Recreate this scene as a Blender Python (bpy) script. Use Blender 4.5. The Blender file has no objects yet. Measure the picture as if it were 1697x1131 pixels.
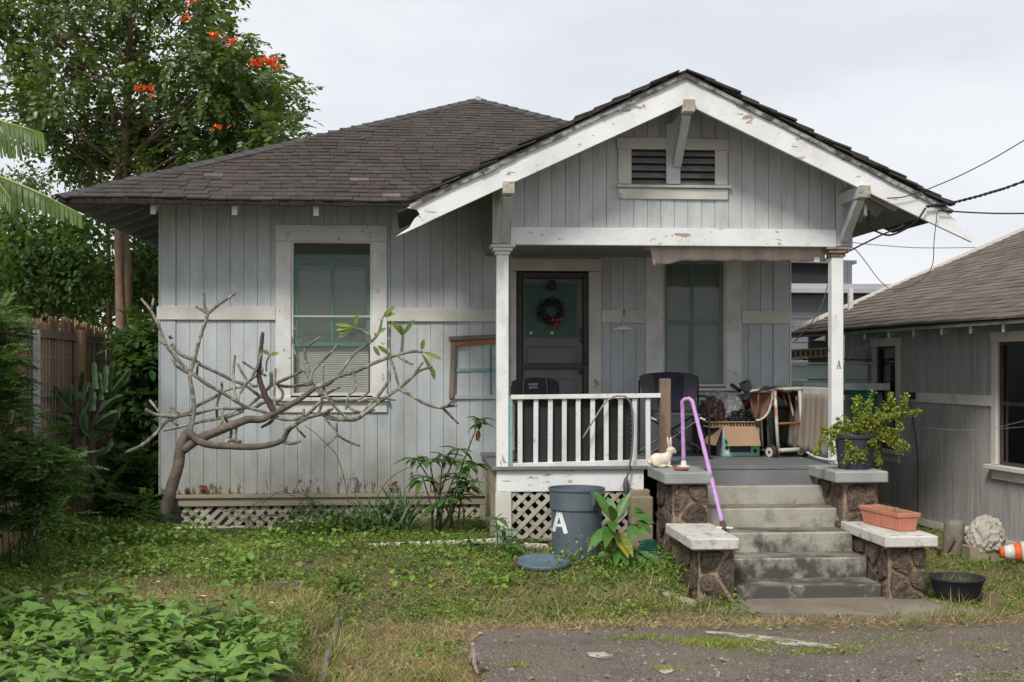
import bpy, math, random
import numpy as np
from mathutils import Vector, Matrix, noise as mnoise
rng = np.random.default_rng(7)
random.seed(7)
S = bpy.context.scene
C = S.collection
PI = math.pi
rad = math.radians

# ------------------------------------------------------------------ camera, sky, sun
FPX, CX, HZ, ZC, TH = 2100.0, 848.5, 610.0, 1.90, math.radians(4.4)
FW = np.array([math.sin(TH), math.cos(TH), 0.0])
RT = np.array([math.cos(TH), -math.sin(TH), 0.0])
cam_d = bpy.data.cameras.new('camera')
cam_d.sensor_width = 36.0
cam_d.lens = 36.0 * FPX / 1697.0
cam_d.shift_y = (HZ - 565.5) / 1697.0
cam_d.clip_start, cam_d.clip_end = 0.1, 2000
cam = bpy.data.objects.new('camera', cam_d)
C.objects.link(cam)
cam.location = (0, 0, ZC)
cam.rotation_euler = (PI / 2, 0, -TH)
S.camera = cam

SUN_EL, SUN_DIR = rad(52), Vector((-0.45, -0.80, 0.96)).normalized()
w = bpy.data.worlds.new('World')
S.world = w
w.use_nodes = True
nt = w.node_tree
nt.nodes.clear()
def wn(t, **k):
    n = nt.nodes.new(t)
    for a, b in k.items():
        setattr(n, a, b)
    return n
wo = wn('ShaderNodeOutputWorld')
sky = wn('ShaderNodeTexSky', sky_type='NISHITA', sun_disc=False)
sky.sun_elevation = math.asin(SUN_DIR.z)
sky.sun_rotation = math.atan2(SUN_DIR.x, SUN_DIR.y)
bg1 = wn('ShaderNodeBackground'); bg1.inputs[1].default_value = 0.10
bg2 = wn('ShaderNodeBackground'); bg2.inputs[1].default_value = 1.0
tc = wn('ShaderNodeTexCoord')
mp = wn('ShaderNodeMapping'); mp.inputs['Scale'].default_value = (2.2, 2.2, 7.0)
nz = wn('ShaderNodeTexNoise'); nz.inputs['Scale'].default_value = 1.6; nz.inputs['Detail'].default_value = 5; nz.inputs['Roughness'].default_value = 0.5
rp = wn('ShaderNodeValToRGB')
rp.color_ramp.elements[0].position = 0.38; rp.color_ramp.elements[0].color = (0.385, 0.394, 0.420, 1)
rp.color_ramp.elements[1].position = 0.62; rp.color_ramp.elements[1].color = (0.455, 0.457, 0.470, 1)
mx = wn('ShaderNodeMixShader'); mx.inputs[0].default_value = 0.93
L = nt.links.new
L(tc.outputs['Generated'], mp.inputs[0]); L(mp.outputs[0], nz.inputs['Vector']); L(nz.outputs[0], rp.inputs[0])
L(rp.outputs[0], bg2.inputs[0]); L(sky.outputs[0], bg1.inputs[0])
L(bg1.outputs[0], mx.inputs[1]); L(bg2.outputs[0], mx.inputs[2]); L(mx.outputs[0], wo.inputs[0])

sun_d = bpy.data.lights.new('sun', 'SUN')
sun_d.energy = 1.5
sun_d.angle = rad(14)
sun_d.color = (1.0, 0.95, 0.87)
sun = bpy.data.objects.new('sun', sun_d)
C.objects.link(sun)
sun.rotation_euler = SUN_DIR.to_track_quat('Z', 'Y').to_euler()
vs = S.view_settings
vs.view_transform = 'Standard'
vs.look = 'None'
vs.exposure = 1.0
vs.gamma = 1.0
vs.use_curve_mapping = False
S.cycles.max_bounces = 6
S.cycles.diffuse_bounces = 3
S.cycles.transparent_max_bounces = 8

# ------------------------------------------------------------------ pixel -> world helpers (used to measure sizes)
def ray(px, py):
    return FW + (px - CX) / FPX * RT + np.array([0, 0, (HZ - py) / FPX])
def P(px, py, Y):
    d = ray(px, py); t = Y / d[1]
    return np.array([d[0] * t, Y, ZC + d[2] * t])
def PX(px, py, X):
    d = ray(px, py); t = X / d[0]
    return np.array([X, d[1] * t, ZC + d[2] * t])
def PZ(px, py, z):
    d = ray(px, py); t = (z - ZC) / d[2]
    return np.array([d[0] * t, d[1] * t, z])
def XP(px, Y): return P(px, 600, Y)[0]
def ZP(py, Y, px=900): return P(px, py, Y)[2]

# ------------------------------------------------------------------ mesh helpers
ORG = {}
class MB:
    def __init__(s): s.v = []; s.f = []; s.n = 0
    def add(s, V, F):
        b = s.n
        V = [tuple(map(float, p)) for p in V]
        s.v += V; s.n += len(V)
        s.f += [tuple(i + b for i in f) for f in F]
        return s
    def box(s, x0, x1, y0, y1, z0, z1):
        return s.add([(x0,y0,z0),(x1,y0,z0),(x1,y1,z0),(x0,y1,z0),(x0,y0,z1),(x1,y0,z1),(x1,y1,z1),(x0,y1,z1)],
                     [(0,3,2,1),(4,5,6,7),(0,1,5,4),(1,2,6,5),(2,3,7,6),(3,0,4,7)])
    def obox(s, c, ax, ay, az):
        c, ax, ay, az = (np.array(q, float) for q in (c, ax, ay, az))
        V = [c + i*ax + j*ay + k*az for k in (-1,1) for (i,j) in ((-1,-1),(1,-1),(1,1),(-1,1))]
        return s.add(V, [(0,3,2,1),(4,5,6,7),(0,1,5,4),(1,2,6,5),(2,3,7,6),(3,0,4,7)])
    def bar(s, a, b, w, h, up=(0,0,1)):
        a, b = np.array(a, float), np.array(b, float)
        d = b - a; l = np.linalg.norm(d); d /= l
        u = np.array(up, float); r = np.cross(d, u); nr = np.linalg.norm(r)
        if nr < 1e-6: r = np.cross(d, np.array([1.0,0,0])); nr = np.linalg.norm(r)
        r /= nr; u = np.cross(r, d)
        return s.obox((a+b)/2, r*w/2, u*h/2, d*l/2)
    def tube(s, pts, r, n=8, cap=True):
        pts = [np.array(p, float) for p in pts]
        m = len(pts)
        rs = [r]*m if np.isscalar(r) else list(r)
        V = []; prev = None
        for i, p in enumerate(pts):
            d = pts[min(i+1, m-1)] - pts[max(i-1, 0)]
            d /= (np.linalg.norm(d) + 1e-9)
            if prev is None:
                a = np.array([0,0,1.0]) if abs(d[2]) < .9 else np.array([1.0,0,0])
                u = np.cross(d, a)
            else:
                u = prev - d*np.dot(prev, d)
            u /= (np.linalg.norm(u) + 1e-9); prev = u; v = np.cross(d, u)
            for k in range(n):
                t = 2*PI*k/n
                V.append(p + rs[i]*(math.cos(t)*u + math.sin(t)*v))
        F = [(i*n+k, i*n+(k+1)%n, (i+1)*n+(k+1)%n, (i+1)*n+k) for i in range(m-1) for k in range(n)]
        if cap: F += [tuple(range(n-1,-1,-1)), tuple((m-1)*n+k for k in range(n))]
        return s.add(V, F)
    def lathe(s, prof, c, n=32, close=False):
        V = [(c[0]+r*math.cos(2*PI*k/n), c[1]+r*math.sin(2*PI*k/n), c[2]+z) for r, z in prof for k in range(n)]
        m = len(prof)
        F = [(i*n+k, i*n+(k+1)%n, (i+1)*n+(k+1)%n, (i+1)*n+k) for i in range(m-1) for k in range(n)]
        F += [tuple(range(n-1,-1,-1)), tuple((m-1)*n+k for k in range(n))] if not close else []
        return s.add(V, F)
    def prism(s, pts, y0, y1):           # polygon in x,z extruded along y
        n = len(pts)
        V = [(x, y0, z) for x, z in pts] + [(x, y1, z) for x, z in pts]
        return s.add(V, [tuple(range(n)), tuple(range(2*n-1, n-1, -1))] + [(i, i+n, (i+1)%n+n, (i+1)%n) for i in range(n)])
    def prism3(s, pts, ext):             # planar 3d polygon, extruded by a vector
        n = len(pts); e = np.array(ext, float)
        V = [np.array(p, float) for p in pts]; V = V + [p + e for p in V]
        return s.add(V, [tuple(range(n-1,-1,-1)), tuple(range(n, 2*n))] + [(i, (i+1)%n, (i+1)%n+n, i+n) for i in range(n)])
    def ico(s, c, r, sub=2, fn=None):
        import bmesh
        bm = bmesh.new(); bmesh.ops.create_icosphere(bm, subdivisions=sub, radius=1.0)
        rr = np.array(r if hasattr(r, '__len__') else (r, r, r), float)
        V = []
        for v in bm.verts:
            p = np.array(v.co)
            k = fn(p) if fn else 1.0
            V.append(np.array(c) + p*rr*k)
        bm.verts.index_update()
        F = [tuple(q.index for q in f.verts) for f in bm.faces]
        bm.free()
        return s.add(V, F)
    def obj(s, name, mat, parent=None, org=None, smooth=False, bevel=0, kind=None, label=None):
        return mk(name, s.v, s.f, mat, parent, org, smooth, bevel, kind, label)

def mk(name, V, F, mat, parent=None, org=None, smooth=False, bevel=0, kind=None, label=None):
    V = np.asarray(V, dtype=np.float64).reshape(-1, 3)
    if parent is not None:
        o0 = ORG[parent]
    else:
        o0 = np.array(org if org is not None else (0, 0, 0), float)
    me = bpy.data.meshes.new(name)
    if isinstance(F, np.ndarray):
        k = F.shape[1]; nf = len(F)
        me.vertices.add(len(V)); me.vertices.foreach_set('co', (V - o0).astype(np.float32).ravel())
        me.loops.add(nf*k); me.loops.foreach_set('vertex_index', F.astype(np.int32).ravel())
        me.polygons.add(nf); me.polygons.foreach_set('loop_start', np.arange(0, nf*k, k, dtype=np.int32))
        me.update(calc_edges=True)
    else:
        me.from_pydata((V - o0).tolist(), [], F)
    if smooth: me.polygons.foreach_set('use_smooth', np.ones(len(me.polygons), bool))
    me.materials.append(mat)
    o = bpy.data.objects.new(name, me)
    C.objects.link(o)
    ORG[o] = o0
    if parent is not None: o.parent = parent
    else: o.location = o0
    if bevel:
        m = o.modifiers.new('bevel', 'BEVEL'); m.width = bevel; m.segments = 1; m.limit_method = 'ANGLE'
    if kind: o['kind'] = kind
    if label: o['label'] = label
    return o

def tag(o, label, cat, group=None, kind=None):
    o['label'] = label; o['category'] = cat
    if group: o['group'] = group
    if kind: o['kind'] = kind
    return o
def thing(name, label, cat, loc=(0,0,0), group=None):
    o = bpy.data.objects.new(name, None)
    o.empty_display_size = .1
    C.objects.link(o)
    o.location = tuple(map(float, loc)); ORG[o] = np.array(loc, float)
    return tag(o, label, cat, group)
def box(name, x0, x1, y0, y1, z0, z1, mat, parent, bevel=0, **k):
    return MB().box(x0,x1,y0,y1,z0,z1).obj(name, mat, parent, bevel=bevel, **k)
def sub(o, lv=1, vox=None, sm=0):
    if vox:
        m = o.modifiers.new('remesh', 'REMESH'); m.mode = 'VOXEL'; m.voxel_size = vox; m.use_smooth_shade = True
    if sm:
        m = o.modifiers.new('smooth', 'SMOOTH'); m.iterations = sm; m.factor = .5
    if lv and not vox:
        m = o.modifiers.new('subsurf', 'SUBSURF'); m.levels = lv; m.render_levels = lv
    return o
def clip_poly(poly, a, b, c):            # keep a*x + b*y <= c
    out = []
    n = len(poly)
    for i in range(n):
        p, q = poly[i], poly[(i+1) % n]
        dp, dq = a*p[0]+b*p[1]-c, a*q[0]+b*q[1]-c
        if dp <= 0: out.append(p)
        if dp*dq < 0:
            t = dp/(dp-dq)
            out.append((p[0]+t*(q[0]-p[0]), p[1]+t*(q[1]-p[1])))
    return out
def clip_rect(poly, x0, x1, z0, z1):
    for a, b, c in ((1,0,x1),(-1,0,-x0),(0,1,z1),(0,-1,-z0)):
        poly = clip_poly(poly, a, b, c)
        if len(poly) < 3: return []
    return poly
def spline(pts, n=6):
    pts = [np.array(p, float) for p in pts]
    if len(pts) < 3: return pts
    q = [2*pts[0]-pts[1]] + pts + [2*pts[-1]-pts[-2]]
    out = []
    for i in range(1, len(q)-2):
        p0, p1, p2, p3 = q[i-1], q[i], q[i+1], q[i+2]
        for k in range(n):
            t = k/n
            out.append(.5*((2*p1)+(-p0+p2)*t+(2*p0-5*p1+4*p2-p3)*t*t+(-p0+3*p1-3*p2+p3)*t**3))
    out.append(pts[-1])
    return out
def sstep(a, b, x):
    t = np.clip((x-a)/(b-a), 0, 1)
    return t*t*(3-2*t)

# ------------------------------------------------------------------ materials
MATS = {}
def M(name, col, rough=.75, var=.18, scale=4, stretch=(1,1,1), bump=.25, bscale=40, bstretch=None, rnd=.10, src='object',
      spots=None, spots2=None, metal=0.0, spec=.5, trans=0.0, tcol=None, zmask=None, hue=0.0, saw=False, bdist=.01):
    m = bpy.data.materials.new(name); m.use_nodes = True
    t = m.node_tree; t.nodes.clear(); N = t.nodes.new; Lk = t.links.new
    out = N('ShaderNodeOutputMaterial'); b = N('ShaderNodeBsdfPrincipled')
    b.inputs['Roughness'].default_value = rough; b.inputs['Metallic'].default_value = metal
    b.inputs['Specular IOR Level'].default_value = spec
    g = N('ShaderNodeNewGeometry')
    if src == 'object':
        r_ = N('ShaderNodeObjectInfo').outputs['Random']
    else:
        r_ = g.outputs['Random Per Island']
    def noise(sc, st, det=4, off=None, ro=.55):
        mpn = N('ShaderNodeMapping'); mpn.inputs['Scale'].default_value = st
        Lk(g.outputs['Position'], mpn.inputs[0])
        n_ = N('ShaderNodeTexNoise'); n_.inputs['Scale'].default_value = sc; n_.inputs['Detail'].default_value = det; n_.inputs['Roughness'].default_value = ro
        if off is not None: n_.noise_dimensions = '4D'; Lk(off, n_.inputs['W'])
        Lk(mpn.outputs[0], n_.inputs['Vector'])
        return n_.outputs[0]
    def math_(op, a, c):
        q = N('ShaderNodeMath'); q.operation = op; q.use_clamp = False
        for i, x in enumerate((a, c)):
            if isinstance(x, (int, float)): q.inputs[i].default_value = x
            else: Lk(x, q.inputs[i])
        return q.outputs[0]
    def mapr(x, a, c, d, e):
        q = N('ShaderNodeMapRange'); Lk(x, q.inputs[0])
        for i, v in enumerate((a, c, d, e)): q.inputs[i+1].default_value = v
        return q.outputs[0]
    n1 = noise(scale, stretch, 5)
    k = mapr(n1, .3, .7, 1-var, 1+var)
    k = math_('MULTIPLY', k, mapr(r_, 0, 1, 1-rnd, 1+rnd))
    hs = N('ShaderNodeHueSaturation'); hs.inputs['Color'].default_value = (*col, 1)
    Lk(k, hs.inputs['Value'])
    if hue:
        rr = math_('FRACT', math_('MULTIPLY', r_, 7.31), 0)
        Lk(mapr(rr, 0, 1, .5-hue, .5+hue), hs.inputs['Hue'])
    c_ = hs.outputs[0]
    def spot(c_, sp):
        # (colour, scale, threshold, softness, stretch, zrange or None, strength)
        sc_, s2, th, sf, st, zr, amt = sp
        n_ = noise(s2, st, 6, ro=.65)
        if zr:
            sx = N('ShaderNodeSeparateXYZ'); Lk(g.outputs['Position'], sx.inputs[0])
            n_ = math_('ADD', n_, mapr(sx.outputs[2], zr[0], zr[1], zr[2], zr[3]))
        f_ = mapr(n_, th-sf, th+sf, 0, amt)
        q = N('ShaderNodeMix'); q.data_type = 'RGBA'
        Lk(f_, q.inputs['Factor']); Lk(c_, q.inputs['A']); q.inputs['B'].default_value = (*sc_, 1)
        return q.outputs['Result'], f_
    hf = None
    for sp in (spots or []):
        c_, hf = spot(c_, sp)
    Lk(c_, b.inputs['Base Color'])
    if bump:
        bn = noise(bscale, bstretch or (1,1,1), 3)
        if saw:
            s_ = noise(10, (.6, 1, 14), 2, off=None)
            gate = mapr(math_('FRACT', math_('MULTIPLY', r_, 5.77), 0), .45, .6, .1, 1.6)
            bn = math_('ADD', bn, math_('MULTIPLY', s_, gate))
        if hf is not None:
            bn = math_('SUBTRACT', bn, math_('MULTIPLY', hf, .8))
        bp = N('ShaderNodeBump'); bp.inputs['Strength'].default_value = bump; bp.inputs['Distance'].default_value = bdist
        Lk(bn, bp.inputs['Height']); Lk(bp.outputs[0], b.inputs['Normal'])
    if trans:
        tr = N('ShaderNodeBsdfTranslucent')
        h2 = N('ShaderNodeHueSaturation'); h2.inputs['Color'].default_value = (*(tcol or [min(1, q*1.6) for q in col]), 1)
        Lk(k, h2.inputs['Value']); Lk(h2.outputs[0], tr.inputs[0])
        ms = N('ShaderNodeMixShader'); ms.inputs[0].default_value = trans
        Lk(b.outputs[0], ms.inputs[1]); Lk(tr.outputs[0], ms.inputs[2]); Lk(ms.outputs[0], out.inputs[0])
    else:
        Lk(b.outputs[0], out.inputs[0])
    MATS[name] = m
    return m
def glass(name, col=(1,1,1), mixf=.75, rough=.03):
    m = bpy.data.materials.new(name); m.use_nodes = True
    t = m.node_tree; t.nodes.clear(); N = t.nodes.new
    out = N('ShaderNodeOutputMaterial'); a = N('ShaderNodeBsdfTransparent'); a.inputs[0].default_value = (*col, 1)
    b = N('ShaderNodeBsdfGlossy'); b.inputs['Roughness'].default_value = rough; b.inputs[0].default_value = (.8,.8,.8,1)
    f = N('ShaderNodeFresnel'); f.inputs[0].default_value = 1.5
    x = N('ShaderNodeMixShader')
    t.links.new(f.outputs[0], x.inputs[0]); t.links.new(a.outputs[0], x.inputs[1]); t.links.new(b.outputs[0], x.inputs[2]); t.links.new(x.outputs[0], out.inputs[0])
    MATS[name] = m
    return m
WOODU = (.17,.125,.10)
paint_blue = M('house_paint', (.49,.53,.55), .8, .07, 3, (3,3,.5), .35, 55, (1,1,.35), rnd=.06, saw=True, bdist=.014, spots=[
    ((.20,.205,.19), 2.2, .66, .12, (3,3,1), None, .28),
    ((.33,.30,.23), 3.0, .50, .22, (1,1,.6), (.42,1.15,.16,-.20), .75),
    (WOODU, 8, .62, .012, (1.6,1.6,.5), (.42,1.0,.115,-.24), 1.0)])
gable_paint = M('gable_paint', (.52,.555,.555), .8, .07, 3, (3,3,.5), .35, 55, (1,1,.35), rnd=.06, saw=True, bdist=.014, spots=[
    ((.22,.22,.20), 3.5, .60, .14, (3,3,.8), None, .35), ((.30,.29,.25), 9, .71, .02, (2,2,1), None, .7)])
trim_white = M('trim_white', (.68,.685,.67), .7, .08, 3, bump=.2, bscale=30, rnd=.04, spots=[
    ((.33,.31,.26), 2.5, .60, .12, (1,1,1), None, .55), ((.24,.20,.16), 12, .655, .02, (1,1,1), None, .8)])
trim_peel = M('trim_peeling', (.76,.775,.775), .7, .07, 3, bump=.35, bscale=30, rnd=.03, spots=[
    ((.45,.46,.42), 2.0, .62, .1, (1,1,1), None, .5), ((.36,.25,.19), 3.2, .632, .010, (1,1,3.2), None, .95), ((.20,.17,.14), 8.0, .662, .012, (1,1,2.2), None, .9)])
trim_tan = M('trim_tan', (.34,.30,.22), .8, .12, 3, (1,1,4), .3, 40, rnd=.06, spots=[((.22,.19,.14), 5, .66, .05, (1,1,1), None, .8)])
lattice_m = M('lattice_paint', (.42,.385,.32), .85, .14, 5, bump=.3, bscale=40, rnd=.12, spots=[((.24,.20,.15), 6, .58, .06, (1,1,1), None, .75)])
trim_cream = M('trim_cream', (.62,.605,.55), .75, .1, 3, bump=.25, bscale=30, rnd=.06, spots=[((.22,.19,.15), 5, .68, .03, (1,1,1), None, .8), ((.40,.38,.33), 2, .55, .15, (1,1,1), None, .5)])
post_white = M('post_white', (.76,.77,.77), .65, .06, 3, bump=.3, bscale=30, rnd=.02, spots=[((.38,.37,.33), 3, .64, .08, (1,1,.5), None, .6), ((.27,.21,.16), 9, .635, .015, (1.3,1,.5), (.8,1.6,.06,-.03), .95)])
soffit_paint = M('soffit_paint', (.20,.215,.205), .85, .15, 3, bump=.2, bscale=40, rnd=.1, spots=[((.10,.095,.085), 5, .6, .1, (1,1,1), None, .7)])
raw_wood = M('bare_wood', (.22,.165,.115), .85, .25, 5, (1,1,.25), .5, 50, (1,1,.2), rnd=.15)
grey_wood = M('grey_wood', (.19,.17,.145), .9, .25, 6, (1,1,.3), .5, 60, (2,2,.3), rnd=.12)
rot_wood = M('rotten_wood', (.42,.37,.30), .9, .3, 9, bump=.7, bscale=50, rnd=.1, spots=[((.12,.09,.07), 12, .6, .05, (1,1,2), None, .9)])
orange_wood = M('orange_wood', (.40,.14,.06), .8, .25, 6, (.5,1,3), .3, 40)
shingle_m = M('roof_shingle', (.050,.038,.031), .92, .22, 6, bump=.6, bscale=120, rnd=.24, hue=.012, spots=[((.14,.115,.10), 22, .66, .05, (1,1,1), None, .55), ((.028,.024,.022), 1.6, .6, .12, (1,1,1), None, .6)])
shingle_light = M('roof_shingle_worn', (.12,.095,.08), .92, .3, 14, bump=.6, bscale=120, rnd=.3)
hipcap_m = M('hip_cap_shingle', (.055,.052,.050), .92, .2, 8, bump=.6, bscale=120, rnd=.15)
shingle_edge = M('roof_edge_felt', (.045,.05,.045), .9, .35, 9, bump=.5, bscale=60, spots=[((.17,.19,.17), 6, .60, .06, (1,1,1), None, .7)])
nshingle_m = M('neighbour_shingle', (.135,.108,.084), .92, .2, 5, bump=.6, bscale=110, rnd=.22, src='island', spots=[((.07,.06,.05), 1.5, .58, .12, (1,1,1), None, .6)])
deck_m = M('deck_paint', (.155,.165,.168), .6, .15, 4, bump=.15, bscale=40, spots=[((.26,.26,.24), 3, .66, .1, (1,1,1), None, .5)])
teal = M('teal_paint', (.058,.25,.205), .6, .15, 6, bump=.15, bscale=40, spots=[((.09,.14,.12), 5, .64, .1, (1,1,1), None, .5)])
teal_pale = M('teal_pale_paint', (.20,.36,.34), .7, .15, 6, bump=.15, bscale=40)
blind_m = M('blind_slat', (.52,.535,.49), .6, .10, 3, bump=0)
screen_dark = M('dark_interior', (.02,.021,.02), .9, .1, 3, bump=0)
rail_alu = M('screen_rail', (.55,.56,.53), .5, .1, 8, bump=.1)
glass_m = glass('window_glass', (.90,.94,.92))
glass_t = glass('tank_glass', (.72,.80,.76))
def screen(name, col, op):
    m = bpy.data.materials.new(name); m.use_nodes = True
    t = m.node_tree; t.nodes.clear(); N = t.nodes.new
    out = N('ShaderNodeOutputMaterial'); x = N('ShaderNodeMixShader'); x.inputs[0].default_value = op
    q = N('ShaderNodeBsdfDiffuse'); q.inputs[0].default_value = (*col, 1); r_ = N('ShaderNodeBsdfTransparent')
    t.links.new(r_.outputs[0], x.inputs[1]); t.links.new(q.outputs[0], x.inputs[2]); t.links.new(x.outputs[0], out.inputs[0])
    return m
screen_m = screen('insect_screen', (.26,.29,.27), .16)
door_screen = M('screen_door_paint', (.045,.046,.046), .6, .12, 6, bump=.1)
door_grey = M('door_grey', (.135,.138,.135), .6, .12, 5, bump=.1)
door_green = M('door_panel_green', (.018,.075,.055), .5, .2, 4, bump=.05)
canvas = M('canvas_tan', (.46,.395,.34), .95, .15, 3, (3,3,.5), .4, 90, rnd=.0, spots=[((.20,.165,.14), 3, .62, .1, (3,3,.7), None, .5)])
canvas_dark = M('canvas_brown', (.29,.24,.195), .95, .15, 3, (3,3,.5), .4, 90, rnd=.0, spots=[((.18,.15,.12), 3, .60, .1, (3,3,.7), None, .6)])
stub_wood = M('stub_wood', (.20,.145,.10), .9, .3, 6, (1,1,.25), .5, 50, (1,1,.25), spots=[((.10,.07,.05), 5, .58, .08, (2,2,.4), None, .7)])
black_mat = M('black_foam', (.022,.022,.025), .9, .15, 6, bump=.3, bscale=150)
rubber = M('black_rubber', (.02,.02,.02), .6, .2, 8, bump=.1)
cable_m = M('cable_black', (.012,.012,.012), .6, .2, 8, bump=0)
cable_l = M('cable_grey', (.30,.30,.30), .6, .2, 8, bump=0)
chair_cloth = M('chair_cloth', (.062,.055,.062), .95, .2, 6, bump=.3, bscale=140)
chair_navy = M('chair_navy', (.018,.019,.036), .95, .2, 6, bump=.3, bscale=140)
chair_black = M('chair_black', (.024,.027,.027), .95, .2, 6, bump=.3, bscale=140)
chair_grey = M('chair_grey', (.12,.12,.115), .95, .15, 6, bump=.3, bscale=140)
steel_dark = M('steel_dark', (.05,.052,.058), .4, .2, 8, bump=0, metal=.7)
steel = M('steel_grey', (.42,.42,.42), .35, .1, 8, bump=0, metal=.9)
card = M('cardboard', (.33,.215,.13), .9, .10, 5, bump=.1, bscale=60)
card_print = M('printed_card', (.16,.42,.47), .5, .1, 2, (1,1,1), bump=0, spots=[((.18,.50,.28), 2.0, .52, .08, (1,1,1), None, .9)])
card_white = M('white_card', (.60,.64,.66), .5, .08, 4, bump=0)
basket_m = M('wicker', (.33,.22,.12), .8, .25, 20, bump=.5, bscale=60)
bag_silver = M('bag_silver', (.36,.36,.37), .28, .3, 6, bump=.3, bscale=25)
bag_brown = M('bag_maroon', (.06,.026,.022), .30, .3, 6, bump=.3, bscale=25)
bag_black = M('bag_black', (.014,.014,.016), .28, .3, 6, bump=.3, bscale=25)
cart_paint = M('cart_paint', (.57,.54,.46), .6, .12, 8, bump=.3, bscale=60, spots=[((.26,.10,.035), 5, .56, .06, (1,1,1), None, .95)])
rust = M('rust', (.22,.085,.03), .9, .35, 12, bump=.5, bscale=60)
net_m = M('brown_net', (.16,.085,.055), .9, .3, 14, bump=.4, bscale=60)
lilac = M('lilac_tape', (.46,.265,.54), .7, .08, 12, (1,1,3), .5, 60, (1,1,1.5), spots=[((.40,.22,.47), 16, .62, .06, (1,1,2), None, .5)])
plaster = M('cream_plaster', (.66,.60,.48), .6, .1, 8, bump=.3, bscale=30, spots=[((.42,.34,.22), 12, .62, .1, (1,1,1), None, .55)])
terracotta = M('terracotta', (.52,.21,.14), .7, .08, 5, bump=.15, bscale=50, spots=[((.42,.25,.19), 4, .64, .1, (1,1,1), None, .6)])
terra_dark = M('terracotta_dark', (.36,.10,.05), .6, .1, 5, bump=.1)
concrete = M('concrete_grey', (.40,.39,.335), .9, .14, 3, bump=.45, bscale=35, rnd=.04, spots=[((.19,.16,.115), 3, .56, .12, (1,1,1), None, .7), ((.042,.040,.034), 3.0, .53, .09, (1.6,1.6,1.1), (-.1,.60,.19,-.20), .9)])
tread_m = M('concrete_tread', (.22,.20,.165), .9, .2, 4, bump=.5, bscale=40, spots=[((.055,.05,.042), 3.0, .52, .10, (1,1,1), (.0,.8,.06,-.12), .9), ((.36,.33,.27), 7, .62, .06, (1,1,1), None, .6)])
cap_m = M('concrete_cap', (.50,.49,.44), .9, .12, 4, bump=.5, bscale=40, spots=[((.62,.61,.56), 3, .55, .1, (1,1,1), None, .7), ((.14,.13,.105), 9, .60, .07, (1,1,.8), None, .75)])
cap_grey = M('concrete_cap_painted', (.27,.285,.275), .85, .12, 4, bump=.4, bscale=40, spots=[((.44,.43,.38), 3.5, .6, .1, (1,1,1), None, .7), ((.17,.14,.11), 3, .66, .06, (1,1,1), None, .6)])
pad_m = M('concrete_pad', (.24,.205,.16), .95, .2, 3, bump=.4, bscale=60, spots=[((.13,.11,.085), 2, .55, .12, (1,1,1), None, .8)])
stone_m = M('lava_stone', (.098,.074,.056), .95, .35, 7, bump=1.0, bscale=34, bdist=.022, rnd=.5, hue=.02, spots=[((.20,.135,.09), 5, .58, .1, (1,1,1), None, .6), ((.03,.025,.022), 30, .62, .06, (1,1,1), None, .7)])
mortar_m = M('mortar', (.27,.205,.145), .95, .3, 7, bump=1.0, bscale=30, bdist=.02, spots=[((.09,.07,.052), 5, .60, .1, (1,1,1), None, .8)])
block_m = M('concrete_block', (.29,.235,.165), .95, .15, 6, bump=.5, bscale=80, rnd=.18)
bin_m = M('bin_plastic', (.080,.108,.130), .55, .08, 4, bump=.1, bscale=40, spots=[((.15,.17,.18), 4, .57, .10, (1,1,.5), None, .5), ((.05,.055,.055), 7, .66, .06, (1,1,.4), None, .6)])
paint_mark = M('white_brush_paint', (.78,.79,.80), .6, .06, 9, bump=.2)
letter_m = M('stencil_paint', (.13,.145,.165), .7, .1, 9, bump=0)
pot_dark = M('pot_navy', (.036,.045,.062), .5, .1, 5, bump=.08)
pot_black = M('pot_black', (.022,.022,.024), .7, .15, 5, bump=.2, bscale=60)
pot_green = M('green_plastic', (.02,.13,.075), .5, .15, 5, bump=.1)
green_dark = M('green_dark_plastic', (.012,.055,.035), .5, .15, 5, bump=.1)
soil_m = M('soil', (.055,.04,.028), .98, .3, 20, bump=.8, bscale=60)
pipe_m = M('pipe_beige', (.50,.45,.39), .7, .12, 5, bump=.15)
orange_m = M('safety_orange', (.72,.12,.03), .6, .1, 6, bump=.15)
white_plast = M('white_plastic', (.66,.65,.60), .55, .1, 5, bump=.15)
paper_m = M('crumpled_sheet', (.46,.425,.37), .9, .2, 7, bump=.5, bscale=30, spots=[((.22,.15,.10), 8, .64, .05, (1,1,1), None, .8)])
cyl_con = M('old_concrete', (.24,.22,.18), .95, .25, 6, bump=.8, bscale=30, spots=[((.12,.11,.09), 4, .58, .1, (1,1,1), None, .7)])
neigh_paint = M('neighbour_paint', (.41,.40,.385), .85, .12, 3, (3,3,.4), .4, 50, (1,1,.3), rnd=.075, saw=True, bdist=.006, spots=[((.17,.165,.16), 2.5, .62, .1, (3,3,.6), None, .5), ((.16,.14,.12), 14, .71, .02, (1,1,.5), None, .8)])
neigh_trim = M('neighbour_trim', (.72,.685,.63), .75, .1, 3, bump=.25, bscale=30, spots=[((.30,.26,.21), 3, .62, .1, (1,1,1), None, .6)])
neigh_frame = M('window_dark_frame', (.07,.05,.042), .7, .2, 6, bump=.2)
curtain_m = M('curtain', (.13,.14,.13), .9, .2, 3, (6,6,.4), .3, 20)
far_grey = M('far_siding', (.145,.15,.165), .8, .1, 3, bump=.15)
far_black = M('far_dark_panel', (.018,.018,.02), .8, .2, 3, bump=.1)
far_trim = M('far_trim', (.40,.41,.43), .7, .1, 3, bump=.1)
green_net = M('green_net', (.015,.30,.17), .8, .2, 10, bump=.3, bscale=90)
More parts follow.
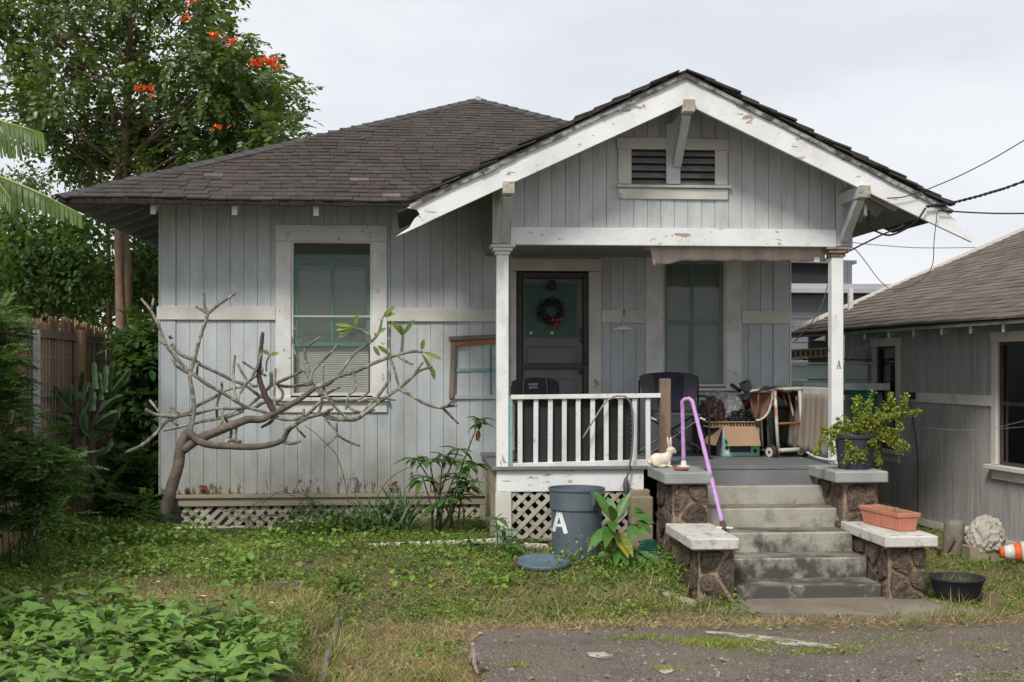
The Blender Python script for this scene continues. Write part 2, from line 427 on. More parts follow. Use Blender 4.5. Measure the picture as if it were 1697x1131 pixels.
aqua_board = M('aqua_board', (.52,.60,.58), .8, .12, 3, bump=.25, spots=[((.22,.25,.24), 3, .6, .1, (1,1,1), None, .6)])
fence_m = M('fence_wood', (.32,.20,.125), .9, .25, 6, (3,3,.3), .5, 60, (2,2,.2), rnd=.35)
fence_post_m = M('fence_post_wood', (.27,.165,.09), .9, .25, 6, (3,3,.3), .4, 60, (2,2,.2))
galv = M('galvanised', (.36,.36,.36), .45, .15, 8, bump=.05, metal=.5)
bark_m = M('bark_brown', (.20,.135,.085), .9, .25, 6, (1,1,.6), .6, 30, (1,1,.4), rnd=.1)
bark_grey = M('bark_grey', (.15,.14,.12), .85, .35, 9, bump=.9, bscale=70, rnd=.15, src='object', spots=[((.38,.37,.28), 11, .53, .05, (1,1,1), None, .85), ((.06,.05,.04), 26, .62, .04, (1,1,1), None, .7)])
bark_plum = M('bark_plumeria', (.13,.105,.085), .85, .3, 9, bump=1.0, bscale=45, spots=[((.27,.235,.175), 6, .60, .1, (1,1,1), None, .6)])
bark_cut = M('bark_dark', (.075,.05,.042), .85, .3, 9, bump=.5, bscale=50)
leaf_tulip = M('leaf_tulip', (.065,.112,.027), .36, .25, 1.5, bump=0, rnd=.40, src='island', trans=.25, tcol=(.22,.32,.03), hue=.025)
leaf_dark = M('leaf_dark', (.042,.085,.022), .45, .3, 1.2, bump=0, rnd=.45, src='island', trans=.35, tcol=(.20,.34,.025), hue=.03)
leaf_mid = M('leaf_mid', (.060,.115,.026), .5, .3, 1.0, bump=0, rnd=.4, src='island', trans=.3, tcol=(.20,.30,.03), hue=.025)
leaf_fern = M('leaf_fern', (.07,.14,.028), .6, .3, 1.5, bump=0, rnd=.35, src='island', trans=.3, tcol=(.12,.24,.03), hue=.02)
leaf_potato = M('leaf_potato', (.135,.245,.043), .42, .2, 9, bump=.4, bscale=35, rnd=.32, src='object', trans=.2, tcol=(.24,.38,.05), hue=.022, spots=[((.20,.26,.07), 12, .60, .08, (1,1,1), None, .5)])
leaf_potato_i = M('leaf_potato_small', (.135,.245,.043), .42, .14, 5, bump=0, rnd=.28, src='island', trans=.2, tcol=(.18,.34,.05), hue=.016)
leaf_cover = M('leaf_ground_cover', (.150,.250,.036), .5, .32, 1.4, bump=0, rnd=.42, src='island', trans=.25, tcol=(.20,.34,.04), hue=.03)
grass_m = M('grass_blade', (.185,.255,.042), .6, .28, 1.2, bump=0, rnd=.4, src='island', trans=.25, tcol=(.24,.34,.05), hue=.03)
straw_m = M('straw_blade', (.40,.32,.155), .8, .25, 2, bump=0, rnd=.4, src='island', trans=.15, tcol=(.4,.3,.12), hue=.02)
leaf_ti = M('leaf_ti', (.075,.185,.035), .42, .2, 8, bump=.2, bscale=30, rnd=.2, trans=.2, tcol=(.2,.36,.05), hue=.012)
leaf_yellow = M('leaf_yellow', (.42,.33,.03), .5, .2, 9, bump=.2, trans=.2, tcol=(.6,.4,.03), spots=[((.10,.19,.03), 9, .50, .05, (1,1,1), None, .9), ((.35,.12,.03), 16, .64, .03, (1,1,1), None, .8)])
leaf_shrub = M('leaf_shrub', (.065,.15,.034), .40, .2, 6, bump=.1, rnd=.25, trans=.2, tcol=(.16,.3,.04), hue=.015)
leaf_banana = M('leaf_banana', (.07,.13,.028), .45, .2, 3, bump=.1, rnd=.3, src='island', trans=.35, tcol=(.28,.42,.05), hue=.015)
leaf_lime = M('leaf_lime', (.24,.29,.035), .45, .2, 5, bump=0, rnd=.35, src='island', trans=.2, tcol=(.4,.45,.04), hue=.015)
leaf_dry = M('leaf_dry', (.20,.085,.035), .85, .3, 20, bump=.5, bscale=40, rnd=.2)
leaf_strap = M('leaf_strap', (.055,.12,.04), .45, .2, 4, bump=0, rnd=.3, src='island', trans=.2, tcol=(.15,.28,.05), hue=.015)
cactus_m = M('cactus_skin', (.05,.105,.04), .5, .25, 8, bump=.3, bscale=30, rnd=.3, src='island', hue=.015)
flower_m = M('flower_orange', (.80,.10,.02), .5, .15, 6, bump=0, rnd=.2, src='island', trans=.25, tcol=(.9,.15,.02))
flower_w = M('flower_white', (.78,.74,.76), .6, .08, 6, bump=0, trans=.2)
flower_v = M('flower_violet', (.42,.20,.50), .6, .1, 6, bump=0, trans=.2)
dove_m = M('dove_feathers', (.25,.19,.165), .85, .15, 30, bump=.3, bscale=90, spots=[((.13,.095,.08), 45, .58, .06, (1,1,3), None, .6)])
dove_head = M('dove_head_feathers', (.28,.25,.24), .85, .1, 30, bump=.2)
stone_dirt = M('path_stone', (.36,.32,.25), .95, .15, 9, bump=.5, bscale=50, spots=[((.22,.19,.14), 9, .6, .1, (1,1,1), None, .7)])
lawn_soil = M('lawn_soil', (.135,.10,.058), .98, .3, 2.2, bump=.9, bscale=45, bdist=.02, spots=[((.06,.07,.025), 1.3, .58, .12, (1,1,1), None, .5), ((.20,.14,.085), 3.5, .60, .08, (1,1,1), None, .6)])
asphalt_m = M('asphalt', (.15,.126,.103), .95, .25, 2.0, bump=1.0, bscale=90, bdist=.014, spots=[((.19,.15,.11), 1.3, .54, .10, (1,1,1), None, .75), ((.20,.185,.17), 70, .66, .04, (1,1,1), None, .7), ((.045,.040,.036), 90, .62, .04, (1,1,1), None, .8)])
marking_m = M('worn_marking', (.42,.38,.32), .9, .2, 7, bump=.5, bscale=70, spots=[((.14,.115,.09), 9, .52, .05, (1,1,1), None, .9)])
lid_m = M('lid_plastic', (.105,.15,.20), .5, .1, 6, bump=.1, spots=[((.22,.25,.27), 5, .62, .08, (1,1,1), None, .5)])

# ================================================================== SETTING
W, PF, RK = 14.9, 12.7, 12.12            # house wall plane, porch front plane, rake plane
FLZ = 0.91
def gh(x, y):
    x = np.asarray(x, float); y = np.asarray(y, float)
    a = sstep(10.1, 12.3, y)
    mid = -.15 + .25*a
    right = -.15 + .10*a
    r = sstep(2.6, 3.6, x)
    base = mid*(1-r) + right*r
    left = .085 + .035*sstep(9, 11.5, y) - .09*sstep(12.2, 14.6, y)*sstep(-3.4, -2.6, x)
    wd = .16 + .8*sstep(10.0, 11.6, y)
    k = sstep(-.66-wd, -.66+wd*.2+.02, x)
    z = left*(1-k) + base*k
    z = z + .018*np.sin(x*3.1+y*1.7)*np.sin(y*2.3-x*.9) + .010*np.sin(x*7.3)*np.sin(y*6.1+1)
    z = np.where((x > 2.35) & (x < 4.95) & (y > 9.9) & (y < 11.2), np.minimum(z, -.155), z)
    return np.where((y < 10.1) & (x > .2), np.minimum(z, -.15 + .006*np.sin(x*3)*np.sin(y*4)), z)
def gridsheet(name, xs, ys, zf, mat, kind='structure', dz=0.0):
    X, Y = np.meshgrid(xs, ys)
    V = np.stack([X.ravel(), Y.ravel(), zf(X, Y).ravel()+dz], 1)
    nx, ny = len(xs), len(ys)
    i = (np.arange(ny-1)[:, None]*nx + np.arange(nx-1)[None]).ravel()
    return mk(name, V, np.stack([i, i+1, i+1+nx, i+nx], 1), mat, smooth=True, kind=kind)
xs = np.concatenate([np.linspace(-150, -9, 12), np.linspace(-8.8, 9, 180), np.linspace(9.2, 150, 12)])
ys = np.concatenate([np.linspace(-60, 5.8, 8), np.linspace(6, 17, 130), np.linspace(17.5, 160, 16)])
ground = gridsheet('ground', xs, ys, gh, lawn_soil)
tag(ground, 'brown soil of the front yard under grass and weeds', 'ground')
# asphalt driveway with a crumbling edge, 4 mm above the soil
def edge_poly(pts, amp, n, seed):
    out = []
    for i in range(len(pts)):
        a, b = np.array(pts[i], float), np.array(pts[(i+1) % len(pts)], float)
        k = max(2, int(np.linalg.norm(b-a)/n))
        for j in range(k):
            p = a + (b-a)*j/k
            q = mnoise.noise_vector(Vector((p[0]*2.2, p[1]*2.2, seed)))
            q2 = mnoise.noise_vector(Vector((p[0]*8, p[1]*8, seed+3)))
            out.append((p[0]+amp*q.x+amp*.35*q2.x, p[1]+amp*q.y+amp*.35*q2.y))
    return out
def flat_sheet(name, pts, z, mat, label, cat, amp=.06, n=.12, seed=1.0, thick=0, kind='structure'):
    e = edge_poly(pts, amp, n, seed)
    m = MB(); m.add([(x, y, z) for x, y in e], [tuple(range(len(e)))])
    return tag(m.obj(name, mat, kind=kind), label, cat)
AZ = -.140
pts = [PZ(800, 1180, AZ)[:2], PZ(790, 1100, AZ)[:2], PZ(775, 1072, AZ)[:2], PZ(800, 1046, AZ)[:2], PZ(960, 1044, AZ)[:2], PZ(1160, 1042, AZ)[:2], PZ(1330, 1050, AZ)[:2], PZ(1520, 1046, AZ)[:2],
       PZ(1700, 1036, AZ)[:2], (9, 9.9), (14, 9.5), (14, -12), (.6, -12)]
flat_sheet('driveway', pts, AZ, asphalt_m, 'cracked worn asphalt driveway in front of the steps', 'driveway', .09, .10)
for i, (poly, lab) in enumerate([
    ([(1170,1046),(1240,1050),(1330,1062),(1390,1072),(1380,1075),(1300,1069),(1235,1057),(1172,1050)], 'broken strip of pale concrete along the far driveway edge'),
    ([(972,1081),(1000,1080),(1016,1090),(1004,1093),(975,1087)], 'small pale concrete patch alone in the asphalt'),
    ([(1082,1105),(1110,1103),(1120,1112),(1102,1118),(1088,1113)], 'pale concrete patch beside a weed tuft in the asphalt')]):
    e = [tuple(PZ(x, y, AZ+.005)[:2]) for x, y in poly]
    flat_sheet('concrete_patch', e, AZ+.005, marking_m, lab, 'concrete patch', .02, .04, 5+i)
pad = [(2.62, 10.36), (3.3, 10.22), (4.1, 10.05), (4.78, 10.10), (4.6, 10.78), (4.15, 11.0), (2.80, 11.0)]
pz = -.128
m = MB(); e = edge_poly(pad, .015, .1, 9)
m.prism3([(x, y, pz-.06) for x, y in e], (0, 0, .06))
tag(m.obj('concrete_pad', pad_m, kind='structure'), 'stained concrete pad at the foot of the front steps', 'paving')

# ================================================================== HOUSE
house = thing('house', 'weathered pale grey wooden bungalow with hipped roof and gabled porch', 'house', (.7, W, 0))
XL, XR = XP(265, W), XP(1308, W)
ZB = ZP(818, W, 500)                     # bottom of the boards
ZTOP = 4.02
belt0, belt1 = ZP(533, W, 600), ZP(511, W, 600)
# openings in the wall: x0, x1, z0, z1
o1 = (XP(482, W), XP(618, W), ZP(656, W, 550), ZP(399, W, 550))
od = (XP(854, W), XP(976, W), FLZ, ZP(451, W, 915))
o2 = (XP(1097, W), XP(1203, W), ZP(641, W, 1150), ZP(428, W, 1150))
OPEN = [o1, od, o2]
PXL = XP(826, PF)                        # left post centre etc
wallbase = MB()
def carve(x0, x1, z0, z1, ops):
    """split a rectangle round the openings"""
    rects = [(x0, x1, z0, z1)]
    for a, b, c, d in ops:
        nr = []
        for r in rects:
            if r[1] <= a or r[0] >= b or r[3] <= c or r[2] >= d: nr.append(r); continue
            if r[0] < a: nr.append((r[0], a, r[2], r[3]))
            if r[1] > b: nr.append((b, r[1], r[2], r[3]))
            xa, xb = max(r[0], a), min(r[1], b)
            if r[2] < c: nr.append((xa, xb, r[2], c))
            if r[3] > d: nr.append((xa, xb, d, r[3]))
        rects = nr
    return rects
for r in carve(XL+.01, XR-.01, .10, ZTOP, OPEN):
    wallbase.box(r[0], r[1], W+.022, W+.14, r[2], r[3])
front_wall = wallbase.obj('front_wall', screen_dark, house)
def boards(x0, x1, z0, z1, ops, Y, mat, parent, bw=.152, top=None, gap=.0035):
    n = max(1, round((x1-x0)/bw)); bw = (x1-x0)/n
    for i in range(n):
        a, b = x0+i*bw+gap/2, x0+(i+1)*bw-gap/2
        for r in carve(a, b, z0, z1, ops):
            if r[1]-r[0] < .02 or r[3]-r[2] < .02: continue
            d = random.uniform(-.0025, .0025)
            m = MB()
            if top:
                za, zb = min(r[3], top(r[0])), min(r[3], top(r[1]))
                if max(za, zb) - r[2] < .03: continue
                m.prism([(r[0], r[2]), (r[1], r[2]), (r[1], max(zb, r[2]+.005)), (r[0], max(za, r[2]+.005))], Y+d, Y+.02)
            else:
                m.box(r[0], r[1], Y+d, Y+.02, r[2], r[3])
            m.obj('wall_board', mat, parent, bevel=.002)
cl, cr = XP(292, W), XP(1281, W)
def around(o, g=.02): return (o[0]-g, o[1]+g, o[2]-g, o[3]+g)
ops = [around(o1), around(od), around(o2)]
boards(cl, XP(822, W), ZB, (belt0+belt1)/2-.001, ops, W, paint_blue, front_wall)
boards(cl, XP(822, W), (belt0+belt1)/2+.001, ZTOP, ops, W, paint_blue, front_wall)
boards(XP(822, W)+.004, cr, FLZ, (belt0+belt1)/2-.001, ops, W, paint_blue, front_wall)
boards(XP(822, W)+.004, cr, (belt0+belt1)/2+.001, 3.3, ops, W, paint_blue, front_wall)
# corner boards, belt rail
for a, b, zb, zt in ((XL, cl-.004, ZB, ZTOP), (cr+.004, XR, .2, 3.3)):
    MB().box(a, b, W-.012, W+.02, zb, zt).obj('corner_board', paint_blue, front_wall, bevel=.003)
tr = .028
for x0, x1, dz in ((XL-.03, XP(457, W), .012), (XP(642, W), XP(822, W), 0), (XP(996.5, W), XP(1070, W), -.01), (XP(1228.5, W), XR+.012, -.015)):
    MB().box(x0, x1, W-tr-.006, W-.002, belt0+dz, belt1+dz).obj('belt_board', trim_cream, front_wall, bevel=.004)
MB().box(XL-.008, XL, W-.03, W+.03, ZB, ZTOP).box(XR+.002, XR+.02, W-.02, W+.06, FLZ, 3.2).obj('corner_strip', trim_white, front_wall)
# water table, skirt, lattice under the left part
ZS = ZP(838, W, 500); ZG = .0
MB().box(XL+.19, XP(815, W), W-.055, W+.0, ZB-.045, ZB-.002).obj('ledge_board', trim_tan, house, bevel=.004)
MB().box(XL+.21, XP(815, W), W-.025, W+.02, ZS, ZB-.05).obj('skirt_board', trim_tan, house, bevel=.003)
def lattice(x0, x1, z0, z1, Y, mat, parent, sw=.048, pitch=.128, cover=1.0):
    fr = MB().box(x0-.02, x0, Y-.006, Y+.03, z0, z1).box(x1, x1+.02, Y-.006, Y+.03, z0, z1).box(x0-.02, x1+.02, Y+.28, Y+.30, z0-.05, z1).obj('lattice_panel', screen_dark, parent)
    for layer, sg in ((0, 1), (1, -1)):
        c = -3.0
        while c < (x1-x0)+3:
            h = sw*.7071*2/2
            t = random.uniform(-.012, .012)
            if sg > 0: poly = [(x0+c-h-2, z0-2), (x0+c+h-2, z0-2), (x0+c+h+2+t, z0+2), (x0+c-h+2+t, z0+2)]
            else:      poly = [(x0+c-h+2, z0-2), (x0+c+h+2, z0-2), (x0+c+h-2+t, z0+2), (x0+c-h-2+t, z0+2)]
            q = clip_rect(poly, x0, x1, z0, z1)
            if len(q) >= 3 and random.random() < cover:
                y = Y + layer*.009
                MB().prism(q, y, y+.007).obj('lattice_strip', mat, fr)
            c += pitch
    return fr
lattice(XP(300, W), XP(795, W), ZG+.02, ZS-.01, W+.01, lattice_m, house, cover=.93)
MB().box(XP(795, W), XP(818, W), W-.02, W+.03, ZG-.05, ZS-.004).obj('skirt_post', trim_tan, house)
MB().box(XP(620, W), XP(760, W), W-.10, W-.03, ZG-.05, .16).obj('footing', cyl_con, house, bevel=.01)
# side and back walls of the house body
sd = MB()
for i in range(60):
    y0 = W+.15+i*.152
    sd.box(XL-.004-.002*(i % 2), XL+.02, y0, y0+.148, ZB, ZTOP); sd.box(XR-.02, XR+.004+.002*(i % 2), y0, y0+.148, .2, ZTOP)
sd.box(XL, XR, 24.0, 24.1, 0, ZTOP)
sd.obj('side_wall', gable_paint, house, kind='stuff')
MB().box(XL+.05, XR-.05, W+1.2, W+1.3, 0, ZTOP).obj('inner_wall', screen_dark, house)

# ---------------- windows and door of the house
def frame_rect(m, x0, x1, z0, z1, w, y0, y1):
    m.box(x0, x0+w, y0, y1, z0, z1); m.box(x1-w, x1, y0, y1, z0, z1)
    m.box(x0+w, x1-w, y0, y1, z0, z0+w); m.box(x0+w, x1-w, y0, y1, z1-w, z1)
    return m
def slats(x0, x1, z0, z1, Y, mat, parent, pitch=.026, sag=0):
    m = MB(); z = z0; 
    while z < z1:
        t = random.uniform(-.15, .15)
        m.obox(((x0+x1)/2, Y, z), ((x1-x0)/2, 0, random.uniform(-.002, .002)), (0, .007+.002*t, .0128), (0, -.0005, .0006))
        z += pitch
    return m.obj('blind', mat, parent, kind='stuff')
def house_window(o, tl, trr, head, sillz, apz, meet, label, full_blind):
    x0, x1, z0, z1 = o
    wd = MB(); frame_rect(wd, x0, x1, z0, z1, .03, W-.01, W+.12)
    w_ = wd.obj('window', trim_cream, house, label=label)
    for a, b in ((tl, x0+.004), (x1-.004, trr)):
        MB().box(a, b, W-tr, W-.001, sillz+.002, z1-.012).obj('window_casing', trim_white, w_, bevel=.004)
    MB().box(tl-.006, trr+.006, W-tr-.004, W-.001, z1-.010, head).obj('head_casing', trim_white, w_, bevel=.004)
    MB().box(tl-.02, trr+.02, W-.075, W-.003, sillz-.035, sillz).obj('window_sill', trim_white, w_, bevel=.004)
    MB().box(tl+.0, trr-.0, W-tr+.002, W-.001, apz, sillz-.037).obj('window_apron', trim_white, w_, bevel=.004)
    return w_
win1 = house_window(o1, XP(457, W), XP(641.5, W), ZP(373.5, W, 550), ZP(660, W, 550), ZP(684, W, 550), 0, 'window with teal sashes behind the bare plumeria', True)
ix0, ix1 = XP(487, W), XP(613, W)
zz = lambda py: ZP(py, W, 550)
def sash(parent, x0, x1, z0, z1, Y, mul, mat, sw=.035):
    m = MB(); frame_rect(m, x0, x1, z0, z1, sw, Y, Y+.035)
    if mul: m.box(mul-.016, mul+.016, Y+.004, Y+.031, z0+sw, z1-sw)
    s_ = m.obj('sash', mat, parent, bevel=.003)
    MB().box(x0+sw-.004, (mul or x1)-(.012 if mul else sw), Y+.014, Y+.018, z0+sw-.004, z1-sw+.004).obj('pane', glass_m, s_)
    if mul: MB().box(mul+.012, x1-sw+.004, Y+.014, Y+.018, z0+sw-.004, z1-sw+.004).obj('pane', glass_m, s_)
    return s_
sash(win1, ix0, ix1, zz(574), zz(422), W+.030, XP(550, W), teal, .045)
MB().box(ix0+.04, ix1-.04, W+.083, W+.094, zz(448), zz(441)).obj('inner_rail', teal, win1)
MB().box(ix0+.04, ix1-.04, W+.081, W+.084, zz(555), zz(548)).obj('inner_rail', teal_pale, win1)
slats(ix0+.02, ix1-.02, zz(650), zz(446), W+.095, blind_m, win1)
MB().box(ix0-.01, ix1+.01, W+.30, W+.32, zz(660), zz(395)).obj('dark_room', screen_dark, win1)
f_ = MB(); frame_rect(f_, ix0-.012, ix1+.012, zz(656), zz(402), .010, W-.004, W+.012); f_.box(ix0-.01, ix1+.01, W+.0, W+.014, zz(526), zz(523))
f_.obj('screen_frame', rail_alu, win1)
MB().box(ix0, ix1, W-.001, W+.001, zz(654), zz(404)).obj('insect_screen', screen_m, win1)
for px in (477, 612):
    MB().tube([P(px+2.5*math.cos(t), 394-4+5*math.sin(t), W-.04) for t in np.linspace(0, 2*PI, 10)], .0016, 5).obj('wire_hook', cable_m, win1)
win2 = house_window(o2, XP(1070, W), XP(1228, W), 3.22, ZP(643, W, 1150), ZP(664, W, 1150), 0, 'window with white blinds behind the porch chair', True)
jx0, jx1 = o2[0]+.03, o2[1]-.03
sash(win2, jx0, jx1, ZP(641, W)+.03, ZP(531, W), W+.06, XP(1148, W), teal_pale, .045)
sash(win2, jx0, jx1, ZP(534, W), o2[3]-.03, W+.025, XP(1148, W), teal_pale, .04)
MB().box(XP(1148, W)-.012, XP(1148, W)+.012, W+.016, W+.024, ZP(634, W), o2[3]-.05).obj('muntin', teal, win2)
slats(jx0+.02, jx1-.02, ZP(634, W), o2[3]-.04, W+.13, blind_m, win2)
MB().box(o2[0]+.03, o2[1]-.03, W-.002, W+.0, o2[2]+.03, o2[3]-.02).obj('insect_screen', screen_m, win2)
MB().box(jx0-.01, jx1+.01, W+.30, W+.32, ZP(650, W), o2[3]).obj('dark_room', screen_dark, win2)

# door
zd = lambda py: ZP(py, W, 915)
door = MB()
dx0, dx1 = XP(857, W), XP(975.5, W)
frame_rect(door, dx0-.0, dx1, FLZ+.01, zd(452), .06, W+.012, W+.05)
door.box(dx0+.06, dx1-.06, W+.014, W+.048, zd(612), zd(603))
door = door.obj('door', door_screen, house, label='dark screen door with green upper panel', bevel=.004)
MB().box(XP(996, W), XP(975, W)+.003, W-tr, W-.001, FLZ+.002, zd(450.5)).obj('door_casing', trim_cream, house, bevel=.004)
MB().box(XP(847, W), XP(855.5, W), W-tr, W-.001, FLZ+.002, zd(450.5)).obj('door_casing', trim_cream, house, bevel=.004)
MB().box(XP(846, W), XP(997, W), W-tr-.004, W-.001, zd(449.5), zd(429)).obj('door_head', trim_cream, house, bevel=.004)
MB().box(dx0-.02, dx1+.02, W+.07, W+.10, FLZ, zd(450)).obj('inner_door', door_screen, door)
MB().box(XP(867, W), XP(966, W), W+.052, W+.069, FLZ+.06, zd(462)).obj('door_leaf', door_grey, door, bevel=.003)
MB().box(XP(871, W), XP(956, W), W+.046, W+.0515, zd(559), zd(470)).obj('door_window', door_green, door)
f_ = MB(); frame_rect(f_, XP(868.5, W), XP(958.5, W), zd(561.5), zd(467.5), .016, W+.040, W+.0515); f_.obj('glazing_bead', door_grey, door)
f_ = MB(); frame_rect(f_, XP(873, W), XP(957, W), zd(603), zd(574), .014, W+.042, W+.0515); f_.obj('door_panel', door_grey, door, bevel=.004)
f_ = MB(); frame_rect(f_, XP(873, W), XP(957, W), zd(700), zd(627), .014, W+.042, W+.0515); f_.obj('door_panel', door_grey, door, bevel=.004)
for px, py, w_, h_ in ((964, 551, .035, .10), (964, 565, .035, .045), (971, 595, .04, .14), (962, 617, .04, .04)):
    p = P(px, py, W+.0)
    MB().box(p[0]-w_/2, p[0]+w_/2, W-.015, W+.012, p[2]-h_/2, p[2]+h_/2).obj('door_handle', rubber, door, bevel=.006)
for px in (880, 915):
    p = P(px, 552, W+.04); MB().box(p[0]-.014, p[0]+.014, W+.042, W+.046, p[2]-.014, p[2]+.014).obj('sticker', white_plast, door)
MB().box(dx0-.005, dx0+.02, W-.012, W+.012, zd(492), zd(480)).obj('hinge', rubber, door)

# broken framed opening on the wall left of the post
fr = MB()
a, b = XP(745, W), XP(815, W)
fr.bar((a+.02, W-.03, ZP(660, W)), (a+.045, W-.04, ZP(560, W)), .055, .05, (0, 1, 0))
bf = fr.obj('wall_hatch', raw_wood, house, bevel=.004, label='broken brown wooden frame of a removed hatch')
MB().bar((a-.01, W-.05, ZP(562, W)), (b+.1, W-.05, ZP(558, W)), .07, .05).obj('hatch_head', grey_wood, bf, bevel=.006)
MB().bar((a+.05, W-.045, ZP(571, W)), (b+.1, W-.045, ZP(565, W)), .03, .045).obj('hatch_lintel', orange_wood, bf)
MB().box(a+.06, b+.05, W-.02, W-.004, ZP(616, W), ZP(611, W)).obj('hatch_rail', teal_pale, bf)
MB().box(a+.06, b+.05, W-.03, W-.004, ZP(661, W), ZP(655, W)).obj('hatch_sill', paint_blue, bf)
MB().box(b-.02, b-.004, W-.02, W-.004, ZP(655, W), ZP(572, W)).obj('hatch_edge', teal, bf)

# ---------------- roofs
EY, EZ, SL = 14.05, 3.735, .457
EX0, EX1 = -3.86, 5.35
AX, AY = .93, 18.65
AZr = EZ + SL*(AY-EY)
GX, GZ, GS = 2.62, 4.77, .487
gv = EY + (GZ-EZ)/SL                      # where the gable ridge meets the hip
vx = GX - (GZ-EZ)/GS                      # valley foot on the eave
rf = MB()
th = .035
def slab(m, pts, t=th):
    m.prism3([(p[0], p[1], p[2]-t) for p in pts], (0, 0, t-.002)); return m
slab(rf, [(EX0, EY, EZ), (vx, EY, EZ), (GX, gv, GZ), (AX, AY, AZr)])
slab(rf, [(GX, gv, GZ), (2*GX-vx, EY, EZ), (EX1, EY, EZ), (AX, AY, AZr)])
slab(rf, [(EX0, EY, EZ), (AX, AY, AZr), (AX, AY+3, AZr), (EX0, 25, EZ)])
slab(rf, [(EX1, EY, EZ), (EX1, 25, EZ), (AX, AY+3, AZr), (AX, AY, AZr)])
slab(rf, [(EX0, 25, EZ), (AX, AY+3, AZr), (EX1, 25, EZ)])
GL, GR = GX-2.47, GX+2.62
zg = lambda x: GZ - GS*abs(x-GX)
slab(rf, [(GL, RK, zg(GL)), (GX, RK, GZ), (GX, gv, GZ), (vx, EY, EZ), (GL, EY+.3, zg(GL))])
slab(rf, [(GX, RK, GZ), (GR, RK, zg(GR)), (GR, 18, zg(GR)), (2*GX-vx, EY, EZ), (GX, gv, GZ)])
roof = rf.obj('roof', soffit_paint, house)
# shingles of the front slope, one by one; the smallest far ones joined
nrm = np.array([0, -SL, 1.0]); nrm /= np.linalg.norm(nrm)
up = np.array([0, 1.0, SL]); up /= np.linalg.norm(up)
slen = math.hypot(AY-EY, AZr-EZ)
EXP = .15
cells = []
row = 0
while row*EXP < slen-.05:
    v0 = row*EXP - .03; 
    yA = EY + row*EXP*up[1]
    f = (yA-EY)/(AY-EY)
    xl, xr = EX0 + (AX-EX0)*f + .03, EX1 + (AX-EX1)*f - .03
    if xr-xl < .2: break
    zA = EZ + (yA-EY)*SL
    # gable hides the part right of the valley
    xv = GX - (GZ-zA)/GS if zA < GZ else 99
    x = xl - random.uniform(0, .15)
    while x < xr:
        wd = random.choice([.17, .2, .22, .25, .29])*random.uniform(.92, 1.08)
        a, b = max(x, xl), min(x+wd, xr, xv+.05)
        if b-a > .05: cells.append((row, a, b, v0))
        x += wd
        if x > xv: break
    row += 1
def shingle_geom(a, b, v0, r):
    o = np.array([0, EY, EZ])
    lift = .011 + r.uniform(0, .008); sk = r.uniform(-.006, .006); l = EXP*1.28
    sag = .016+.010*math.sin(a*1.3+v0)+.006*math.sin(a*3.7)
    def q(x, v, h): return o + np.array([x, 0, 0]) + up*v + nrm*(h+.002) + np.array([0, 0, sag])
    g = .0025
    V = [q(a+g, v0+sk, 0), q(b-g, v0-sk, 0), q(b-g, v0+l, -.001), q(a+g, v0+l, -.001),
         q(a+g, v0+sk, lift), q(b-g, v0-sk, lift+r.uniform(-.003, .003)), q(b-g, v0+l, .004), q(a+g, v0+l, .004)]
    return V, [(0,3,2,1),(4,5,6,7),(0,1,5,4),(1,2,6,5),(2,3,7,6),(3,0,4,7)]
rest = MB()
for i, (row, a, b, v0) in enumerate(cells):
    V, F = shingle_geom(a, b, v0, random)
    if i < 290:
        mk('shingle', V, F, shingle_light if random.random() < .022 else shingle_m, roof)
    else:
        rest.add(V, F)
shingle_i = M('roof_shingle_small', (.050,.038,.031), .92, .22, 6, bump=.6, bscale=120, rnd=.24, src='island', hue=.012, spots=[((.14,.115,.10), 22, .66, .05, (1,1,1), None, .55), ((.028,.024,.022), 1.6, .6, .12, (1,1,1), None, .6)])
rest.obj('shingle_field', shingle_i, roof, kind='stuff')
# hip caps
for (p, q) in (((EX0, EY, EZ), (AX, AY, AZr)), ((EX1, EY, EZ), (AX, AY, AZr))):
    p, q = np.array(p), np.array(q); d = q-p; Ln = np.linalg.norm(d); d /= Ln
    side = np.cross(d, (0, 0, 1.0)); side /= np.linalg.norm(side); u = np.cross(side, d)
    n = int(Ln/.21)
    for i in range(n):
        c = p + d*(i*.21+.02); w_ = .125; l = .28
        h0, h1 = .046+random.uniform(0, .004), .034
        V = [c-side*w_-u*.005, c+u*h0, c+side*w_-u*.005, c+d*l-side*w_-u*.012, c+d*l+u*h1, c+d*l+side*w_-u*.012]
        V += [v-u*.012 for v in V]
        mk('hip_cap', V, [(0,1,4,3),(1,2,5,4),(0,6,7,1),(1,7,8,2),(6,9,10,7),(7,10,11,8),(0,3,9,6),(2,8,11,5),(3,4,10,9),(4,5,11,10)], hipcap_m, roof)
MB().tube([np.array((AX, AY-.12, AZr+.0)), np.array((AX, AY+.1, AZr+.03))], [.05, .04], 5).obj('ridge_cap', trim_cream, roof)
# ragged dark eave edge + fascia strip
m = MB()
for i in range(46):
    x = EX0 + .02 + i*(vx-EX0)/46
    m.box(x, x+(vx-EX0)/46-.004, EY-.012-random.uniform(0, .012), EY+.05, EZ-.045-random.uniform(0, .012), EZ+.012)
m.obj('eave_edge', M('eave_felt', (.022,.019,.017), .95, .3, 9, bump=.4, bscale=60), roof, kind='stuff')
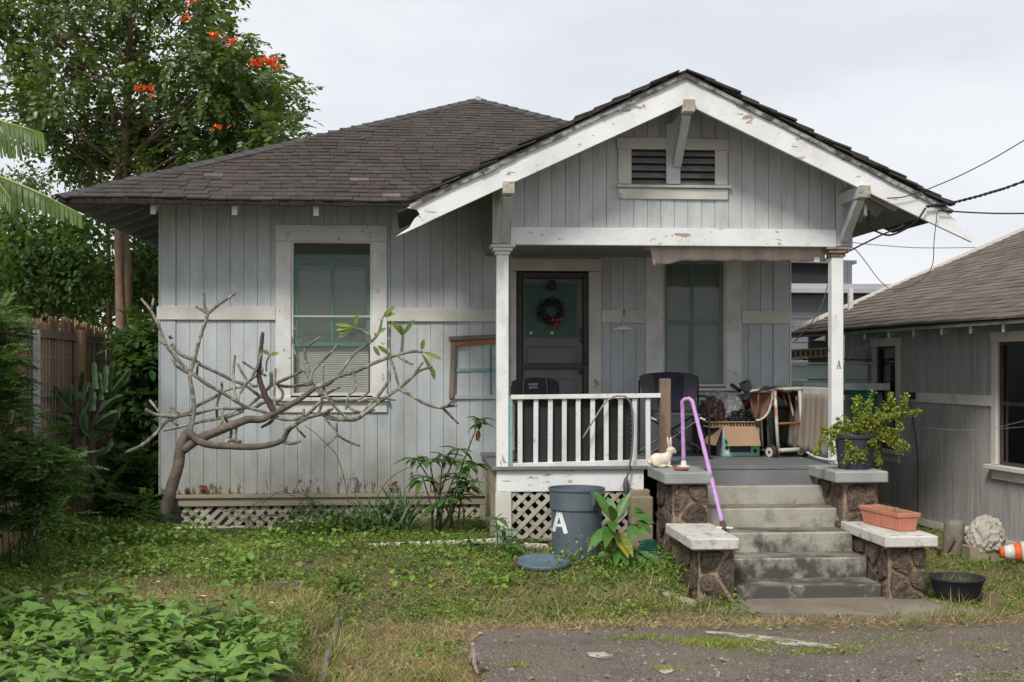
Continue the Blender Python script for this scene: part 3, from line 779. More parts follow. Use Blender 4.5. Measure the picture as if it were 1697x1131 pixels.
# rafter tails: front (white ends) and left side
for px in (254, 389, 524):
    x = XP(px, EY+.1)
    MB().add([(x-.03, EY+.08, EZ-.155), (x+.03, EY+.08, EZ-.155), (x+.03, EY+.08, EZ-.03), (x-.03, EY+.08, EZ-.03),
              (x-.03, W+.1, EZ-.13+SL*.95), (x+.03, W+.1, EZ-.13+SL*.95), (x+.03, W+.1, EZ-.03+SL*.93), (x-.03, W+.1, EZ-.03+SL*.93)],
             [(0,1,2,3),(4,7,6,5),(0,4,5,1),(1,5,6,2),(2,6,7,3),(3,7,4,0)]).obj('rafter_tail', trim_white if px != 254 else trim_cream, roof, bevel=.004)
for i in range(13):
    y = 14.36 + i*.62
    x0, x1 = EX0+.07, min(XL+.1, EX0+(y-EY)-.12)
    if x1-x0 < .12: continue
    V = [(x0, y-.025, EZ-.10), (x0, y+.025, EZ-.10), (x0, y+.025, EZ-.02), (x0, y-.025, EZ-.02)]
    dz = SL*.96*(x1-x0)
    V += [(x1, y-.025, EZ-.16+dz), (x1, y+.025, EZ-.16+dz), (x1, y+.025, EZ-.03+dz), (x1, y-.025, EZ-.03+dz)]
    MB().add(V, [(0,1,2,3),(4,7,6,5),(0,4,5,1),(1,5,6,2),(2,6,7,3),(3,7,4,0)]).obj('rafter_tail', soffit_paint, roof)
# soffit boards on the left eave (lighter strips between the rafters)
for k in range(4):
    xa, xb = EX0+.08+k*.2, EX0+.08+k*.2+.19
    ya_ = EY+(xb-EX0)+.1
    MB().obox(((xa+xb)/2, (ya_+24)/2, EZ-.05+SL*((xa+xb)/2-EX0)), (.095, 0, .095*SL), (0, (24-ya_)/2, 0), (0, 0, .006)).obj('soffit_board', gable_paint if k % 2 else soffit_paint, roof)

moulding_m = M('moulding_flaking', (.30,.32,.30), .85, .2, 6, bump=.5, bscale=60, rnd=.12, spots=[((.05,.05,.045), 7, .50, .06, (1,1,1.6), None, .9)])
# gable: rake boards, edge layers, lookout beams, brackets
def rake(sgn):
    tipx = GX + sgn*2.78
    zt = lambda x: GZ - .040 - GS*abs(x-GX)
    hh = .268
    pts = []
    # upper edge from peak to the end, ragged rotten end, lower edge back to the peak
    pts.append((GX, zt(GX)))
    if sgn < 0:
        end = [(674,345),(690,347),(696,356),(688,362),(683,369),(679,377),(668,384),(655.5,392.6),(672,386),(700,373),(720,363)]
    else:
        end = [(1572,353),(1578,361),(1584,364),(1583,371),(1592,378),(1600,387),(1612,394),(1611,402),(1590,392),(1560,378)]
    e = [P(x, y, RK) for x, y in end]
    pts += [(p[0], p[2]) for p in e]
    pts.append((GX, zt(GX)-hh))
    pts = pts if sgn > 0 else pts[::-1]
    return MB().prism(pts, RK-.0, RK+.038).obj('rake_board', trim_peel, roof, bevel=.003)
rb = [rake(-1), rake(1)]
for sgn in (-1, 1):
    # moulding strip and broken felt, then shingle butts stepping down the rake
    x1 = GX + sgn*2.66
    for k in range(16):
        fa, fb = k/16, (k+1)/16
        xa, xb = GX+(x1-GX)*fa, GX+(x1-GX)*fb
        za, zb = GZ-.03-GS*abs(xa-GX), GZ-.03-GS*abs(xb-GX)
        w0 = random.uniform(-.012, .012)
        MB().bar((xa, RK-.006+w0*.3, za+w0*.4-.012), (xb, RK-.006+w0*.3, zb+w0*.4-.012), .05, .030+random.uniform(0, .014)).obj('rake_moulding', moulding_m, roof)
    nsh = 15
    for k in range(nsh):
        for layer in range(2):
            fa = k/nsh
            xa = GX + sgn*(2.74*fa + .0 + layer*.07); xb = xa + sgn*(2.74/nsh+.10)
            if abs(xb-GX) > 2.68: xb = GX + sgn*2.68
            l0, l1 = .014+layer*.018+random.uniform(0, .012), .036+layer*.022+random.uniform(0, .020)
            sz = lambda x: GZ-GS*abs(x-GX)
            yo = random.uniform(-.075, -.015)
            if abs(xa-GX) > 2.6: continue
            V = [(xa, RK+yo, sz(xa)+l0-.015), (xb, RK+yo, sz(xb)+l1-.02), (xb, RK+yo, sz(xb)+l1), (xa, RK+yo, sz(xa)+l0)]
            MB().prism3(V, (0, .5 if abs(xb-GX) < 2.35 else .10, 0)).obj('shingle', shingle_m if random.random() < .7 else hipcap_m, roof)
m = MB()
for sgn in (-1, 1):
    for k in range(15):
        xa, xb = GX+sgn*2.74*k/15, GX+sgn*(2.74*(k+1)/15+.05)
        sz = lambda x: GZ-GS*abs(x-GX)
        ye = 14.0 if abs(xb-GX) > (GX-vx) else gv-.05-(gv-EY)*abs(xb-GX)/(GX-vx)
        y = RK+.44
        while y < ye:
            y2 = min(y+random.uniform(.24, .34), ye+.01)
            m.prism3([(xa, y, sz(xa)+.004), (xb, y, sz(xb)+.018), (xb, y, sz(xb)+.034), (xa, y, sz(xa)+.02)], (0, y2-y-.004, 0))
            y = y2
m.obj('shingle_field', shingle_i, roof, kind='stuff')
def bracket(px0, px1, zt_, zc0, bot_px, bot_py, name='bracket'):
    x0, x1 = XP(px0, RK-.04), XP(px1, RK-.04)
    cx = (x0+x1)/2
    bm_ = MB(); bm_.box(cx-.055, cx+.055, RK-.045, PF+.05, zt_-.115, zt_)
    b_ = bm_.obj('lookout_beam', gable_paint, house, bevel=.004)
    MB().box(cx-.057, cx+.057, RK-.06, RK-.046, zt_-.118, zt_+.004).obj('beam_end', rot_wood, b_, bevel=.006)
    MB().bar((cx, RK+.09, zt_-.11), (cx, PF-.03, zc0), .085, .085, (1, 0, 0)).obj('brace', gable_paint, b_, bevel=.004)
    return b_
zpk = GZ-.30
bracket(1133, 1151, zpk+.02, P(1117, 274, PF)[2], 0, 0)
bracket(833, 853, ZP(302, RK, 843), P(836, 398, PF)[2], 0, 0)
bracket(1423, 1442, ZP(309, RK, 1430), P(1398, 398, PF)[2], 0, 0)
# soffit of the gable overhang (boards), gable wall
hz0, hz1 = ZP(408, PF, 1110), ZP(379, PF, 1110)
gx0, gx1 = XP(816, PF), XP(1412, PF)
gtop = lambda x: zg(x)-.05
gb = MB()
gb.prism([(gx0, hz1), (gx1, hz1), (gx1, gtop(gx1)), (GX, gtop(GX)), (gx0, gtop(gx0))], PF+.022, PF+.09)
gable_wall = gb.obj('gable_wall', screen_dark, house)
v0x, v1x = XP(1024, PF), XP(1205, PF)
vz = lambda py: ZP(py, PF, 1115)
boards(XP(846, PF), XP(1384, PF), hz1+.002, 4.8, [(XP(1040, PF), XP(1190, PF), vz(312), vz(245))], PF, gable_paint, gable_wall, bw=.142, top=gtop)
for a, b in ((gx0, XP(845, PF)), (XP(1385, PF), gx1)):
    MB().prism([(a, hz0+.01), (b, hz0+.01), (b, gtop(b)), (a, gtop(a))], PF-.02, PF+.02).obj('corner_board', gable_paint, gable_wall, bevel=.003)
hb = MB(); hb.box(XP(845, PF)+.004, XP(1385, PF)-.004, PF-.028, PF-.001, hz0, hz1)
hb.obj('header_board', trim_peel, house, bevel=.004)
MB().box(gx0+.03, gx1-.03, PF-.001+.003, PF+.11, hz0+.005, hz1-.002).obj('header_beam', gable_paint, house)
# gable vent
vent = MB(); frame_rect(vent, v0x+.01, v1x-.01, vz(307), vz(247), .03, PF-.004, PF+.02)
vent = vent.obj('gable_vent', screen_dark, house, label='louvred attic vent in the gable')
MB().box(v0x-.012, v1x+.012, PF-.03, PF-.006, vz(249), vz(230)).obj('vent_head', trim_cream, vent, bevel=.004)
for a, b in ((v0x, XP(1046, PF)), (XP(1184, PF), v1x)):
    MB().box(a, b, PF-.026, PF-.006, vz(307)+.002, vz(249)-.002).obj('vent_casing', trim_cream, vent, bevel=.004)
MB().box(XP(1103, PF), XP(1126.5, PF), PF-.036, PF-.006, vz(306), vz(205)).obj('vent_post', gable_paint, vent, bevel=.004)
MB().box(v0x-.02, v1x+.03, PF-.06, PF-.006, vz(312.5), vz(308)).obj('vent_sill', gable_paint, vent, bevel=.004)
MB().box(v0x, v1x+.005, PF-.028, PF-.004, vz(331), vz(313.5)).obj('vent_apron', trim_cream, vent, bevel=.004)
for a, b in ((1046, 1103), (1126.5, 1184)):
    for k in range(5):
        z = vz(305-k*12.2)
        MB().obox(((XP(a, PF)+XP(b, PF))/2, PF+.0, z+.01), ((XP(b, PF)-XP(a, PF))/2-.003, 0, 0), (0, .028, .026), (0, -.004, .0045)).obj('louver_slat', soffit_paint, vent)
# porch ceiling
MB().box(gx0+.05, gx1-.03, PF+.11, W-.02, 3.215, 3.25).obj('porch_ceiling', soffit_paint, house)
for i in range(1, 6):
    pass
# porch posts with capitals
def post(px0, px1, z0, z1, cm):
    x0, x1 = XP(px0, PF), XP(px1, PF); c = (x0+x1)/2; h = (x1-x0)/2
    p_ = MB().box(x0, x1, PF-.01, PF-.01+2*h, z0, z1-.10).obj('porch_post', post_white, house, bevel=.006)
    yc = PF-.01+h
    MB().lathe([(h*1.45, -.115), (h*1.55, -.09), (h*1.9, -.06), (h*2.0, -.03)], (c, yc, z1), 4).obj('capital', cm, p_) if False else None
    m = MB()
    m.box(c-h*1.25, c+h*1.25, yc-h*1.25, yc+h*1.25, z1-.10, z1-.065); m.box(c-h*1.6, c+h*1.6, yc-h*1.6, yc+h*1.6, z1-.063, z1-.03); m.box(c-h*2.05, c+h*2.05, yc-h*1.9, yc+h*1.9, z1-.028, z1-.002)
    m.obj('capital', cm, p_, bevel=.004)
    return p_
post(823, 843, FLZ-.03, hz0, trim_white)
rpost = post(1378, 1397.5, FLZ, hz0, rot_wood if False else M('capital_rusted', (.40,.33,.27), .85, .25, 6, bump=.5, spots=[((.15,.07,.04), 5, .52, .06, (1,1,1), None, .9)]))
# stencilled serif A on the right post
def serifA(m, ox, oz, w_, h_, Y):
    Q = lambda pts: m.prism([(ox+x*w_, oz+z*h_) for x, z in pts], Y-.0015, Y)
    Q([(.10,.08),(.22,.08),(.50,.88),(.44,1.0)]); Q([(.62,.08),(.86,.08),(.58,1.0),(.44,1.0),(.46,.86)])
    Q([(.28,.30),(.68,.30),(.66,.40),(.31,.40)]); Q([(0,0),(.34,0),(.34,.08),(0,.08)]); Q([(.54,0),(1,0),(1,.08),(.54,.08)])
m = MB(); pa = P(1386, 611, PF-.01); serifA(m, pa[0], pa[2], .054, .085, PF-.0115); m.obj('stencil_letter', letter_m, rpost)
# deck, skirt, lattice
dxl, dxr = XP(815, PF-.06), XP(1400, PF-.06)+.1
MB().box(dxl, XP(1078, PF), PF-.075, W-.03, FLZ-.035, FLZ).box(XP(1078, PF), 4.42, PF-.13, W-.03, FLZ-.036, FLZ).obj('porch_deck', deck_m, house, bevel=.004)
sk0, sk1 = ZP(815, PF-.02, 900), FLZ-.04
MB().box(dxl+.05, XP(1066, PF), PF-.03, PF+.0, sk0, sk1).obj('porch_skirt', trim_peel, house, bevel=.003)
MB().box(dxl+.04, dxl+.07, PF+.002, W-.06, sk0-.02, sk1).obj('side_skirt', trim_tan, house)
MB().box(dxl+.04, dxl+.20, PF-.034, PF+.03, -.05, sk0-.003).obj('skirt_post', trim_cream, house, bevel=.004)
lattice(dxl+.20, XP(1040, PF), ZP(893, PF, 870), sk0-.004, PF-.012, lattice_m, house, sw=.042, pitch=.135)
lattice_side = MB()
for k in range(14):
    lattice_side.box(dxl+.05, dxl+.06, PF+.15+k*.14, PF+.22+k*.14, .0, sk0-.03)
lattice_side.obj('side_lattice', trim_tan, house)
MB().box(2.84, 4.05, PF-.125, PF-.10, FLZ-.185, FLZ-.04).obj('top_riser', deck_m, house, bevel=.003)
# front railing
zr = lambda py: ZP(py, PF, 960)
rl = MB(); rl.bar((XP(847, PF), PF+.03, zr(658.5)), (XP(1096, PF), PF+.03, zr(656)), .085, .045)
railing = rl.obj('porch_railing', trim_white, house, label='white baluster railing left of the porch steps', bevel=.004)
MB().bar((XP(850, PF), PF+.03, zr(773)), (XP(1079, PF), PF+.03, zr(768)), .06, .065).obj('bottom_rail', trim_white, railing, bevel=.004)
for c7 in (245, 322, 393, 463, 532, 602, 671, 740, 810, 878):
    px = 780+c7/2.976
    x = XP(px, PF)
    MB().bar((x, PF+.03, zr(769)), (x+random.uniform(-.004, .004), PF+.03, zr(661)), .048, .030, (0, 1, 0)).obj('baluster', trim_white, railing, bevel=.003)
MB().box(XP(843.6, PF), XP(849.5, PF), PF+.01, PF+.06, zr(783), zr(656)).obj('half_post', teal_pale, railing)
stub = MB().box(XP(1094.5, PF), XP(1111.5, PF), PF-.02, PF+.09, FLZ, zr(628)).obj('newel_post', stub_wood, house, bevel=.008, label='bare brown timber post at the end of the railing')
# right side railing with hanging canvas
sx = (XP(1378, PF)+XP(1397, PF))/2
MB().bar((sx, PF+.1, ZP(650, PF, 1390)), (sx, W-.04, ZP(650, PF, 1390)), .07, .07).obj('side_rail', trim_cream, house, bevel=.004)
V, F = [], []
nu, nv = 70, 10
for j in range(nv+1):
    for i in range(nu+1):
        y = PF+.12+(W-.1-PF-.12)*i/nu; f = j/nv
        V.append((sx-.045+.010*math.sin(i*.9+.6*math.sin(i*.31))*(.4+.8*f)-.03*f, y, ZP(650, PF, 1390)-.03-f*(.63+.02*math.sin(i*.5))))
F = [(j*(nu+1)+i, j*(nu+1)+i+1, (j+1)*(nu+1)+i+1, (j+1)*(nu+1)+i) for j in range(nv) for i in range(nu)]
cv = mk('canvas_screen', V, F, canvas_dark, house, smooth=True)
cv.modifiers.new('solid', 'SOLIDIFY').thickness = .006
# rolled shade under the header
zs_ = lambda py: ZP(py, PF+.14, 1220)
xa, xb = XP(1075, PF+.14), XP(1366, PF+.14)
MB().tube([(xa-.03, PF+.17, zs_(410)), (xb+.05, PF+.17, zs_(408))], .035, 12).obj('shade_roller', canvas, house, smooth=True)
V = []
nu, nv = 60, 6
for j in range(nv+1):
    for i in range(nu+1):
        f = i/nu; g_ = j/nv
        zb_ = zs_(443) + (zs_(432)-zs_(443))*min(1, f*4.5)
        zt_ = zs_(406)
        xx = xa+.035*(1-min(1, f*5))*0 + (xb-xa)*f + (.045*g_ if f < .02 else 0)
        V.append((xx, PF+.13-.01*math.sin(g_*PI)+.006*math.sin(i*.5+j), zt_+(zb_-zt_)*g_+.006*math.sin(i*.7)*g_))
F = [(j*(nu+1)+i, j*(nu+1)+i+1, (j+1)*(nu+1)+i+1, (j+1)*(nu+1)+i) for j in range(nv) for i in range(nu)]
rs = mk('roller_shade', V, F, canvas, house, smooth=True)
rs.modifiers.new('solid', 'SOLIDIFY').thickness = .012
p = P(1352, 431, PF+.12); MB().box(p[0]-.03, p[0]+.03, PF+.08, PF+.12, p[2]-.03, p[2]+.03).obj('shade_bracket', white_plast, house, bevel=.004)
# security camera and conduit bits under the right lookout
cx_ = XP(1434, RK+.15)
MB().tube([(cx_, RK+.15, 3.52), (cx_, RK+.15, 3.44), (cx_-.005, RK+.13, 3.415)], [.016, .016, .022], 8).obj('security_camera', white_plast, house, smooth=True)
# right side rafter tails of the gable eave
for k in range(5):
    y = PF-.18+.50*k
    x1 = GR-.12; x0 = 4.35
    V = [(x0, y, zg(x0)-.18), (x1-.25, y, zg(x1-.25)-.18), (x1-.18, y, zg(x1-.18)-.05), (x0, y, zg(x0)-.05)]
    MB().prism3(V, (0, .05, 0)).obj('rafter_tail', gable_paint if k % 2 else trim_cream, roof)

# ================================================================== FRONT STEPS
steps = thing('front_steps', 'stained concrete porch steps between two lava rock pedestals', 'steps', (3.4, 11.6, -.13))
fy = [12.40, 12.03, 11.66, 11.29, 10.93]; sz_ = [.725, .54, .355, .17, -.015]
for k in range(5):
    back = 12.57 if k == 0 else fy[k-1]+.02
    b = .2
    s_ = MB().box(2.80+.001*k, 4.12+.001*k, fy[k], back, -.25, sz_[k]).obj('step', concrete if k < 3 else concrete, steps, bevel=.012)
    MB().box(2.803, 4.118, fy[k]+.014, back-.003, sz_[k]-.02, sz_[k]+.003).obj('tread', tread_m, s_)
def vor(w_, h_, n, r):
    seeds = []
    for _ in range(4000):
        p = (r.uniform(.05, w_-.05) if w_ > .1 else w_/2, r.uniform(.03, h_-.03))
        if all((p[0]-q[0])**2+((p[1]-q[1])*1.25)**2 > (.88*math.sqrt(w_*h_/n))**2 for q in seeds): seeds.append(p)
        if len(seeds) >= n: break
    out = []
    for s_ in seeds:
        poly = [(0, 0), (w_, 0), (w_, h_), (0, h_)]
        for q in seeds:
            if q is s_: continue
            mx_, my_ = (s_[0]+q[0])/2, (s_[1]+q[1])/2
            a, b = q[0]-s_[0], q[1]-s_[1]
            poly = clip_poly(poly, a, b, a*mx_+b*my_)
        out.append(poly)
    return out
def stones(parent, o, u, v, nn, w_, h_, n, r, gap=.80, hgt=.034):
    o, u, v, nn = (np.array(q, float) for q in (o, u, v, nn))
    for poly in vor(w_, h_, n, r):
        if len(poly) < 3: continue
        c = np.mean(poly, axis=0)
        ring = []
        for i in range(len(poly)):
            a, b = np.array(poly[i]), np.array(poly[(i+1) % len(poly)])
            for t in (0.0, .33, .67): ring.append(a+(b-a)*t)
        ring = np.array(ring); m_ = len(ring)
        rad_ = 1 - .10*np.array([0 if i % 3 else 1 for i in range(m_)])
        ring = c + (ring-c)*rad_[:, None]
        V = []; hh = hgt*r.uniform(.6, 1.25)
        for sc, ht in ((1.0*gap+.05, -.01), (gap, hh*.72), (gap*.86, hh*.97), (gap*.45, hh)):
            for i, p in enumerate(ring):
                q = c + (p-c)*sc*(1+r.uniform(-.05, .05))
                V.append(o + u*q[0] + v*q[1] + nn*(ht + r.uniform(-.009, .009)))
        V.append(o + u*c[0] + v*c[1] + nn*hh*1.02)
        F = [(k*m_+i, k*m_+(i+1) % m_, (k+1)*m_+(i+1) % m_, (k+1)*m_+i) for k in range(3) for i in range(m_)]
        F += [(3*m_+i, 3*m_+(i+1) % m_, 4*m_) for i in range(m_)]
        mk('stone', V, F, stone_m, parent)
r_ = random.Random(5)
def pedestal(x0, x1, y0, y1, z0, z1, nf, ns, left=True, right=False):
    m = MB()
    # uneven mortared core
    p_ = m.box(x0, x1, y0, y1, z0, z1).obj('pedestal', mortar_m, steps, bevel=.02)
    stones(p_, (x0, y0, z0), (1,0,0), (0,0,1), (0,-1,0), x1-x0, z1-z0, nf, r_)
    if left: stones(p_, (x0, y1, z0), (0,-1,0), (0,0,1), (-1,0,0), y1-y0, z1-z0, ns, r_)
    if right: stones(p_, (x1, y0, z0), (0,1,0), (0,0,1), (1,0,0), y1-y0, z1-z0, ns, r_)
    return p_
def cap(x0, x1, y0, y1, z0, z1, mat):
    return MB().box(x0, x1, y0, y1, z0, z1).obj('cap_slab', mat, steps, bevel=.012)
pedestal(2.44, 2.78, 11.84, 12.60, -.15, .80, 6, 8)
pedestal(2.46, 2.78, 10.86, 11.83, -.25, .325, 4, 7)
cap(2.34, 2.80, 11.75, 12.62, .805, .915, cap_grey)
cap(2.37, 2.80, 10.74, 11.86, .33, .43, cap_m)
pedestal(4.10, 4.44, 11.86, 12.60, -.15, .80, 5, 8, True)
pedestal(4.16, 4.50, 10.86, 11.85, -.25, .325, 6, 9, True)
cap(3.985, 4.50, 11.75, 12.60, .805, .915, cap_grey)
cap(4.09, 4.57, 10.76, 11.92, .33, .43, cap_m)

# ================================================================== NEIGHBOUR HOUSE
na = -.0611
nu_, nn_ = np.array([math.sin(na), math.cos(na), 0]), np.array([-math.cos(na), math.sin(na), 0])
nA = PZ(1612, 893, -.05)
def NL(s, d, z): return nA + nu_*s + nn_*d + np.array([0, 0, z])*1.0 - np.array([0, 0, nA[2]])
def NS(px, py, d=0.0):
    q = ray(px, py); o = nA + nn_*d
    t = np.dot(o - np.array([0, 0, ZC]), nn_)/np.dot(q, nn_)
    p = np.array([0, 0, ZC]) + q*t
    return np.dot(p-nA, nu_), p[2]
class LB(MB):
    def obj(s, *a, **k):
        s.v = [tuple(NL(*p)) for p in s.v]
        return MB.obj(s, *a, **k)
neigh = thing('neighbour_house', 'grey wooden house beside the porch steps with low brown roof', 'house', NL(0, -2, 0))
s0, s1 = -4.2, NS(1400, 700)[0]
nzb, nzt = NS(1612, 888)[1]+.03, NS(1560, 533, .5)[1]+.11
b0, b1 = NS(1580, 670)[1], NS(1580, 653)[1]
wn_ = NS(1655, 560)[0]; wz1 = NS(1655, 567)[1]; wz0 = NS(1660, 771)[1]
nw1 = (wn_-1.05, wn_, wz0, wz1)
fs1, fs0 = NS(1453, 600)[0], NS(1488, 600)[0]
fz1, fz0 = NS(1470, 574)[1], NS(1470, 744)[1]
nw2 = (fs0, fs1, fz0, fz1)
m = LB()
for r in carve(s0, s1, nzb, nzt, [nw1, nw2]): m.box(r[0], r[1], -.12, -.022, r[2], r[3])
m.box(s0, s1, -7, -6.9, 0, nzt); m.box(s1-.05, s1, -6.9, -.12, 0, nzt); m.box(s0, s0+.05, -6.9, -.12, 0, nzt)
nwall = m.obj('neighbour_wall', screen_dark, neigh)
bw = .105
x = s0
while x < s1-.05:
    for z0_, z1_ in ((nzb, (b0+b1)/2-.001), ((b0+b1)/2+.001, nzt)):
        for r in carve(x+.002, x+bw-.002, z0_, z1_, [nw1, nw2]):
            if r[1]-r[0] > .015 and r[3]-r[2] > .03:
                LB().box(r[0], r[1], -.02, random.uniform(-.002, .003), r[2], r[3]).obj('wall_board', neigh_paint, nwall)
    x += bw
LB().box(s0, s1, .004, .03, nzb-.06, nzb+.02).obj('base_board', neigh_trim, neigh)
LB().box(s0, s1, -.3, -.06, -.4, nzb-.061).obj('footing', cyl_con, neigh)
cs = NS(1504, 650)[0]
LB().box(wn_+.12, cs, .004, .032, b0, b1).obj('belt_board', neigh_trim, neigh, bevel=.004)
def nwin(o, label, cw):
    a, b, c, d = o
    w_ = LB(); frame_rect(w_, a, b, c, d, .035, -.06, -.012)
    w_ = w_.obj('window', neigh_frame, neigh, label=label)
    LB().box(a-cw, a+.005, .003, .036, c+.002, d-.004).obj('window_casing', neigh_trim, w_, bevel=.004)
    LB().box(b-.005, b+cw, .003, .036, c+.002, d-.004).obj('window_casing', neigh_trim, w_, bevel=.004)
    LB().box(a-cw-.01, b+cw+.01, .003, .042, d-.002, d+.11).obj('head_casing', neigh_trim, w_, bevel=.004)
    LB().box(a-cw-.05, b+cw+.05, .003, .10, c-.05, c-.002).obj('window_sill', neigh_trim, w_, bevel=.004)
    LB().box(a-cw, b+cw, .003, .034, c-.16, c-.052).obj('window_apron', neigh_trim, w_, bevel=.004)
    mz = c+(d-c)*.5
    LB().box(a+.035, b-.035, -.05, -.02, mz-.022, mz+.022).obj('meeting_rail', neigh_frame, w_)
    LB().box((a+b)/2-.012, (a+b)/2+.012, -.048, -.022, c+.035, mz-.022).obj('muntin', teal_pale if b > 1 else neigh_frame, w_)
    LB().box(a+.03, b-.03, -.042, -.038, c+.03, d-.03).obj('pane', glass_m, w_)
    V, F = [], []
    n = 40
    for i in range(n+1):
        s_ = a+.04+(b-a-.08)*i/n
        for z in (c+.05, d-.03): V.append(NL(s_, -.14+.02*math.sin(i*1.25), z))
    F = [(2*i, 2*i+2, 2*i+3, 2*i+1) for i in range(n)]
    mk('curtain', V, F, curtain_m, w_, smooth=True)
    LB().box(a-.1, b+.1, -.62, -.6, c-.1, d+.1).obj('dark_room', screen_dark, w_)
nwin(nw1, 'tall dark window cut by the frame edge', .10)
nwin(nw2, 'narrow dark window behind the potted succulent', .09)
# its roof
ovh = .50
ez = NS(1560, 533, ovh)[1]
sf = NS(1309, 556, ovh)[0]
nsl = .425
rz = lambda d: ez + (ovh-d)*nsl
m = LB()
sA = s0-2.0
m.add([(sA, ovh, ez-.075), (sf, ovh, ez-.075), (sf, -3.6, rz(-3.6)-.075), (sA, -3.6, rz(-3.6)-.075), (sA, ovh, ez-.045), (sf, ovh, ez-.045), (sf, -3.6, rz(-3.6)-.045), (sA, -3.6, rz(-3.6)-.045)],
      [(0,1,2,3),(4,7,6,5),(0,4,5,1),(1,5,6,2),(2,6,7,3),(3,7,4,0)])
m.add([(sA, -3.6, rz(-3.6)-.075), (sf, -3.6, rz(-3.6)-.075), (sf, -7.7, ez-.075), (sA, -7.7, ez-.075)], [(0,1,2,3)])
nroof = m.obj('neighbour_roof', soffit_paint, neigh)
m = LB(); d = ovh+.02; k = 0
while d > -3.6:
    x = sA-random.uniform(0, .3)
    while x < sf:
        L_ = random.uniform(.26, .36); x2 = min(x+L_, sf+.015); h = .014+random.uniform(0, .006)
        j = random.uniform(-.006, .006)
        dz = .008*math.sin(x*.9+d*2)
        m.add([(x, d+j, rz(d)+dz-.008), (x2-.003, d+j, rz(d)+dz-.008), (x2-.003, d+j, rz(d)+h+dz), (x, d+j, rz(d)+h+dz), (x2-.003, d-.19, rz(d-.19)+.004+dz), (x, d-.19, rz(d-.19)+.004+dz)],
              [(0,1,2,3), (3,2,4,5), (0,3,5), (1,4,2)])
        x += L_
    d -= .135; k += 1
m.obj('shingle_field', nshingle_m, nroof, kind='stuff')
m = LB(); m.add([(sf-.02, ovh+.02, ez-.02), (sf+.03, ovh+.02, ez-.02), (sf+.03, -3.6, rz(-3.6)), (sf-.02, -3.6, rz(-3.6)), (sf-.02, ovh+.02, ez+.05), (sf+.03, ovh+.02, ez+.05), (sf+.03, -3.6, rz(-3.6)+.06), (sf-.02, -3.6, rz(-3.6)+.06)],
      [(0,1,2,3),(4,7,6,5),(0,4,5,1),(1,5,6,2),(2,6,7,3),(3,7,4,0)])
m.obj('verge_strip', neigh_trim, nroof)
for px in (1663, 1608.6, 1560.7, 1514, 1472.6, 1433, 1368, 1340, 1716):
    s_ = NS(px, 535, ovh-.04)[0]
    r_t = LB().add([(s_-.022, ovh-.04, ez-.15), (s_+.022, ovh-.04, ez-.15), (s_+.022, ovh-.04, ez-.03), (s_-.022, ovh-.04, ez-.03),
              (s_-.022, -.1, rz(-.1)-.17), (s_+.022, -.1, rz(-.1)-.17), (s_+.022, -.1, rz(-.1)-.05), (s_-.022, -.1, rz(-.1)-.05)],
             [(0,1,2,3),(4,7,6,5),(0,4,5,1),(1,5,6,2),(2,6,7,3),(3,7,4,0)]).obj('rafter_tail', soffit_paint, nroof)
    LB().box(s_-.023, s_+.023, ovh-.0395, ovh-.034, ez-.152, ez-.032).obj('rafter_end', trim_white, r_t)
q = NS(1407, 505, -.3); LB().box(q[0]-.06, q[0]+.0, -.34, -.28, rz(-.3)-.05, rz(-.3)+.32).obj('vent_pipe', trim_white, nroof)
q = NS(1513, 657, .05); LB().box(q[0]-.05, q[0]+.03, .033, .10, q[1]-.04, q[1]+.05).obj('outlet_box', rubber, neigh, bevel=.01)
MB().tube(spline([NL(NS(1513, 660)[0], .06, NS(1513, 660)[1]), NL(NS(1516, 690)[0], .03, NS(1516, 690)[1]), NL(NS(1523, 760)[0], .02, NS(1523, 760)[1]), NL(NS(1523, 850)[0], .02, NS(1523, 850)[1])]), .006, 5).obj('wall_cable', cable_m, neigh)

# ================================================================== FAR BUILDING BETWEEN THE HOUSES
FB = 27.0
far = thing('dark_building', 'dark grey sided building with flat roof between the two houses', 'building', P(1380, 640, FB))
fx0, fx1 = XP(1240, FB), XP(1500, FB)
fzp = lambda py: ZP(py, FB, 1380)
MB().box(fx0, fx1, FB+.03, FB+4, .0, fzp(488)).obj('wall', far_grey, far)
z = .05
while z < fzp(490):
    MB().obox(((fx0+fx1)/2, FB+.012, z+.085), ((fx1-fx0)/2, 0, 0), (0, .006, 0), (0, .008, .085)).obj('siding_plank', far_grey, far); z += .172
MB().box(fx0-.1, fx1+.1, FB-.35, FB+4, fzp(487), fzp(481)).obj('roof_edge', far_trim, far)
MB().box(fx0-.1, fx1+.1, FB-.30, FB+4, fzp(480.5), fzp(472)).obj('roof_fascia', far_trim, far)
ux0, ux1, ux2 = XP(1240, FB), XP(1399, FB), XP(1421, FB)
MB().prism([(ux0, fzp(471.5)), (ux1, fzp(471.5)), (ux2, fzp(437)), (ux0, fzp(434))], FB+.3, FB+3).obj('upper_storey', far_black, far)
MB().prism([(ux0, fzp(433.5)), (ux2+.02, fzp(436.5)), (ux2+.02, fzp(431)), (ux0, fzp(428))], FB+.1, FB+3.2).obj('roof', far_trim if False else far_grey, far)
for px in (1399, 1407):
    MB().box(XP(px, FB)-.05, XP(px, FB)+.05, FB-.05, FB+.05, fzp(471.5), fzp(432)).obj('post', far_grey, far)

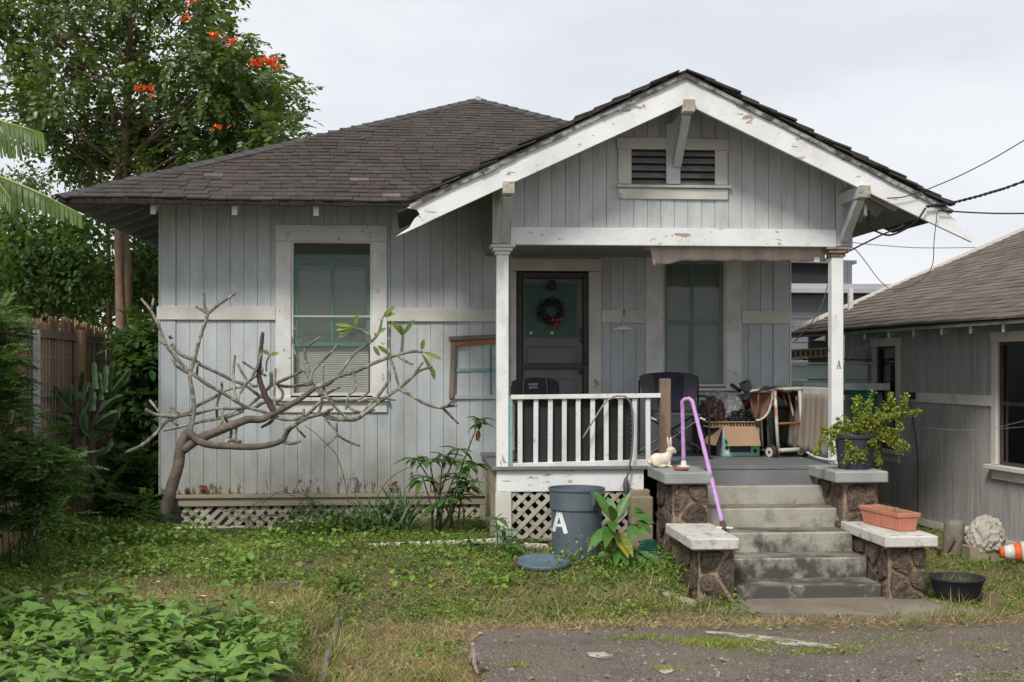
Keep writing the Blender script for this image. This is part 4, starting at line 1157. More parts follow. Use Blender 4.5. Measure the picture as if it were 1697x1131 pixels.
# storage shelf between the houses
SB = 16.6
sh = thing('storage_shelf', 'pale board shelf topped with green netting beside the porch', 'shelf', P(1375, 700, SB))
sx0, sx1 = XP(1310, SB), XP(1438, SB)
szp = lambda py: ZP(py, SB, 1380)
for i, (ya, yb) in enumerate(((629, 605), (655, 630.5))):
    MB().box(sx0, sx1, SB, SB+.03, szp(ya), szp(yb)).obj('back_board', aqua_board, sh, bevel=.004)
MB().box(sx0-.1, sx1+.1, SB-.05, SB+.5, szp(604), szp(601)).obj('top_board', trim_cream, sh)
MB().box(sx0, sx1+.1, SB-.55, SB-.50, szp(652)+.05, szp(641)+.05).obj('shelf_edge', aqua_board, sh, bevel=.004)
MB().box(sx0, sx1+.1, SB-.497, SB-.01, szp(641), szp(639.5)).obj('green_netting', green_net, sh)
MB().box(XP(1395, SB), sx1+.05, SB-.40, SB-.38, szp(690), szp(650)).obj('green_panel', green_net, sh)
MB().box(sx0, sx1, SB-.08, SB-.05, .05, szp(664)).obj('lower_board', aqua_board, sh)
V = [(sx0-.05+ (sx1-sx0+.1)*i/20, SB-.08+.5*j/4, szp(600.5)+.02+.03*random.random()) for j in range(5) for i in range(21)]
mk('net_cover', V, [(j*21+i, j*21+i+1, (j+1)*21+i+1, (j+1)*21+i) for j in range(4) for i in range(20)], green_net, sh)
for px in (1313, 1434): MB().box(XP(px, SB)-.03, XP(px, SB)+.03, SB-.54, SB-.47, 0, szp(655)).obj('leg', grey_wood, sh)
pal = thing('pallet', 'weathered brown pallet lying on the green netting', 'pallet', P(1345, 601, SB))
zb = szp(600.5)+.06
pxa, pxb = XP(1306, SB), XP(1380, SB)
for dz in (0, .10): MB().bar((pxa, SB-.02, zb+dz), (pxb, SB-.02, zb+dz+.03), .06, .02).obj('rail', raw_wood, pal)
for k in range(9):
    x = pxa+.03+(pxb-pxa-.06)*k/8
    MB().box(x-.018, x+.018, SB-.01, SB+.4, zb+.015, zb+.095+.003*k).obj('slat', raw_wood, pal)
MB().box(XP(1400, SB), XP(1440, SB), SB+1.5, SB+1.6, 0, 2.3).obj('post_board', grey_wood, sh)
tag(sh, 'pale board shelf topped with green netting beside the porch', 'shelf')

# ================================================================== CABLES
def cable(label, pts, r, mat=None, n=8, name='overhead_cable'):
    p = spline(pts, n)
    return tag(MB().tube(p, r, 6).obj(name, mat or cable_m, None, org=pts[0], smooth=True), label, 'cable')
Yr = RK-.05
cable('thin black cable rising from the porch eave to the upper right', [P(1470, 329, Yr), P(1500, 326, Yr), P(1540, 313, Yr), P(1610, 282, Yr), P(1697, 233, Yr), P(1900, 105, Yr)], .006)
tw = [P(1535, 343, Yr), P(1580, 336, Yr), P(1640, 320, Yr), P(1697, 301, Yr), P(1900, 225, Yr)]
tws = spline(tw, 30)
m = MB()
for ph in (0, PI):
    m.tube([p+.008*np.array([0, math.cos(i*.75+ph), math.sin(i*.75+ph)]) for i, p in enumerate(tws)], .0085, 5)
tag(m.obj('overhead_cable', cable_m, None, org=tw[0]), 'thick twisted black service cable at the broken eave end', 'cable')
cable('level pair of black wires right of the broken eave', [P(1555, 349, Yr), P(1620, 353, Yr), P(1697, 354, Yr), P(1900, 350, Yr)], .008)
cable('black drip loops of cable hanging under the right eave', [P(1534, 345, Yr), P(1520, 365, Yr), P(1500, 380, Yr+.1), P(1475, 390, Yr+.2), P(1455, 385, Yr+.3), P(1440, 375, Yr+.3), P(1440, 350, Yr+.3)], .010)
cable('second black drip loop beside the eave camera', [P(1497, 372, Yr+.1), P(1480, 383, Yr+.2), P(1470, 372, Yr+.2), P(1465, 358, Yr+.2)], .008)
cable('black cable slanting from the eave down to the right post', [P(1500, 374, Yr+.05), P(1465, 388, Yr+.1), P(1430, 405, Yr+.3), P(1397, 421, PF-.02), P(1360, 432, PF+.5)], .009)
cable('thin grey wire drooping from the eave onto the neighbouring roof', [P(1553, 352, Yr), P(1548, 400, Yr), P(1545, 440, Yr+.5), P(1530, 462, 14.5), P(1500, 478, 15.5), P(1480, 482, 16.0)], .004)
cable('thin dark wire curving from post top to the roof behind', [P(1398, 408, PF), P(1415, 412, PF+.3), P(1435, 435, 14), P(1455, 462, 15), P(1472, 478, 16)], .005)
cable('faint far wire across the sky behind the post', [P(1395, 400, 24), P(1450, 406, 24), P(1530, 411, 24), P(1640, 410, 24)], .010, cable_l)
cable('dark wire crossing behind the right post', [P(1372, 472, 20), P(1362, 505, 19), P(1345, 535, 18), P(1318, 565, 17)], .009)
cable('white-dotted wire under the neighbouring eave', [P(1407, 580, 16.2), P(1420, 580, 16.0), P(1438, 573, 15.8), P(1455, 556, 15.6)], .007, cable_l)
cable('pale line strung across the neighbouring wall', [P(1450, 700, 15.2), P(1560, 712, 14.0), P(1640, 710, 13.2), P(1697, 698, 12.6), P(1800, 675, 12)], .0025, cable_l)
cable('second pale line strung across the neighbouring wall', [P(1500, 706, 14.6), P(1600, 713, 13.5), P(1697, 708, 12.6), P(1800, 700, 12)], .0022, cable_l)

# ================================================================== LEFT FENCE
fA, fB = np.array([-3.58, 7.0, 0]), np.array([-4.40, 19.6, 0])
fd = fB-fA; fl = np.linalg.norm(fd); fd /= fl; fn = fence_n = np.array([fd[1], -fd[0], 0])    # fn towards the house
fence = thing('wooden_fence', 'brown picket and wire fence along the left boundary', 'fence', (fA+fB)/2)
def FS(px, py):
    q = ray(px, py); o = fA
    t = np.dot(o-np.array([0, 0, ZC]), fn)/np.dot(q, fn)
    p = np.array([0, 0, ZC])+q*t
    return np.dot(p-fA, fd), p[2]
s_ = 0.0
n_p = 0
while s_ < fl and n_p < 285:
    a = fA+fd*s_; wd = random.uniform(.036, .058)
    zt = 2.42+.05*math.sin(s_*.9)+random.uniform(-.05, .04)
    c = a+fd*wd/2
    MB().obox((c[0], c[1], zt/2-.05), fd*(wd/2-.002), fn*.008, (random.uniform(-.012, .012), random.uniform(-.012, .012), zt/2+.05)).obj('picket', fence_m, fence); n_p += 1
    s_ += wd+.002
for zr_ in (2.27, 1.62):
    MB().bar(fA+fn*.045+np.array([0, 0, zr_]), fB+fn*.045+np.array([0, 0, zr_]), .05, .075).obj('rail', grey_wood, fence)
s_, _ = FS(118, 600); p = fA+fd*s_+fn*.10
MB().tube([p+np.array([0, 0, -.1]), p+np.array([0, 0, 2.36])], .075, 10).obj('post', fence_post_m, fence)
for px in (40, 46):
    s_, _ = FS(px, 600); p = fA+fd*s_+fn*.10
    MB().tube([p+np.array([0, 0, -.1]), p+np.array([0, 0, 2.30])], .028, 8).obj('metal_post', galv, fence)
s_, _ = FS(183, 600); p = fA+fd*s_+fn*.09
MB().box(p[0]-.04, p[0]+.04, p[1]-.03, p[1]+.03, -.1, 2.28).obj('post', fence_m, fence)
m = MB()
for k in range(9): m.tube([fA+fn*.10+np.array([0, 0, .55+k*.21]), fB+fn*.10+np.array([0, 0, .55+k*.21])], .0035, 4, False)
for k in range(83): 
    p = fA+fd*(k*.15)+fn*.10; m.tube([p+np.array([0, 0, .3]), p+np.array([0, 0, 2.2])], .0028, 4, False)
m.obj('wire_mesh', galv, fence, kind='stuff')

# ================================================================== FOLIAGE GENERATORS
def unit(a): return a/(np.linalg.norm(a, axis=-1, keepdims=True)+1e-9)
def rdir(n): return unit(rng.normal(size=(n, 3)))
def leaf_arrays(pos, d, nr, Ln, Wd, prof=((.38, .5), (.75, .36)), fold=.18, droop=.18):
    pos = np.asarray(pos); n = len(pos)
    Ln = np.broadcast_to(np.asarray(Ln, float), (n,)); Wd = np.broadcast_to(np.asarray(Wd, float), (n,))
    d = unit(d); s = unit(np.cross(d, nr)); u = np.cross(s, d)
    cols = [pos]
    for t, w_ in prof:
        c = pos + d*(Ln*t)[:, None] - u*(Ln*droop*t*t)[:, None]
        off = s*(Wd*w_)[:, None]; up_ = u*(Wd*w_*fold*2)[:, None]
        cols += [c-off+up_, c, c+off+up_]
    cols.append(pos + d*Ln[:, None] - u*(Ln*droop)[:, None])
    k = len(cols); V = np.stack(cols, 1).reshape(-1, 3)
    T = [(0, 2, 1), (0, 3, 2)]
    for i in range(len(prof)-1):
        a, b = 1+3*i, 4+3*i
        T += [(a, a+1, b+1), (a, b+1, b), (a+1, a+2, b+2), (a+1, b+2, b+1)]
    a = 1+3*(len(prof)-1)
    T += [(a, a+1, k-1), (a+1, a+2, k-1)]
    F = (np.array(T)[None] + (np.arange(n)*k)[:, None, None]).reshape(-1, 3)
    return V, F
def leaf_obj(name, pos, d, nr, Ln, Wd, mat, parent=None, org=None, kind=None, **k):
    V, F = leaf_arrays(pos, d, nr, Ln, Wd, **k)
    return mk(name, V, F, mat, parent, org, kind=kind)
def blend_n(n, upw=.6):
    return unit(rdir(n)*(1-upw) + np.array([0, 0, 1.0])*upw)
def compound(pos, d, up_, pairs, rl, ll):
    """leaflets of n compound leaves: returns positions, directions, normals"""
    n = len(pos); d = unit(d); s = unit(np.cross(d, up_)); u = np.cross(s, d)
    PP, DD, NN = [], [], []
    rl = np.broadcast_to(np.asarray(rl, float), (n,))
    for i in range(pairs):
        t = .15+.85*(i+.5)/pairs
        c = pos + d*(rl*t)[:, None] - u*(rl*.35*t*t)[:, None]
        for sg in (-1, 1):
            PP.append(c); DD.append(unit(s*sg + d*.45 + rng.normal(size=(n, 3))*.15 - u*.15)); NN.append(unit(u+rng.normal(size=(n, 3))*.3))
    PP.append(pos + d*rl[:, None] - u*(rl*.35)[:, None]); DD.append(unit(d-u*.4)); NN.append(u)
    return np.concatenate(PP), np.concatenate(DD), np.concatenate(NN)
def inball(n, bias=.5):
    return rdir(n)*(rng.random(n)**bias)[:, None]

def tree(name, label, cat, base, clumps, per, ll, lw, mat, barkm, trunk=None, tr=.1, simple=True, group=None, pairs=4, rl=.4, limb=True, hang=.3):
    t = thing(name, label, cat, base, group)
    base = np.array(base, float)
    cs = np.array([c for c, r in clumps], float); top = cs.mean(0)
    tb = MB()
    tp = trunk or [base-np.array([0, 0, .2]), base*.6+top*.4, top]
    tp = spline(tp, 6)
    tb.tube(tp, list(np.linspace(tr, tr*.35, len(tp))), 9)
    tb.obj('trunk', barkm, t, smooth=True)
    if limb:
        lb = MB()
        tpn = np.array(tp)
        for c, r in clumps:
            c = np.array(c); lo = tpn[tpn[:, 2] < c[2]-.1]
            if len(lo) == 0: lo = tpn
            q = lo[np.argmin(np.linalg.norm(lo-c, axis=1)+.5*abs(lo[:, 2]-(c[2]-1)))]
            mid = (q+c)/2+np.array([0, 0, -.1])+rng.normal(size=3)*.12
            rr = tr*random.uniform(.09, .2)
            lb.tube(spline([q, mid, c], 4), list(np.linspace(rr, .012, 9)), 6)
        lb.obj('branches', barkm, t, smooth=True, kind='stuff')
    PP, DD, NN, LL = [], [], [], []
    for c, r in clumps:
        c = np.array(c); r = np.array(r if hasattr(r, '__len__') else (r, r, r), float)
        b = inball(per, .45); p = c+b*r
        dd = unit(b*.8+rng.normal(size=(per, 3))*.6+np.array([0, 0, -hang]))
        if simple:
            PP.append(p); DD.append(dd); NN.append(blend_n(per, .5)); LL.append(np.full(per, 1.0))
        else:
            a, e, f = compound(p, dd, blend_n(per, .8), pairs, rl*rng.uniform(.7, 1.2, per), ll)
            PP.append(a); DD.append(e); NN.append(f); LL.append(np.ones(len(a)))
    PP, DD, NN = np.concatenate(PP), np.concatenate(DD), np.concatenate(NN)
    n = len(PP); sc = rng.uniform(.7, 1.2, n)
    leaf_obj('crown', PP, DD, NN, ll*sc, lw*sc, mat, t, kind='stuff' if False else None)
    return t
# --- African tulip tree behind the fence
TY = 20.0
def clump_px(px, py, Y, r): return (P(px, py, Y), r)
tc_ = []
pts = [(40,20),(110,10),(180,0),(250,-10),(320,10),(350,45),(60,80),(130,75),(210,60),(290,70),(360,100),(420,120),(445,150),(30,150),(90,150),(160,130),(240,120),(310,140),(380,165),(430,205),
       (60,205),(120,215),(180,190),(260,190),(330,205),(390,220),(440,215),(270,235),(310,245),(170,240),(130,260),(360,250),(-30,40),(-90,20),(100,-50),(200,-80),(300,-50),(0,-40),(350,-40),(250,-130),(120,-130),
       (225,260),(400,245),(455,205),(395,100),(350,140)]
for i, (x, y) in enumerate(pts):
    for k in range(2):
        if random.random() < .07: continue
        c = P(x+random.uniform(-18, 18), y+random.uniform(-15, 15), TY+random.uniform(-1.7, 1.7))
        tc_.append((c, (random.uniform(.34, .52), random.uniform(.4, .55), random.uniform(.26, .40))))
tb_ = P(203, 610, TY); tb_[2] = 0
tulip = tree('flowering_tree', 'tall broad tree with orange flowers behind the left fence', 'tree', tb_, tc_, 37, .105, .066, leaf_tulip, bark_m,
     trunk=[tb_-np.array([0, 0, .2]), P(208, 500, TY), P(203, 380, TY), P(206, 280, TY), P(212, 150, TY), P(215, 20, TY)], tr=.125, simple=False, pairs=4, rl=.34)
MB().tube(spline([P(201, 620, TY-.12), P(200, 540, TY-.12), P(198, 470, TY-.1), P(196, 380, TY-.15), P(197, 290, TY-.1), P(188, 200, TY), P(170, 110, TY)]), list(np.linspace(.09, .03, 37)), 8).obj('second_stem', bark_m, tulip, smooth=True)
def flower(px, py, n, Y):
    pos = []; 
    c = P(px, py, Y)
    p = np.tile(c, (n, 1))+rng.normal(size=(n, 3))*np.array([.05, .05, .02])
    leaf_obj('flower_cluster', p, unit(rng.normal(size=(n, 3))*.6+np.array([0, 0, .9])), blend_n(n, .2), rng.uniform(.055, .095, n), .055, flower_m, tulip, droop=.5, kind='stuff')
for px, py, n in ((229,151,9),(249,150,10),(422,106,9),(432,104,10),(442,103,11),(452,106,10),(455,112,8),(357,61,8),(384,68,9),(314,34,6),(363,215,5),(376,70,5),(318,2,9),(428,110,6)):
    flower(px, py, n, TY-1.9)

# --- background trees and bushes beyond the fence
def blob(px, py, Y, w_, h_, n, r):
    return [(P(px+random.uniform(-w_, w_), py+random.uniform(-h_, h_), Y+random.uniform(-1.0, 1.0)), (random.uniform(.7, 1.2)*r, random.uniform(.7, 1.2)*r, random.uniform(.6, 1.0)*r)) for _ in range(n)]
def bg(name, label, px, py, Y, w_, h_, n, r, per, ll, mat, **k):
    b = P(px, 610, Y); b[2] = 0
    return tree(name, label, 'tree', b, blob(px, py, Y, w_, h_, n, r), per, ll, ll*.62, mat, bark_m, tr=.09, group='trees beyond the left fence', **k)
bg('leafy_tree', 'bushy tree left of the flowering trunk below a banana leaf', 70, 395, 21.5, 85, 38, 16, .45, 110, .12, leaf_dark)
bg('leafy_tree', 'dark leafy tree just above the picket fence', 60, 460, 20.8, 85, 50, 26, .55, 170, .12, leaf_dark)
bg('leafy_tree', 'sunny yellow-green tree low behind the fence', 150, 500, 25.0, 130, 50, 30, .7, 130, .13, leaf_mid)
bg('leafy_tree', 'leafy tree filling the gap between trunk and house eave', 240, 440, 22.5, 50, 60, 18, .5, 120, .12, leaf_dark)
bg('leafy_tree', 'small-leaved tree under the left end of the eave', 185, 335, 23.0, 60, 26, 12, .4, 70, .10, leaf_tulip)
bg('leafy_tree', 'wide dark tree at the far left edge behind the banana', -60, 450, 24.0, 90, 60, 22, .8, 150, .14, leaf_dark)
bg('leafy_tree', 'pale sparse treetop by the lower banana leaf', 30, 315, 24.0, 40, 25, 12, .35, 80, .08, leaf_mid)
leaf_shrub_i = M('leaf_shrub_dark', (.045,.10,.024), .42, .25, 4, bump=0, rnd=.35, src='island', trans=.3, tcol=(.18,.32,.03), hue=.025)
for x_, y_, lab in ((-6.2, 13.5, 'round green bush beyond the fence outside the lawn'), (-6.6, 16.5, 'taller green bush beyond the fence near the banana'), (-8.5, 21, 'leafy bush far left beyond the fence')):
    b = np.array([x_, y_, 0.])
    tree('green_bush', lab, 'bush', b, [(b+np.array([random.uniform(-1.1, 1.1), random.uniform(-.9, .9), random.uniform(.4, 1.7)]), .45) for _ in range(20)], 110, .13, .08, leaf_dark, bark_m, tr=.05, group='trees beyond the left fence')
# broad-leaved shrub between fence and house corner
b_ = P(225, 610, 17.2); b_[2] = .1
tree('tall_shrub', 'tall broad-leaved green shrub against the house corner', 'shrub', b_, 
     [(P(random.uniform(228, 264), random.uniform(545, 830), 16.6+random.uniform(-.5, 1.0)), random.uniform(.2, .3)) for _ in range(28)], 44, .14, .08, leaf_shrub_i, bark_m, tr=.05, simple=False, pairs=3, rl=.28)
b_ = P(195, 610, 16.3); b_[2] = .1
tree('tall_shrub', 'dense green shrub at the foot of the fence corner', 'shrub', b_, 
     [(P(random.uniform(195, 255), random.uniform(770, 850), 15.8+random.uniform(-.6, .6)), random.uniform(.2, .3)) for _ in range(14)], 50, .12, .07, leaf_shrub_i, bark_m, tr=.03, simple=False, pairs=3, rl=.26)
# --- fern bushes at the left edge
def fern_bush(label, spots, Y, per, rl, pairs=16, mat=leaf_fern, ll=.075, lw=.017, group=None, name='fern_bush'):
    c0 = P(np.mean([s[0] for s in spots]), 610, Y); c0[2] = float(gh(c0[0], c0[1]))
    t = thing(name, label, 'fern', c0, group)
    PP, DD, NN = [], [], []
    st = MB()
    for px, py in spots:
        c = P(px, py, Y+random.uniform(-.35, .35))
        st.tube(spline([c0+rng.normal(size=3)*np.array([.15, .15, .0]), (c0+c)/2+np.array([0, .1, .1]), c+np.array([0, .08, 0])], 3), .004, 5)
        b = rdir(per); b[:, 2] = np.abs(b[:, 2])*.6
        p = np.tile(c, (per, 1))+rng.normal(size=(per, 3))*.05
        a, e, f = compound(p, unit(b), blend_n(per, .9), pairs, rl*rng.uniform(.6, 1.15, per), ll)
        PP.append(a); DD.append(e); NN.append(f)
    st.obj('stems', leaf_dark, t, kind='stuff')
    PP, DD, NN = map(np.concatenate, (PP, DD, NN)); n = len(PP)
    leaf_obj('fronds', PP, DD, NN, ll*rng.uniform(.6, 1.1, n), lw, mat, t, prof=((.5, .5),), droop=.1)
    return t
fern_bush('feathery green bush at the left edge above the lawn', [(5,525),(12,555),(-12,560),(-10,590),(15,600),(5,640),(25,660),(-5,680),(20,690),(0,620),(-25,640),(-30,580),(-20,610),(-10,650)], 11.9, 22, .27)
fern_bush('low feathery fern mound at the left edge of the lawn', [(10,760),(50,770),(85,800),(30,810),(5,830),(60,840),(85,860),(30,865),(95,770),(75,745),(10,730),(20,790),(60,810),(0,870),(45,755),(85,820)], 11.6, 24, .27)
fern_bush('dark fern clump between cactus and shrub', [(110,770),(140,800),(100,700),(165,830),(120,840)], 13.6, 10, .34, mat=leaf_dark)
fern_bush('small fern beside the plumeria trunk', [(235,830),(255,850),(225,855),(300,850)], 13.6, 9, .24, ll=.05, lw=.013)
fern_bush('feathery fern against the lattice below the window', [(500,850),(530,845),(545,870),(560,855),(480,860),(410,860)], 14.4, 9, .26, ll=.05, lw=.013, mat=leaf_dark)
# --- candelabra cactus
cb = P(128, 610, 14.6); cb[2] = .1
cac = thing('candelabra_cactus', 'dark many-armed cactus in front of the fence', 'cactus', cb)
def cact(pts, r):
    pts = spline(pts, 5); m = MB(); k = 8
    V = []; 
    for i, p in enumerate(pts):
        d = unit(np.array(pts[min(i+1, len(pts)-1)])-np.array(pts[max(i-1, 0)])); u = unit(np.cross(d, [.3, 1, .1])); v = np.cross(d, u)
        sc = r*(1 if i < len(pts)-1 else .35)*(1+.18*math.sin(i*1.9))
        for j in range(k):
            q = sc*(1.25 if j % 2 == 0 else .5); V.append(np.array(p)+q*(math.cos(2*PI*j/k)*u+math.sin(2*PI*j/k)*v))
    F = [(i*k+j, i*k+(j+1) % k, (i+1)*k+(j+1) % k, (i+1)*k+j) for i in range(len(pts)-1) for j in range(k)]
    F.append(tuple((len(pts)-1)*k+j for j in range(k)))
    m.add(V, F); return m
cp = lambda x, y, Y=14.6: P(x*420/950, 400+y*500/1131, Y)      # coordinates of the left crop
MB().tube(spline([cp(285, 990), cp(290, 850), cp(285, 700), cp(290, 600)]), .055, 8).obj('stem', bark_cut, cac)
MB().tube(spline([cp(330, 980), cp(350, 860), cp(345, 720), cp(400, 600)]), .04, 8).obj('stem', bark_cut, cac)
arms = [((350,700),(385,600),(392,520)),((285,700),(262,600),(268,540)),((290,760),(320,700),(318,640)),((345,760),(375,700),(372,630)),((345,700),(420,690),(450,610)),((290,680),(210,690),(175,640)),((290,640),(285,570),(290,540)),((300,560),(305,520),(310,485)),((360,560),(355,500),(352,455)),((395,570),(400,510),(395,465)),((410,560),(415,500),(420,460)),((420,570),(460,520),(490,480)),
        ((280,640),(230,590),(205,545)),((270,660),(210,640),(180,600)),((285,680),(240,660),(200,655)),((300,650),(330,600),(340,560)),((345,640),(350,580),(345,530)),((370,650),(420,600),(460,580)),
        ((350,700),(400,660),(440,640)),((290,720),(240,720),(200,700)),((290,740),(230,760),(190,800)),((345,740),(310,700),(300,650)),((340,780),(290,790),(250,830)),((345,800),(400,780),(420,740)),
        ((340,840),(290,850),(265,820)),((345,860),(380,900),(375,910)),((285,800),(210,800),(190,830)),((300,600),(320,560),(330,530)),((380,600),(375,540),(370,490)),((290,620),(250,600),(255,560))]
for i, a in enumerate(arms):
    yo = random.uniform(-.35, .35)
    cact([cp(*a[0]), cp(a[1][0], a[1][1], 14.6+yo*.6), cp(a[2][0], a[2][1], 14.6+yo)], random.uniform(.024, .034)).obj('arm', cactus_m, cac)
# --- banana plant whose leaves hang into the frame
bb = P(-90, 610, 13.2); bb[2] = 0
ban = thing('banana_plant', 'banana plant with torn drooping leaves at the left edge', 'plant', bb)
MB().tube(spline([bb, bb+np.array([0, 0, 2.0]), P(-95, 230, 13.2)]), [.14]*12+[.08], 10).obj('stem', bark_m, ban, smooth=True)
def banana(rib, wl, mat, n=34):
    rib = spline(rib, 10); m = MB(); m.tube(rib, list(np.linspace(.022, .006, len(rib))), 6)
    rb_ = m.obj('banana_leaf', leaf_lime, ban)
    V, F = [], []; L_ = len(rib)
    for sg in (-1, 1):
        for i in range(n):
            t = i/n; k = t*(L_-1); i0 = int(k); p = rib[i0]+(rib[min(i0+1, L_-1)]-rib[i0])*(k-i0)
            k2 = min((i+random.choice([.86, 1.0, 1.0, 1.01, 1.01]))/n, 1)*(L_-1); j0 = int(k2); q = rib[j0]+(rib[min(j0+1, L_-1)]-rib[j0])*(k2-j0)
            ln = wl*(.55+.45*math.sin(min(1, t*1.15+.1)*PI))*random.choice([random.uniform(.9, 1.0), random.uniform(.6, 1.05)])
            ax = unit(rib[-1]-rib[0]); sd_ = np.array([0, sg*1.0, 0])*.45
            b = len(V)
            for f in (0, .35, .7, 1.0):
                dv = sd_*ln*f*(1-.3*f) + np.array([0, 0, -1.0])*ln*(.25*f+.75*f*f) + ax*ln*.25*f
                w2 = 1-.35*f
                V += [p+dv, p+(q-p)*w2+dv]
            F += [(b+2*r, b+2*r+1, b+2*r+3, b+2*r+2) for r in range(3)]
    mk('blade', V, F, mat, rb_, smooth=True)
banana([P(-95, 200, 13.2), P(-40, 178, 13.1), P(0, 200, 13.0), P(40, 212, 12.9), P(72, 222, 12.9)], .42, leaf_banana, 22)
banana([P(-95, 240, 13.2), P(-50, 275, 13.0), P(12, 298, 12.8), P(60, 318, 12.7), P(100, 338, 12.7), P(135, 356, 12.7)], .26, leaf_banana, 24)
banana([P(-95, 215, 13.2), P(-150, 160, 13.4), P(-230, 170, 13.6), P(-290, 230, 13.7)], .4, leaf_banana, 22)
banana([P(-95, 215, 13.2), P(-110, 120, 13.8), P(-130, 60, 14.6), P(-140, 70, 15.6)], .4, leaf_banana, 22)
banana([P(-95, 230, 13.2), P(-60, 240, 12.6), P(-20, 280, 12.4), P(18, 330, 12.3)], .3, leaf_banana)

# ================================================================== THINGS ON THE PORCH
def blobmesh(m, c, r, sub_=2, amp=.0, fr=3.0, seed=0, ridge=False):
    def fn(p):
        q = Vector((p[0]*fr+seed, p[1]*fr, p[2]*fr))
        n = mnoise.noise(q)
        n = (1-abs(n)*2) if ridge else n
        return 1+amp*n
    return m.ico(c, r, sub_, fn)
# wreath and bell on the door
c = P(913.4, 516, W-.03)
wr = thing('wreath', 'dark evergreen wreath with a red bow on the screen door', 'wreath', c)
n = 420
t = rng.uniform(0, 2*PI, n); q = rng.normal(size=(n, 3))*.022
pos = np.stack([c[0]+.115*np.cos(t)+q[:, 0], c[1]+q[:, 1]*.7, c[2]+.115*np.sin(t)+q[:, 2]], 1)
leaf_obj('greenery', pos, unit(np.stack([-np.sin(t), np.zeros(n), np.cos(t)], 1)+rdir(n)*.9), rdir(n), .05, .018, M('wreath_green', (.014,.028,.016), .6, .3, 9, bump=0, rnd=.4, src='island'), wr)
m = MB()
for k in range(26):
    a = rng.uniform(0, 2*PI); m.ico((c[0]+.115*math.cos(a)+rng.normal()*.02, c[1]-.025, c[2]+.115*math.sin(a)+rng.normal()*.02), .011, 1)
m.obj('berries', M('dark_berry', (.06,.02,.02), .4, .2, 9, bump=0), wr)
red = M('red_ribbon', (.22,.02,.02), .7, .2, 9, bump=.2)
m = MB(); b = P(923, 531, W-.07)
for sx_ in (-1, 1):
    m.prism3([b, b+np.array([sx_*.06, 0, .035]), b+np.array([sx_*.065, 0, -.02])], (0, .02, 0)); m.prism3([b, b+np.array([sx_*.015, 0, -.10]), b+np.array([sx_*.05, 0, -.085])], (0, .008, 0))
m.box(b[0]-.015, b[0]+.015, b[1]-.012, b[1]+.02, b[2]-.015, b[2]+.015); m.obj('bow', red, wr)
c = P(914, 474, W-.03)
bl = MB().lathe([(.012, .075), (.03, .06), (.05, .02), (.06, -.03), (.066, -.045), (.0, -.045)], c, 14).obj('door_bell', chair_black, None, org=c, smooth=True)
tag(bl, 'dark cloth bell hanging above the door wreath', 'ornament')
# squeegee on the belt board
a = P(1033.5, 517, W-.05)
sq = thing('squeegee', 'white squeegee hanging from a hook between door and window', 'squeegee', a)
MB().tube([a+np.array([0, 0, -.03]), P(1033, 528, W-.05), P(1033, 541, W-.05)], [.011, .010, .016], 8).obj('handle', white_plast, sq, smooth=True)
MB().tube(spline([a+np.array([0, .02, .0]), a+np.array([.008, 0, .012]), a+np.array([0, -.01, -.03])], 4), .006, 6).obj('hook', cable_m, sq)
m = MB(); l_, r_p = P(1016, 547, W-.05), P(1050, 547, W-.05); c = P(1033, 540, W-.05)
m.prism3([l_, r_p, r_p+np.array([0, 0, .012]), c+np.array([.02, 0, 0]), c+np.array([-.02, 0, 0]), l_+np.array([0, 0, .012])], (0, .02, 0)); m.obj('blade', white_plast, sq)

